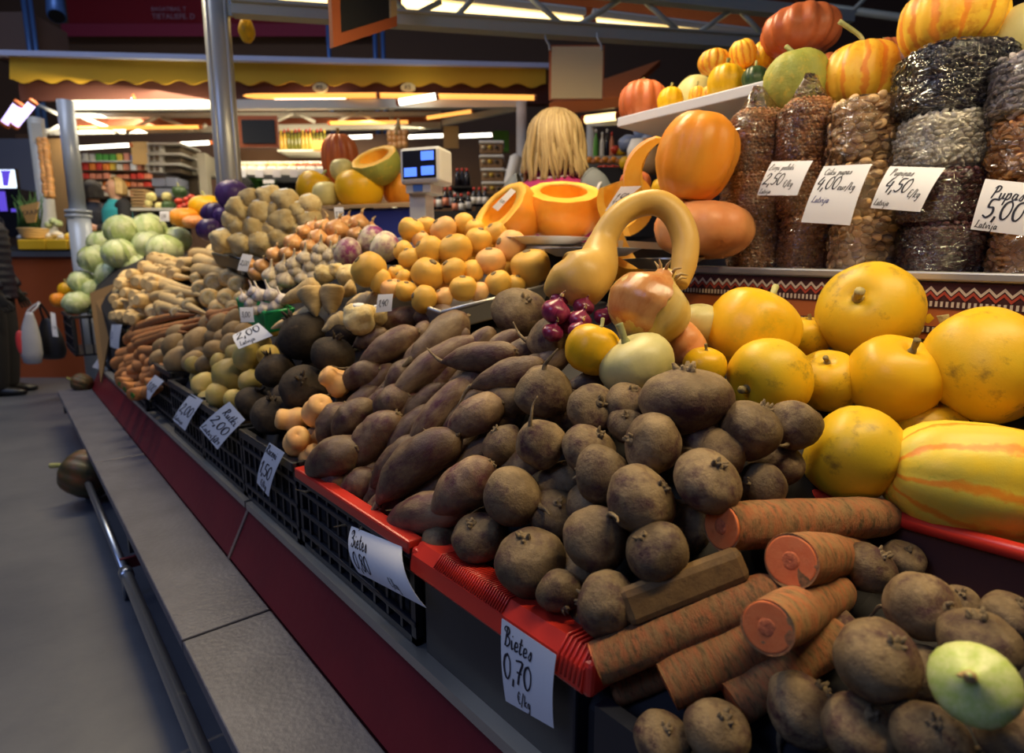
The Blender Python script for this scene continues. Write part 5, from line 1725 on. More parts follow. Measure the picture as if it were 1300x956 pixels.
for cs_, D_, txt, lab in (([(304, 390), (321, 390), (323, 409), (306, 409)], 1.78, '3,00', 'price card on the green garlic basket'), ([(480, 374), (499, 373), (497, 395), (477, 397)], 1.42, '1,40', 'price card reading 1,40 at the corner of the swede tray'),
                           ([(308, 322), (321, 324), (314, 345), (301, 343)], 2.1, '2,00', 'price card on the rim of the celeriac tray'), ([(424, 263), (436, 263), (437, 281), (426, 281)], 2.6, '1,20', 'price card stuck on the brown cardboard box'),
                           ([(64, 396), (70, 398), (74, 428), (67, 427)], 4.15, '0,50', 'narrow price card on the cabbage crate'), ([(143, 428), (150, 434), (128, 470), (117, 466)], 4.0, '0,60', 'price card hanging below the brown paper sheet'),
                           ([(203, 268), (215, 268), (215, 281), (203, 281)], 3.9, '1,00', 'price card on the far green gourds'),
                           ([(649, 239), (655, 243), (632, 268), (625, 263)], 1.78, '1,20', 'price card lying on the halved pumpkin on its side'), ([(788, 237), (815, 236), (780, 266), (768, 268)], 1.55, '1,50', 'price card on the orange pumpkin wedge')):
    card([dep(q[0], q[1], D_) for q in cs_], [(txt, .12, .66, .34, .1, 'ink')], lab, curl=.002)
# brown paper sheet between cabbages and parsnips
a_ = [dep(114, 372, 4.0), dep(150, 358, 3.9), dep(140, 420, 3.75), dep(128, 486, 3.75)]
bk = [q + FH * .012 for q in a_]
o = MB().add(a_ + bk, [(3, 2, 1, 0), (4, 5, 6, 7), (0, 1, 5, 4), (1, 2, 6, 5), (2, 3, 7, 6), (3, 0, 4, 7)]).build('paper_board', 'kraft')
tag(o, 'brown board tapering downwards between cabbages and parsnips', 'board')

# pumpkins on the floor by the rail
for (px, py, w_, D_, lab) in ((112, 601, 62, 2.62, 'dark ribbed green brown pumpkin on the floor at the rail end'), (104, 486, 24, 3.95, 'dark red pumpkin on the floor past the ledge end')):
    at('darkp', px, py, w_, w_, D_, 0, lab, 160, 10)
    o = COL.objects[-1]
for ob in COL.objects:
    if ob.get('label', '').startswith(('dark ribbed green brown', 'dark red pumpkin on the floor')):
        me = ob.data.copy(); me.materials[0] = MATS.get('floor_pumpkin_skin') or skin('floor_pumpkin_skin', (.045, .05, .02), (.10, .055, .025), (.14, .05, .02), 3, .45, 3, .45, .2, 10); ob.data = me

# ------------------------------------------------------------------ own stall frame
post = thing('stall_post', fpt(294, 300, 3.2) * 1, 'tall grey steel post of the stall rising beside the hanging gourds', 'post')
pz = fpt(292, 240, 3.2)
MB().tube([Vector((pz.x, pz.y, 0)), Vector((pz.x, pz.y, 3.2))], .062, 20).build('tube', 'grey_post', post, True)
for k in range(4):
    a = k * PI / 2 + .5
    d = Vector((math.cos(a), math.sin(a), 0)) * .058
    MB().tube([Vector((pz.x, pz.y, .0)) + d, Vector((pz.x, pz.y, 3.2)) + d], .012, 8).build('fluting', 'grey_post', post, True)
pl_ = fpt(300, 6, 3.2)
MB().fbox(fpt(318, 20, 3.18), .13, .02, .32).build('perforated_plate', plain('plate_cream', (.50, .46, .30), .5, .2), post)
for (px, py) in ((293, 3), (306, 9), (318, 3), (330, 10), (338, 2), (312, 16), (326, 17)):
    c = fpt(px, py, 3.175)
    MB().tube([c, c + FH * .006], .010, 8).build('hole', 'scale_black', post)

tr = thing('stall_truss', fpt(640, 40, 3.3), 'grey green steel truss of the stall above the scale', 'truss')


def beamp(px, py):           # the truss runs from the post towards the shelf end
    k = (px - 290) / (975 - 290)
    return fpt(px, py, 3.1 + .5 * k)


def sbeam(name, mat, pts, h, d, parent):
    A0, A1 = pts
    ax = (A1 - A0); ax.z = 0; sdv = ax.normalized().cross(ZZ)
    m = MB().hexa([A0 - sdv * d, A0 + sdv * d, A1 + sdv * d, A1 - sdv * d, A0 - sdv * d + ZZ * h, A0 + sdv * d + ZZ * h, A1 + sdv * d + ZZ * h, A1 - sdv * d + ZZ * h])
    return m.build(name, mat, parent)


sbeam('lower_chord', 'beam_paint', (beamp(296, 20), beamp(985, 66)), .072, .035, tr)
sbeam('chord_lip', 'beam_paint', (beamp(296, 6), beamp(985, 51)), .010, .05, tr)
sbeam('upper_chord', 'beam_paint', (beamp(300, -52), beamp(1080, 30)), .06, .03, tr)
for (xa, ya_, xb, yb_) in ((560, 2, 512, 26), (612, -15, 574, 27), (671, -5, 714, 32), (793, -4, 731, 34), (812, -4, 866, 44), (929, 12, 881, 46), (940, 14, 970, 46), (520, 20, 480, -20)):
    bar('diagonal', 'beam_paint', beamp(xa, ya_), beamp(xb, yb_), .014, tr)


def tube_lamp(p0, p1, r, mat, label, group, housing=True):
    c = (p0 + p1) / 2
    t = thing('tube_lamp', c, label, 'lamp', group)
    MB().tube([p0, p1], r, 10).build('tube', mat, t, True)
    if housing:
        MB().tube([p0 + ZZ * r * 1.9, p1 + ZZ * r * 1.9], r * 1.1, 6).build('housing', 'white_steel', t)
    for q in (p0, p1):
        d = (p1 - p0).normalized() * .015
        MB().tube([q - d, q + d], r * 1.15, 10).build('end_cap', 'orange_wood', t, True)
    return t


tube_lamp(fpt(506, 4, 3.7), fpt(742, 30, 3.95), .030, 'tube_warm', 'long glowing warm tube lamp behind the stall truss, next to the chalkboard', None)
tube_lamp(fpt(752, 31, 3.96), fpt(985, 58, 4.2), .030, 'tube_warm', 'long glowing warm tube lamp behind the truss, ending at the pumpkin shelf', None)
tube_lamp(fpt(330, -4, 3.55), fpt(420, 4, 3.62), .025, 'tube_warm', 'short glowing tube lamp behind the hanging gourds', None)
for (x0, y0, z0) in ((.98, -.10, 2.07), (1.18, 1.35, 2.42), (.85, 4.0, 3.02)):
    tube_lamp(Vector((x0, y0 - .6, z0)), Vector((x0, y0 + .6, z0)), .016, 'tube_warm', 'warm tube lamp under the stall canopy above the counter', 'canopy lamps above the counter')
# reddish soffit board
a_ = [fpt(470, -30, 3.9), fpt(1010, -8, 4.3), fpt(1040, 42, 4.5), fpt(480, -4, 4.1)]
o = MB().add(a_ + [q + FH * .04 for q in a_], [(3, 2, 1, 0), (4, 5, 6, 7), (0, 1, 5, 4), (1, 2, 6, 5), (2, 3, 7, 6), (3, 0, 4, 7)]).build('soffit_board', 'soffit')
tag(o, 'reddish brown canopy board above the glowing tube lamps', 'board')

# hanging chalkboard and paper sign
cb = thing('hanging_chalkboard', fpt(460, 62, 2.9), 'black chalkboard in an orange frame hanging from the truss', 'sign')
A_, B_, C_, D_ = fpt(421, 61, 2.75), fpt(502, 34, 3.05), fpt(500, -70, 3.05), fpt(416, -60, 2.75)
nb = (B_ - A_).cross(D_ - A_).normalized()
if nb.dot(CAM - A_) < 0: nb = -nb


def quadlerp(u, v_):
    return A_.lerp(B_, u).lerp(D_.lerp(C_, u), v_)


def slabq(u0, u1, v0, v1, f, th):
    q = [quadlerp(u0, v0), quadlerp(u1, v0), quadlerp(u1, v1), quadlerp(u0, v1)]
    return MB().hexa([x + nb * (f - th) for x in q] + [x + nb * f for x in q])


slabq(.06, .94, .06, .94, .0, .01).build('slate', 'chalkboard', cb)
slabq(0, 1, 0, .13, .012, .024).build('frame_bar', 'orange_wood', cb)
slabq(0, 1, .9, 1, .012, .024).build('frame_bar', 'orange_wood', cb)
slabq(0, .12, .13, .9, .012, .024).build('frame_bar', 'orange_wood', cb)
slabq(.90, 1, .13, .9, .012, .024).build('frame_bar', 'light_wood', cb)
for (u0, v0, u1, v1) in ((.30, .62, .36, .50), (.36, .50, .44, .66), (.46, .56, .52, .60), (.52, .60, .50, .53)):
    bar('chalk_stroke', 'chalk', quadlerp(u0, v0) + nb * .002, quadlerp(u1, v1) + nb * .002, .004, cb, 5)
sg = thing('hanging_sign', fpt(732, 127, 3.3), 'blank cream paper sign in a thin red frame hanging from two hooks', 'sign')
fslab(697, 57, 767, 127, 3.35, .012).build('frame', 'orange_wood', sg)
fslab(700, 59, 765, 125, 3.344, .008).build('sheet', plain('cream_sheet', (.94, .70, .34), .7), sg)
for px in (697, 763):
    MB().tube(catmull([fpt(px - 5, 42, 3.36), fpt(px - 4, 50, 3.34), fpt(px, 57, 3.34), fpt(px + 1, 64, 3.34)], 4), .006, 6).build('hook', 'white_steel', sg, True)

# hanging gourds at the post
for (px, py, w_, l_, lab) in ((313, 34, 21, 38, 'small yellow pear shaped gourd hanging beside the post'), (346, 6, 30, 28, 'round yellow gourd hanging at the top beside the post')):
    D_ = 3.0
    s_ = w_ * D_ / FPX
    c = dep(px, py, D_)
    o = spawn('smallp', c, orient(ZZ, 20), (s_, s_, l_ * D_ / FPX / .95), var=1, label=lab)
    o.data = lathe('hanging_gourd', 'yellow_pumpkin_spotted', [(-.47, .02), (-.44, .25), (-.2, .48), (.02, .42), (.25, .24), (.42, .15), (.47, .05)], 24, 20, ribs=8, rd=.06, seed=5)
    cdn = MB().tube([(0, 0, .44), (0, 0, 1.4)], .02, 6).mesh('cord', 'kraft'); ch = bpy.data.objects.new('cord', cdn); COL.objects.link(ch); ch.parent = o
    for c_ in list(o.children):
        if c_.name.split('.')[0] in ('stem', 'blossom_scar'):
            bpy.data.objects.remove(c_)


# ------------------------------------------------------------------ far stall
def fA(px, py):             # point on the far stall front (its right end is a little further off)
    return fpt(px, py, 5.8 + .8 * px / 693)


aw = thing('stall_awning', fA(350, 110), 'yellow scalloped awning with pale blue edge over the far stall', 'awning')
mb = MB(); n = 19 * 10
for i in range(n + 1):
    x = 12 + (693 - 12) * i / n
    yt = 70 + 15.5 * x / 693
    yb = 100 + 6 * x / 693 + 5.5 * math.sin(PI * (i / 10)) ** 2
    a, b_ = fA(x, yt), fA(x, yb)
    mb.v += [a, b_, a + FH * .012, b_ + FH * .012]
for i in range(n):
    q = i * 4
    mb.f += [(q, q + 1, q + 5, q + 4), (q + 2, q + 6, q + 7, q + 3), (q + 1, q + 3, q + 7, q + 5)]
mb.build('valance', 'awning_yellow', aw)
sbeam('top_rail', 'awning_top', (fA(-10, 71), fA(700, 87)), .045, .03, aw)
mb = MB()
a_ = [fA(-10, 69), fA(700, 85), fA(720, 40) + FH * 2.2 - ZZ * .15, fA(-10, 25) + FH * 2.2 - ZZ * .15]
mb.add(a_ + [q + ZZ * .02 for q in a_], [(3, 2, 1, 0), (4, 5, 6, 7), (0, 1, 5, 4), (1, 2, 6, 5), (2, 3, 7, 6), (3, 0, 4, 7)]).build('roof_cloth', 'dark_fascia', aw)
sbeam('fascia', 'dark_fascia', (fA(14, 124) + FH * .12, fA(700, 128) + FH * .12), .20, .02, aw)
for px in (406, 518):
    c = fA(px, 111)
    MB().loft([(c, RT * .075, ZZ * .045), (c + FH * .02, RT * .075, ZZ * .045)], 20).build('number_plate', 'oval_plate', aw)
    flat_text('K5', 'plate_text', 'dark_fascia', c - FH * .004 - RT * .035 - ZZ * .018, .055, aw, RT, ZZ)
# steel frame of the far stall
fs = thing('far_stall_frame', fpt(380, 330, 6.3), 'pale steel frame of posts and trusses holding the far awning', 'stall frame')
sbeam('front_beam', 'white_steel', (fpt(92, 141, 5.9), fpt(668, 137, 6.6)), .085, .04, fs)
sbeam('soffit_board', 'soffit', (fpt(92, 166, 7.6), fpt(560, 160, 7.6)), .17, .02, fs)
sbeam('rear_beam', 'white_steel', (fpt(60, 172, 7.4), fpt(560, 163, 7.6)), .07, .03, fs)
sbeam('rear_beam', 'white_steel', (fpt(92, 150, 7.4), fpt(560, 148, 7.6)), .05, .03, fs)
sbeam('side_beam', 'white_steel', (fpt(520, 168, 8.2), fpt(655, 141, 6.6)), .06, .03, fs)
for (xa, ya_, xb, yb_) in ((105, 149, 150, 168), (160, 168, 198, 149), (205, 149, 245, 166), (252, 166, 262, 158), (352, 153, 372, 144), (378, 144, 400, 155), (430, 154, 450, 143), (456, 143, 476, 154), (540, 127, 566, 137), (588, 127, 566, 137), (50, 134, 76, 146), (75, 160, 55, 172)):
    bar('diagonal', 'white_steel', fpt(xa, ya_, 7.3), fpt(xb, yb_, 7.3), .022, fs)
for px, D_, r, zt, mt in ((662, 6.55, .055, 130, 'white_steel'), (499, 7.6, .035, 140, 'white_steel')):
    c = fpt(px, 200, D_)
    MB().tube([Vector((c.x, c.y, 0)), Vector((c.x, c.y, fpt(px, zt, D_).z))], r, 14).build('post', mt, fs, True)
ps = thing('collared_post', fpt(104, 350, 5.2), 'round blue grey post with a ring collar at the far stall corner', 'post')
c = fpt(97, 250, 5.2)
MB().tube([Vector((c.x, c.y, 0)), Vector((c.x, c.y, fpt(90, 270, 5.2).z))], .085, 18).build('lower_tube', 'post_paint', ps, True)
MB().tube([Vector((c.x, c.y, fpt(90, 270, 5.2).z)), Vector((c.x, c.y, fpt(80, 128, 5.2).z))], .062, 18).build('upper_tube', 'post_paint', ps, True)
for yy in (269, 275):
    z = fpt(90, yy, 5.2).z
    MB().tube([Vector((c.x, c.y, z - .012)), Vector((c.x, c.y, z + .012))], .098, 18).build('collar', 'post_paint', ps, True)
p2 = thing('rear_post', fpt(58, 290, 6.6), 'cream post carrying the plaited onion string', 'post')
c = fpt(54, 220, 6.6)
MB().tube([Vector((c.x, c.y, 0)), Vector((c.x, c.y, fpt(46, 150, 6.6).z))], .075, 14).build('tube', 'white_steel', p2, True)
MB().fbox(fpt(49, 182, 6.45), .055, .02, .2).build('bracket_plate', 'white_steel', p2)
st = thing('onion_string', fpt(60, 250, 6.4), 'plaited string of orange brown onions hanging on the cream post', 'onions')
rnd = random.Random(3)
for i in range(26):
    y = 178 + i * 2.8
    for dx in (-3.0, 3.2):
        c = fpt(54 + (y - 178) * .12 + dx + rnd.uniform(-1, 1), y + rnd.uniform(-1, 1), 6.38)
        vs, fcs = ellipsoid(.034, .034, .034, 10, 8)
        MB().add([q + c for q in vs], fcs).build('onion_bulb', 'onion_skin', st, True)
for (x0, y0, x1, y1, D_, r, m_, lab) in (
        (268, 130, 442, 126, 6.3, .032, 'tube_white', 'bright white tube lamp under the far awning beside the stall post'),
        (505, 130, 555, 122, 6.2, .03, 'tube_white', 'slanting bright tube lamp under the awning near the number plate'),
        (150, 134, 172, 124, 6.1, .035, 'tube_violet', 'slanting violet white tube lamp under the awning'),
        (6, 158, 24, 132, 5.4, .035, 'tube_violet', 'violet tube lamp at the awning end, outer one'),
        (18, 160, 42, 130, 5.4, .030, 'tube_violet', 'violet tube lamp at the awning end, inner one'),
        (96, 188, 166, 184, 8.4, .024, 'tube_white', 'white strip lamp above the shelves of packets'),
        (228, 183, 268, 181, 8.4, .024, 'tube_white', 'short white strip lamp beside the box stack'),
        (432, 175, 474, 173, 8.6, .024, 'tube_white', 'white strip lamp above the cut green pumpkin'),
        (516, 174, 564, 172, 8.6, .024, 'tube_white', 'white strip lamp above the scale'),
        (582, 173, 626, 171, 8.6, .024, 'tube_white', 'white strip lamp above the jar stack'),
        (92, 124, 480, 121, 6.25, .025, 'tube_orange', 'long dim orange lamp strip under the dark fascia'),
        (480, 121, 680, 124, 6.35, .025, 'tube_orange', 'orange lamp strip ending at the pale corner post'),
        (100, 163, 255, 161, 7.2, .02, 'tube_orange', 'dim orange strip along the rear truss'),
        (418, 156, 520, 155, 7.2, .02, 'tube_orange', 'dim orange strip over the bottles'),
        (540, 150, 600, 141, 7.0, .02, 'tube_orange', 'dim slanting orange strip near the side beam')):
    tube_lamp(fpt(x0, y0, D_), fpt(x1, y1, D_), r, m_, lab, None, housing=False)
area('far_stall_light', fpt(350, 138, 6.5), fpt(350, 350, 7.0), 4.0, .4, 85, (1, .84, .55))
area('far_stall_light', fpt(300, 172, 8.0), fpt(300, 260, 8.6), 4.0, .3, 70, (1, .86, .62))

# back wall and goods
plain('back_brown', (.10, .05, .025), .8); plain('tan_board', (.48, .28, .09), .7); plain('grey_board', (.36, .34, .28), .7)
o = fslab(30, 170, 760, 330, 9.6, .1).build('wall_stall_back', 'back_brown'); struct(o)
o = fslab(60, 176, 96, 330, 7.4, .08).build('side_board', 'kraft'); tag(o, 'brown side board behind the cream post', 'board')
cols = [('pk_red', (.60, .05, .03)), ('pk_orange', (.78, .22, .03)), ('pk_yellow', (.75, .52, .06)), ('pk_green', (.10, .35, .05)), ('pk_cream', (.66, .58, .42)), ('pk_salmon', (.70, .25, .14)), ('pk_blue', (.08, .16, .42)), ('pk_white', (.72, .70, .66)), ('pk_dark', (.08, .03, .03))]
for nme, c_ in cols:
    plain(nme, c_, .45)
sh = thing('packet_shelves', fpt(140, 255, 8.8), 'wall shelves full of bright packets behind the teal aproned woman', 'shelf')
fslab(92, 190, 192, 256, 9.1, .03).build('back_panel', 'back_brown', sh)
rows = [(194, 204, [4, 4, 4, 3, 3, 3, 2, 5, 6, 2, 2]), (206, 216, [0, 0, 1, 0, 1, 2, 4, 5, 7, 5, 4]), (219, 227, [5, 0, 5, 5, 5, 4, 5, 5, 0, 0, 5]), (229, 237, [4, 2, 2, 4, 1, 1, 1, 1, 5, 5, 0]), (240, 249, [0, 0, 5, 0, 4, 2, 5, 4, 5, 0, 4])]
for (y0, y1, cc) in rows:
    fslab(92, y1, 192, y1 + 1.4, 8.8, .28).build('shelf_board', 'white_steel' if y1 < 210 else 'back_brown', sh)
    for k, ci in enumerate(cc):
        x0 = 95 + k * 8.7
        q = fslab(x0 + rnd.uniform(0, 1), y0 + rnd.uniform(0, 2.5), x0 + 7.4, y1 + .1, 8.82 + rnd.uniform(0, .05), .09).build('packet', cols[ci][0], None, bevel=.01)
        tag(q, {0: 'bright red', 1: 'orange', 2: 'yellow', 3: 'green', 4: 'cream', 5: 'salmon red', 6: 'blue', 7: 'white', 8: 'dark'}[ci] + ' packet on the wall shelves behind the far counter', 'packet', 'packets on the wall shelves')
o = fslab(167, 180, 190, 209, 8.7, .03).build('tan_sign', 'tan_board'); tag(o, 'plain tan board hanging above the wall shelves', 'board')
# stack of clear boxes
plain('clear_box', (.58, .58, .56), .25); plain('box_contents', (.12, .09, .06), .7); plain('bin_blue', (.22, .25, .36), .4)
for k, y in enumerate((181, 194, 207)):
    t = thing('storage_box', fpt(208, y + 12, 7.0), 'clear lidded storage box, ' + ['topmost', 'middle', 'lowest'][k] + ' of the stack on the far counter', 'box', None)
    ew = fslab(187, y + 2, 206, y + 12, 6.9, .35).build('end_wall', 'clear_box', t)
    fslab(206, y + 2, 229, y + 12, 6.95, .35).build('contents', 'box_contents', t)
    fslab(186, y, 230, y + 2.2, 6.85, .42).build('lid', 'clear_box', t)
    for xx in (190, 197):
        fslab(xx, y + 4, xx + 4, y + 10, 6.88, .01).build('vent', 'box_contents', ew)
for k, (x0, x1, y0, y1) in enumerate(((192, 209, 226, 237), (210, 225, 225, 237), (196, 226, 239, 250))):
    o = fslab(x0, y0, x1, y1, 6.9, .25).build('plastic_bin', 'bin_blue', None, bevel=.01); tag(o, ['small bluish bin under the box stack, beside the dark figure', 'small bluish bin under the box stack, beside the grey boards', 'wide bluish bin under the two small ones'][k], 'bin')
o = fslab(228, 196, 262, 222, 7.2, .3).build('grey_partition', 'grey_board'); tag(o, 'grey board partition beside the storage boxes', 'partition')
o = fslab(229, 224, 252, 246, 7.25, .2).build('dark_carton', 'box_contents'); tag(o, 'dark open carton under the grey partition', 'box')
o = fslab(252, 194, 262, 250, 7.0, .1).build('partition_post', 'grey_board'); tag(o, 'grey upright post at the end of the partition', 'post')
t = thing('egg_tray_stack', fpt(176, 262, 6.6), 'stack of brown trays beside the blonde woman in teal', 'stack')
for k in range(6):
    fslab(164 + k * .4, 240 + k * 4, 184 - k * .3, 243 + k * 4, 6.6, .15).build('tray', 'cardboard', t, bevel=.01)
o = fslab(170, 266, 216, 300, 6.3, .4).build('dark_table', 'dark_board'); tag(o, 'dark far table under the trays and gourds', 'table')
o = fslab(166, 264, 236, 267, 6.2, .5).build('table_top', 'white_steel'); tag(o, 'pale top board of the dark far table', 'table top')
for (key, px, py, w_, var, lab) in (('darkp', 228, 244, 18, 0, 'dark green gourd on the far table'), ('darkp', 214, 262, 17, 0, 'dark mottled squash in front of the pale gourds'), ('creamp', 212, 250, 12, 1, 'pale round gourd beside the dark green gourd'),
                                    ('creamp', 203, 262, 11, 1, 'small pale gourd at the edge of the far table'), ('creamp', 192, 250, 12, 1, 'light green gourd beside the brown trays'), ('creamp', 189, 258, 9, 1, 'tiny pale gourd under the light green one')):
    put(key, px, py, w_, D=6.1, var=var, label=lab)
for (px, py) in ((227, 256), (235, 262), (243, 251), (241, 260), (230, 264), (247, 257), (238, 254)):
    put('tomato', px, py, 10, D=5.9)
put('ypumpg', 262, 264, 42, D=4.4, l=32, label='large yellow pumpkin beside the dark purple cabbage')
put('orangep', 234, 276, 36, D=4.3, l=24, label='flat orange pumpkin in front of the large yellow one')
put('orangep', 246, 282, 26, D=4.2, l=20, var=1, label='small orange pumpkin behind the cabbages')
# mushroom shelf and bottles
t = thing('white_shelf', fpt(355, 224, 6.6), 'white refrigerated shelf with foam trays of mushrooms', 'shelf')
fslab(296, 205, 418, 210, 7.0, .5).build('upper_board', 'white_foam', t)
fslab(296, 214, 418, 222, 6.4, .6).build('lower_board', 'white_foam', t)
fslab(296, 190, 418, 206, 7.5, .02).build('rear_panel', 'back_brown', t)
fslab(296, 222, 418, 262, 6.9, .4).build('dark_front', 'dark_board', t)
for k in range(5):
    x0 = 300 + k * 22
    fslab(x0 + 2, 216, x0 + 12, 225, 6.38, .012).build('shelf_label', 'paper', t)
for k in range(9):
    x0 = 301 + k * 12.6
    ft = thing('foam_tray', fpt(x0 + 5, 213, 6.55), 'small foam tray of mushrooms on the white shelf', 'tray', 'mushroom trays on the white shelf')
    fslab(x0, 211, x0 + 11, 214.5, 6.5, .2).build('tray', 'white_foam', ft, bevel=.008)
    for j in range(3):
        c = fpt(x0 + 2 + j * 3.5, 208.5 + (j % 2), 6.55)
        vs, fcs = ellipsoid(.028, .028, .022, 8, 6)
        MB().add([q + c for q in vs], fcs).build('mushroom', ['pk_cream', 'celeriac_skin', 'pk_salmon'][(k // 3) % 3], ft, True)


def bottle(px, y0, y1, D_, wpx, body, cap, lab, group, label_m=None):
    b_, tp = fpt(px, y1, D_), fpt(px, y0, D_)
    h = tp.z - b_.z
    r = wpx * D_ / 761 / 2
    t = thing('bottle', b_, lab, 'bottle', group)
    MB().loft([(b_ + ZZ * (h * f), RT * (r * k), FH * (r * k)) for f, k in ((0, .9), (.03, 1), (.55, 1), (.68, .75), (.76, .38), (.86, .34))], 12).build('glass', body, t, True)
    MB().tube([b_ + ZZ * h * .85, b_ + ZZ * h], r * .42, 10).build('cap', cap, t, True)
    if label_m:
        MB().loft([(b_ + ZZ * (h * f), RT * (r * 1.03), FH * (r * 1.03)) for f in (.12, .48)], 12).build('paper_label', label_m, t, True)


plain('oil_glass', (.16, .15, .02), .2); plain('gold_glass', (.55, .34, .05), .25); plain('dark_glass', (.012, .012, .02), .15)
for k in range(13):
    m_ = ['gold_glass', 'gold_glass', 'oil_glass', 'oil_glass', 'oil_glass', 'oil_glass', 'gold_glass'][k % 7]
    bottle(358 + k * 4.6, 165 - (k % 3), 190, 7.3, 4.4, m_, 'pk_red' if k % 3 else 'pk_yellow', ('golden' if m_ == 'gold_glass' else 'olive green') + ' oil bottle in the row behind the mushroom shelf', 'oil bottles')
o = fslab(352, 190, 420, 192, 7.1, .4).build('bottle_board', 'white_steel'); tag(o, 'thin board carrying the row of oil bottles', 'shelf')
o = fslab(396, 178, 414, 190, 7.0, .1).build('orange_packet', 'pk_orange'); tag(o, 'orange packet in front of the oil bottles', 'packet')
for k, (px, y0, y1, D_, lm) in enumerate([(581, 214, 236, 4.6, None), (587, 214, 236, 4.62, None), (593, 214, 236, 4.6, None), (602, 238, 262, 4.5, 'pk_white'), (609, 238, 262, 4.5, 'pk_white'), (616, 238, 262, 4.5, 'pk_white'), (566, 238, 264, 4.4, 'pk_salmon'), (572, 238, 264, 4.42, 'pk_white'), (558, 240, 266, 4.4, 'pk_white'), (580, 232, 254, 4.7, 'pk_white'), (589, 232, 254, 4.7, 'pk_white'), (552, 240, 266, 4.5, 'pk_salmon'), (595, 244, 268, 4.4, 'pk_white'), (586, 246, 270, 4.35, 'pk_white'), (578, 246, 270, 4.35, 'pk_salmon')]):
    bottle(px, y0, y1, D_, 8, 'dark_glass', 'pk_red', 'dark bottle with a red cap in the rows behind the scale' if not lm else 'dark bottle with a red cap and pale label in the rows behind the scale', 'dark bottles behind the scale', lm)
o = fslab(540, 268, 660, 300, 4.3, .6).build('bottle_stand', 'dark_board'); tag(o, 'dark stand under the bottles with red caps', 'stand')
o = fslab(572, 236, 600, 238, 4.55, .3).build('bottle_step', 'dark_board'); tag(o, 'narrow dark step carrying the upper bottles', 'stand')
for k, (x0, x1, y) in enumerate([(608, 640, 178), (608, 640, 196), (610, 641, 213), (611, 641, 230), (641, 660, 214), (641, 660, 226)]):
    t = thing('snack_tub', fpt((x0 + x1) / 2, y + 17, 5.2), 'clear tub of snacks with a white lid, ' + ['topmost of the tall stack', 'second from top in the tall stack', 'third from top in the tall stack', 'lowest of the tall stack', 'upper of the short stack', 'lower of the short stack'][k], 'tub')
    hh = 17 if k < 4 else 12
    fslab(x0 + 1, y + 3, x1 - 1, y + hh, 5.2, .18).build('tub', plain('snack_mix', (.26, .15, .07), .6) if k == 0 else 'snack_mix', t, bevel=.015)
    fslab(x0, y, x1, y + 4, 5.18, .22).build('lid', 'pk_white', t, bevel=.01)
    for j in range(3):
        c = fpt(x0 + 6 + j * 8, y + 9, 5.19)
        vs, fcs = ellipsoid(.022, .015, .016, 8, 6)
        MB().add([q + c for q in vs], fcs).build('snack', ['pk_cream', 'pk_yellow', 'box_contents'][j], t, True)
o = fslab(604, 247, 664, 275, 5.1, .4).build('tub_counter', 'dark_board'); tag(o, 'dark counter under the stacked snack tubs', 'counter')
o = fslab(563, 160, 582, 188, 6.8, .02).build('tan_sign', 'tan_board'); tag(o, 'blank tan sign hanging above the scale', 'sign')
o = fslab(626, 166, 646, 192, 7.6, .1).build('green_poster', 'pk_green'); tag(o, 'green poster behind the snack tubs', 'poster')
o = MB().tube([fpt(645, 236, 5.0), fpt(648, 232, 5.0), fpt(655, 200, 5.0), fpt(656, 196, 5.0)], [.05, .055, .05, .02], 12).build('white_bottle', 'pk_white', None, True); tag(o, 'plain white bottle beside the pale corner post', 'bottle')
t = thing('small_chalkboard', fpt(328, 186, 6.0), 'small chalkboard in an orange frame hanging under the far truss', 'sign')
fslab(303, 147, 353, 187, 6.05, .02).build('frame', 'orange_wood', t)
fslab(307, 152, 349, 182, 6.035, .01).build('slate', 'chalkboard', t)
ob = thing('onion_bunch', fpt(506, 190, 5.6), 'bunch of brown onions hanging above the cut green pumpkin', 'onions')
for k in range(12):
    c = fpt(496 + (k % 4) * 6 + rnd.uniform(-1, 1), 170 + (k // 4) * 7 + rnd.uniform(-1, 1), 5.6)
    vs, fcs = ellipsoid(.035, .035, .04, 10, 8)
    MB().add([q + c for q in vs], fcs).build('onion_bulb', 'onion_skin', ob, True)
MB().tube([fpt(504, 172, 5.6), fpt(506, 150, 5.6)], [.04, .01], 8).build('dry_stems', 'dry_husk', ob, True)
gp = thing('lettuce_pot', fpt(335, 250, 5.0), 'bunch of bright green lettuce with a white label behind the celeriac', 'lettuce')
for k in range(16):
    a = rnd.uniform(0, 2 * PI); c = fpt(335, 244, 5.0)
    d = RT * math.cos(a) + FH * math.sin(a)
    P0, P1 = c + d * .03, c + d * rnd.uniform(.10, .17) + ZZ * rnd.uniform(.0, .10)
    s_ = d.cross(ZZ) * .045
    MB().add([P0 - s_ * .4, P0 + s_ * .4, (P0 + P1) / 2 + s_ + ZZ * .05, (P0 + P1) / 2 - s_ + ZZ * .05, P1], [(0, 1, 2, 3), (3, 2, 4)]).build('leaf', 'greens', gp, True)
fslab(334, 228, 348, 233, 4.85, .004).build('plant_label', 'paper', gp)
o = fslab(285, 252, 400, 300, 4.9, .5).build('greens_table', 'dark_board'); tag(o, 'dark table under the green lettuce', 'table')

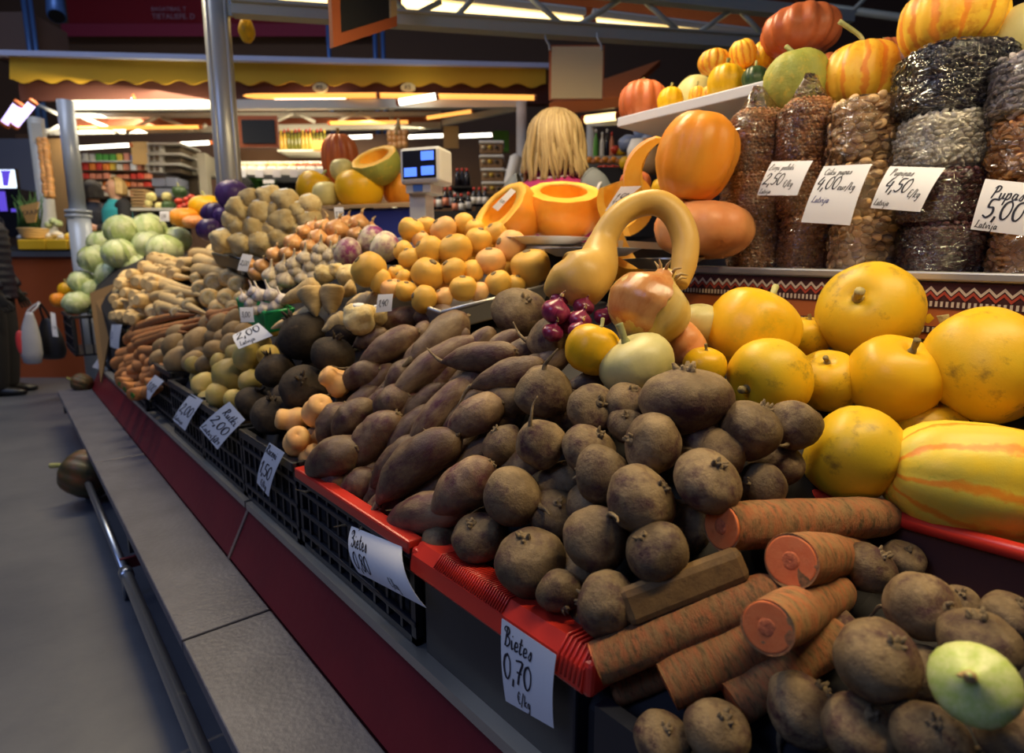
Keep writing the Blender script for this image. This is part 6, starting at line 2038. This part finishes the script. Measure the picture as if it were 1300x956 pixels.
# left counter of the far stall
lc = thing('far_counter', fpt(70, 400, 5.9), 'orange fronted counter with metal edge at the far aisle corner', 'counter')
z1 = fpt(70, 326, 5.8).z
c = fpt(85, 400, 5.8); c.z = 0
MB().fbox(c, .75, .30, z1).build('orange_front', plain('counter_orange', (.33, .075, .02), .5), lc)
c.z = z1
MB().fbox(c - FH * .04, .78, .36, .05).build('metal_edge', 'steel', lc)
MB().fbox(c + ZZ * .05, .76, .30, .05).build('dark_top', 'dark_board', lc)
for k, (x0, x1) in enumerate(((22, 58), (58, 86), (86, 128))):
    o = fslab(x0, 304, x1 - 1, 317, 5.75, .5).build('yellow_tray', plain('tray_yellow', (.70, .44, .02), .5) if k == 0 else 'tray_yellow', None, bevel=.01); tag(o, 'bright yellow tray on the orange counter, ' + ['beside the customer in the dark coat', 'middle of three', 'behind the collared post'][k], 'tray')
for k in range(10):
    c = fpt(30 + k * 8.5, 302 - (k % 3) * 2, 6.0)
    vs, fcs = ellipsoid(.055, .05, .035, 10, 7)
    o = MB().add([q + c for q in vs], fcs).build('goods_bag', ['pk_white', 'pk_cream', 'clear_box', 'pk_yellow'][k % 4], None, True)
    tag(o, ['white', 'cream', 'clear', 'yellow'][k % 4] + ' little bag of goods on the yellow trays', 'bag', 'bags of goods on the yellow trays')
for k, (px, py) in enumerate(((68, 281), (74, 284), (62, 286))):
    put('cabbage', px, py, 10, D=6.2, parts=False, label='tiny pale green cabbage beside the cream post', group='tiny cabbages')
t = thing('rope_basket', fpt(44, 303, 5.9), 'coiled straw basket with green herbs on the far counter', 'basket')
c = fpt(44, 303, 5.95)
for k in range(4):
    MB().loft([(c + ZZ * (.025 * k), RT * (.10 + .008 * k), FH * (.10 + .008 * k)), (c + ZZ * (.025 * k + .022), RT * (.108 + .008 * k), FH * (.108 + .008 * k))], 20).build('coil', 'light_wood', t, True, bevel=.006)
t = thing('paper_cone_sign', fpt(38, 283, 5.9), 'tan paper sign with dark lettering stuck in the herbs', 'sign')
A0, A1, A2, A3 = fpt(34, 283, 5.85), fpt(45, 282, 5.85), fpt(49, 256, 5.85), fpt(25, 262, 5.85)
q = [A0, A1, A2, A3]
MB().add(q + [x + FH * .01 for x in q], [(0, 1, 2, 3), (7, 6, 5, 4), (0, 4, 5, 1), (1, 5, 6, 2), (2, 6, 7, 3), (3, 7, 4, 0)]).build('sheet', 'tan_board', t)
flat_text('OUUR', 'lettering', 'ink', fpt(29, 273, 5.83), .058, t, (A1 - A0), ZZ)
hb = thing('herb_pot', fpt(30, 290, 6.1), 'tuft of thin dark green herbs behind the paper sign', 'plant')
for k in range(34):
    c = fpt(18 + rnd.uniform(0, 34), 290, 6.1)
    tp = fpt(18 + rnd.uniform(-4, 40), rnd.uniform(240, 262), 6.1 + rnd.uniform(-.1, .1))
    MB().tube([c, (c + tp) / 2 + RT * .02, tp], [.008, .007, .002], 5).build('blade', 'leaf_herb', hb, True)
t = thing('display_screen', fpt(8, 240, 6.6), 'bright small screen showing a blue cup above the far counter', 'screen')
fslab(-8, 214, 20, 240, 6.6, .05).build('casing', 'scale_black', t)
fslab(-7, 215.5, 19, 238.5, 6.59, .01).build('panel', 'screen_light', t)
A0 = [fpt(4, 236, 6.57), fpt(10, 236, 6.57), fpt(12.5, 218, 6.57), fpt(1.5, 218, 6.57)]
MB().add(A0 + [x + FH * .005 for x in A0], [(0, 1, 2, 3), (7, 6, 5, 4), (0, 4, 5, 1), (1, 5, 6, 2), (2, 6, 7, 3), (3, 7, 4, 0)]).build('cup_picture', 'screen_blue', t)
fslab(.5, 216.5, 13.5, 219, 6.565, .004).build('cup_lid', 'screen_blue', t)
o = fslab(-30, 240, 30, 300, 7.2, .3).build('drinks_fridge', 'scale_black'); tag(o, 'dark drinks cabinet with violet lit window under the screen', 'cabinet')
o2 = fslab(-2, 243, 7, 268, 7.19, .01).build('lit_window', 'screen_blue', o)
o2 = fslab(14, 265, 21, 269, 7.19, .01).build('lit_window', 'screen_blue', o)
o = fslab(-60, 176, 60, 300, 8.6, .1).build('grey_wall_panel', plain('wall_grey_blue', (.10, .11, .16), .7)); tag(o, 'dull blue grey wall panel behind the screen', 'panel')

# stall seen between sign and shelf, to the right
t = thing('side_stall_frame', fpt(760, 210, 4.6), 'orange brown boards and pale post of the next stall behind the shelf', 'stall frame')
A0 = [fpt(697, 140, 4.6), fpt(785, 132, 4.6), fpt(838, 84, 5.6), fpt(760, 110, 5.6)]
MB().add(A0 + [x + ZZ * .05 for x in A0], [(3, 2, 1, 0), (4, 5, 6, 7), (0, 1, 5, 4), (1, 2, 6, 5), (2, 3, 7, 6), (3, 0, 4, 7)]).build('roof_board', 'orange_board', t)
sbeam('front_board', 'orange_board', (fpt(695, 148, 4.6), fpt(790, 136, 4.6)), .06, .02, t)
sbeam('pale_beam', 'white_steel', (fpt(746, 161, 5.4), fpt(830, 158, 5.0)), .04, .02, t)
c = fpt(750, 190, 5.4)
MB().tube([Vector((c.x, c.y, 0)), Vector((c.x, c.y, fpt(750, 158, 5.4).z))], .04, 12).build('post', 'white_steel', t, True)
tube_lamp(fpt(742, 152, 4.9), fpt(786, 147, 4.7), .03, 'tube_warm', 'warm glowing strip under the orange brown boards of the next stall', None, False)
o = fslab(735, 212, 835, 300, 3.6, .5).build('fruit_stand', 'dark_board'); tag(o, 'dark fruit stand behind the blonde woman', 'stand')
for k in range(8):
    put('orangep', 748 + k * 5.2, 203 + (k % 2) * 2, 8.5, D=3.8, parts=False, label='small orange fruit in the row behind the blonde woman', group='orange fruits in a row')
for k in range(7):
    put('tomato', 762 + k * 5.5, 214 - (k % 2), 9, D=3.65, parts=False, label='dark red fruit in front of the orange row', group='dark red fruits')
put('ypump', 795, 207, 18, D=3.4, label='yellow pepper beside the blue grey aubergines')
put('ypump', 788, 192, 12, D=3.5, label='small yellow pepper above the larger one')
put('tomato', 781, 190, 12, D=3.5, label='red pepper beside the yellow one')
skin('blue_gourd_skin', (.16, .22, .40), (.26, .32, .50), None, 3, rough=.3, bump=.1)
for (xa, ya_, xb, yb_, lab) in ((786, 186, 809, 177, 'blue grey aubergine behind the orange pumpkins, lower one'), (806, 173, 828, 162, 'blue grey aubergine behind the orange pumpkins, upper one'), (812, 180, 828, 173, 'short blue grey aubergine under the upper one')):
    A0, A1 = fpt(xa, ya_, 3.2), fpt(xb, yb_, 3.2)
    o = MB().tube(catmull([A0, A0.lerp(A1, .25), A0.lerp(A1, .6), A1], 4), [.008, .025, .033, .036, .038, .04, .042, .042, .04, .036, .03, .022, .01], 12).build('aubergine', 'blue_gourd_skin', None, True); tag(o, lab, 'aubergine')
c = fpt(822, 222, 3.0)
o = MB().loft([(c, RT * .05, FH * .04), (c + ZZ * .05, RT * .062, FH * .05), (c + ZZ * .12, RT * .055, FH * .045), (c + ZZ * .15, RT * .02, FH * .018), (c + ZZ * .17, RT * .03, FH * .01)], 16).build('spice_bag', 'snack_mix', None, True); tag(o, 'small bag of brown grains beside the yellow pepper', 'bag')
c = fpt(808, 206, 3.1)
o = MB().loft([(c, RT * .045, FH * .03), (c + ZZ * .06, RT * .05, FH * .03), (c + ZZ * .11, RT * .03, FH * .02)], 14).build('white_packet', 'pk_white', None, True); tag(o, 'small white packet beside the grain bag', 'packet')
for k, (px, m_) in enumerate(((756, 'pk_green'), (764, 'pk_white'), (770, 'dark_glass'), (776, 'pk_salmon'))):
    bottle(px, 164 + (k % 2) * 4, 198, 4.4, 6, m_, 'pk_red' if k == 3 else 'pk_white', ['green', 'white', 'black', 'salmon'][k] + ' bottle on the next stall beside the pale post', None)
o = fslab(744, 198, 800, 201, 4.3, .4).build('bottle_ledge', 'white_steel'); tag(o, 'thin ledge under the coloured bottles of the next stall', 'shelf')


# ------------------------------------------------------------------ people
def person(name, label, base, front, h, top, legs, hair, shoes, hands='skin_tone', arms=None, hairlen=.0, puffy=False, sleeve=None, width=1.0):
    k = h / 1.70
    fr = Vector(front); fr.z = 0; fr.normalize()
    sdv = fr.cross(ZZ)
    base = Vector(base)
    t = thing(name, base, label, 'person')

    def T(x, y, z):
        return base + sdv * (x * k) + fr * (y * k) + ZZ * (z * k)
    arms = arms or [((-.25, .02, 1.12), (-.24, .14, .90)), ((.25, .02, 1.12), (.24, .14, .90))]
    V, E, R_ = [], [], []

    def vert(p, r, par=None):
        V.append(T(*p) - base); R_.append(r * k)
        if par is not None:
            E.append((par, len(V) - 1))
        return len(V) - 1
    pel = vert((0, 0, .95), .13)
    sp = vert((0, 0, 1.15), .125, pel)
    ch = vert((0, 0, 1.35), .13, sp)
    nk = vert((0, -.01, 1.47), .055, ch)
    h0 = vert((0, .01, 1.53), .062, nk)
    h1 = vert((0, .015, 1.58), .085, h0)
    h2 = vert((0, .005, 1.64), .092, h1)
    vert((0, -.005, 1.695), .055, h2)
    for s_, (el, wr) in zip((-1, 1), arms):
        a = vert((s_ * .17, 0, 1.40), .058, ch)
        e = vert(el, .046, a)
        w_ = vert(wr, .032, e)
        d = (Vector(wr) - Vector(el)).normalized()
        pm = Vector(wr) + d * .06
        p_ = vert(tuple(pm), .034, w_)
        sx = Vector((1, 0, 0)).cross(d).normalized()
        for j in range(4):
            f0 = pm + sx * (.036 * (j - 1.5) * .62) + d * .035
            f1 = f0 + d * (.034 + .006 * (1.5 - abs(j - 1.5)))
            f2 = f1 + d * .022 + Vector((-s_ * .016, .0, 0))
            a0 = vert(tuple(f0), .010, p_); a1 = vert(tuple(f1), .009, a0); vert(tuple(f2), .0075, a1)
        t0 = Vector(wr) + d * .03 + sx * .034 + Vector((0, .008, 0))
        a0 = vert(tuple(t0), .011, p_); vert(tuple(t0 + d * .03 + sx * .014), .009, a0)
    for s_ in (-1, 1):
        a = vert((s_ * .09, 0, .88), .095, pel)
        b_ = vert((s_ * .10, .01, .50), .062, a)
        c_ = vert((s_ * .10, -.01, .10), .042, b_)
        f_ = vert((s_ * .10, .05, .045), .036, c_)
        vert((s_ * .11, .15, .03), .028, f_)
    me = bpy.data.meshes.new('body'); me.from_pydata([tuple(v_) for v_ in V], E, [])
    bo = bpy.data.objects.new('body', me); COL.objects.link(bo); bo.parent = t
    me.materials.append(M(hands if hands != 'skin_tone' else 'skin_tone'))
    sk = bo.modifiers.new('skin', 'SKIN')
    for i, sv in enumerate(me.skin_vertices[0].data):
        sv.radius = (R_[i], R_[i]); sv.use_root = (i == 0)
    sb = bo.modifiers.new('sub', 'SUBSURF'); sb.levels = 2; sb.render_levels = 2
    sk.use_smooth_shade = True
    # face
    hd = T(0, .0, 1.60)

    def ball(nm, mt, c_, rx, ry, rz):
        vs, fcs = ellipsoid(1, 1, 1, 12, 8)
        return MB().add([c_ + sdv * (q.x * rx * k) + fr * (q.y * ry * k) + ZZ * (q.z * rz * k) for q in vs], fcs).build(nm, mt, t, True)
    ball('nose', 'skin_tone', T(0, .108, 1.595), .014, .020, .022)
    for s_ in (-1, 1):
        ball('eye', 'eye_dark', T(s_ * .032, .089, 1.618), .013, .008, .007)
        ball('ear', 'skin_tone', T(s_ * .093, .0, 1.605), .012, .022, .032)
    ball('mouth', 'lip', T(0, .094, 1.556), .024, .010, .007)
    # hair: cap plus falling length, open to the front
    mb = MB(); nu, nv = 26, 16
    for i in range(nv + 1):
        u = i / nv
        for j in range(nu + 1):
            hw_ = 148 if hairlen > .08 else 112
            a = math.radians(-hw_ + 2 * hw_ * j / nu)     # measured from the back
            if u < .5:
                th = .06 + (PI * .5) * (u / .5)
                r, z = math.sin(th), 1.625 + .105 * math.cos(th)
                rx, ry = .106 * r, .112 * r
            else:
                f = (u - .5) / .5
                z = 1.625 - f * (.06 + hairlen)
                rx, ry = .108 + .03 * f * (hairlen > .05), .112 + .03 * f * (hairlen > .05) - .045 * f * f * (hairlen > .05)
            wv = 1 + .05 * math.sin(j * 1.7) * u + .05 * noise.noise(Vector((j * .5, u * 5, 2)))
            mb.v.append(T(math.sin(a) * rx * wv, -math.cos(a) * ry * wv - .004, z))
    for i in range(nv):
        for j in range(nu):
            q = i * (nu + 1) + j
            mb.f.append((q, q + 1, q + nu + 2, q + nu + 1))
    ho = mb.build('hair', hair, t, True)
    sd2 = ho.modifiers.new('solid', 'SOLIDIFY'); sd2.thickness = .016 * k; sd2.offset = 1
    if hairlen > .08:
        rh = random.Random(9)
        for q in range(70):
            a = math.radians(rh.uniform(-150, 150)); ln = hairlen + rh.uniform(.0, .07); ph0 = rh.uniform(0, 6)
            pth = []
            for i in range(15):
                u = i / 14
                if u < .42:
                    th_ = .10 + (PI * .5 - .1) * (u / .42); rx, ry, z = .112 * math.sin(th_), .118 * math.sin(th_), 1.628 + .112 * math.cos(th_)
                else:
                    f = (u - .42) / .58; z = 1.628 - f * (.06 + ln); rx, ry = .114 + .034 * f, .120 + .02 * f - .03 * f * f
                aw_ = a + .10 * math.sin(u * 7 + ph0) * u
                pth.append(T(math.sin(aw_) * rx * (1 + .05 * math.sin(u * 9 + ph0)), -math.cos(aw_) * ry - .004, z))
            MB().tube(pth, [.005 * k + .009 * k * math.sin(PI * min(1, .12 + i / 14 * .86)) for i in range(15)], 6).build('hair_lock', hair, ho, True)
    # clothes
    W_ = width
    rings = [(.80, .205, .15), (.95, .195, .150), (1.10, .185, .140), (1.25, .195, .145), (1.36, .205, .140), (1.42, .165, .115), (1.455, .095, .085), (1.48, .075, .078)]
    R2 = []
    n = 40
    for i in range(n + 1):
        z = .80 + (1.48 - .80) * i / n
        rx = sect_z([(a, b_) for a, b_, c_ in rings], z) * W_; ry = sect_z([(a, c_) for a, b_, c_ in rings], z) * W_
        q = 1 + (.06 * abs(math.sin(z * 52)) - .02 if puffy and z < 1.42 else 0)
        R2.append((T(0, 0, z), sdv * (rx * q * k), fr * (ry * q * k)))
    MB().loft(R2, 28).build('coat' if puffy else 'vest', top, t, True)
    for s_, (el, wr) in zip((-1, 1), arms):
        P_ = catmull([T(s_ * .15, 0, 1.415), T(s_ * .195, 0, 1.37), T(*el), T(*((Vector(el) * .12 + Vector(wr) * .88)))], 8)
        rr2 = []
        for i in range(len(P_)):
            u = i / (len(P_) - 1)
            rr2.append((.082 - .034 * u) * k * (1.18 if puffy else 1) * (1 + (.08 * abs(math.sin(u * 22)) if puffy else 0)))
        MB().tube(P_, rr2, 16).build('sleeve', sleeve or top, t, True)
    for s_ in (-1, 1):
        MB().tube(catmull([T(s_ * .085, 0, .93), T(s_ * .10, .01, .5), T(s_ * .10, -.01, .10), T(s_ * .10, -.01, .06)], 5), [.125 * k - .0038 * k * i for i in range(16)], 14).build('trouser_leg', legs, t, True)
        MB().loft([(T(s_ * .10, -.05, .0), sdv * .045 * k, ZZ * .002), (T(s_ * .10, -.05, .03), sdv * .05 * k, ZZ * .03)], 4) if False else None
        MB().loft([(T(s_ * .105, -.085, .045), sdv * .012, ZZ * .03), (T(s_ * .105, -.06, .045), sdv * .042 * k, ZZ * .045), (T(s_ * .105, .02, .045), sdv * .047 * k, ZZ * .045), (T(s_ * .108, .11, .033), sdv * .05 * k, ZZ * .033), (T(s_ * .11, .18, .026), sdv * .035 * k, ZZ * .024), (T(s_ * .11, .20, .024), sdv * .012 * k, ZZ * .012)], 14).build('shoe', shoes, t, True)
    return t, T


# customer in the dark quilted coat at the aisle edge
b0 = onz(6, 500, 0)
cust, TC = person('person', 'person in a dark navy quilted coat and black trousers holding shopping bags', b0, RT + FH * .35, 1.72, 'coat_navy', 'trouser_black', 'dark_hair', 'shoe_black',
                  arms=[((-.27, -.02, 1.10), (-.28, .08, .86)), ((.27, .04, 1.10), (.29, .17, .84))], puffy=True, width=1.12, hands='glove_black')
hnd = fpt(50, 384, 4.65)
for (px0, px1, y0, y1, D_, m_, nm, lab) in ((28, 56, 396, 462, 4.62, 'bag_white', 'plastic_bag', 'white plastic shopping bag with a red mark held by the customer'), (50, 86, 404, 456, 4.75, 'bag_black', 'tote_bag', 'black tote bag hanging beside the white plastic bag')):
    b_ = fpt((px0 + px1) / 2, y1, D_); tp = fpt((px0 + px1) / 2, y0, D_)
    hw = (px1 - px0) / 2 * D_ / 761; H_ = tp.z - b_.z
    t = thing(nm, b_, lab, 'bag')
    R2 = []
    for f, q in ((0, .5), (.03, .8), (.2, 1.0), (.5, .92), (.75, .68), (.92, .42), (1.0, .30)):
        R2.append((b_ + ZZ * (H_ * f) + (hnd - tp).dot(RT) * RT * (f ** 2) * .8, RT * (hw * q), FH * (hw * .5 * q)))
    MB().loft(R2, 22).build('pouch', m_, t, True)
    topc = R2[-1][0]
    for s_ in (-1, 1):
        MB().tube(catmull([topc + RT * (s_ * hw * .22), (topc + hnd) / 2 + RT * (s_ * .02), hnd], 4), .008, 6).build('handle', m_, t, True)
    if nm == 'plastic_bag':
        c = b_ + ZZ * H_ * .42 - RT * hw * .62 - FH * hw * .32
        vs, fcs = ellipsoid(hw * .34, hw * .16, H_ * .24, 12, 8)
        MB().add([q + c for q in vs], fcs).build('red_print', 'bag_red', t, True)

# stallholder seen from behind
hp = fpt(705, 186, 2.68)
bz = Vector((hp.x, hp.y, 0))
wmn, TW = person('person', 'blonde stallholder seen from behind in a magenta vest with grey sleeves', bz, FH + RT * .45, hp.z / 1.605 * 1.70 if False else 1.70 * (hp.z + .03) / 1.62, 'vest_magenta', 'trouser_black', 'blonde_hair', 'shoe_black', hairlen=.085, sleeve='sleeve_grey', width=1.12,
                 arms=[((-.27, .05, 1.12), (-.20, .25, 1.02)), ((.27, .05, 1.12), (.20, .25, 1.02))])
kk = 1.70 * (hp.z + .03) / 1.62 / 1.7
pts = []
for i in range(25):
    a = 2 * PI * i / 24
    pts.append(TW(.105 * math.cos(a), .095 * math.sin(a) - .01, 1.452 + .012 * math.sin(a)))
MB().tube(pts, .008, 6).build('collar_piping', 'piping_white', wmn, True)
for s_ in (-1, 1):
    pts = []
    for i in range(17):
        a = 2 * PI * i / 16
        pts.append(TW(s_ * (.215 + .012 * math.sin(a)), .095 * math.cos(a), 1.335 + .095 * math.sin(a)))
    MB().tube(pts, .007, 6).build('armhole_piping', 'piping_white', wmn, True)

# woman in teal and the dark figure beside her
hp = fpt(147, 248, 6.6)
tw, TT = person('person', 'fair haired person in a teal apron looking down at folded hands', Vector((hp.x, hp.y, .36)), -FH - RT * .75, 1.66, 'apron_teal', 'trouser_black', 'blonde_hair', 'shoe_black', hairlen=.03, sleeve='trouser_black',
                arms=[((-.25, .06, 1.14), (-.05, .24, 1.16)), ((.25, .06, 1.14), (.06, .25, 1.14))])
o = MB().fbox(Vector((hp.x, hp.y, 0)) - RT * .6 - FH * .35, 1.2, 1.3, .36).build('floor_platform', 'dark_board'); tag(o, 'low wooden platform behind the far counter', 'platform')
hp = fpt(118, 244, 7.1)
person('person', 'dark clothed person with black hair behind the teal aproned one', Vector((hp.x, hp.y, .36)), FH - RT * .4, 1.70, 'coat_navy', 'trouser_black', 'dark_hair', 'shoe_black', hairlen=.05)
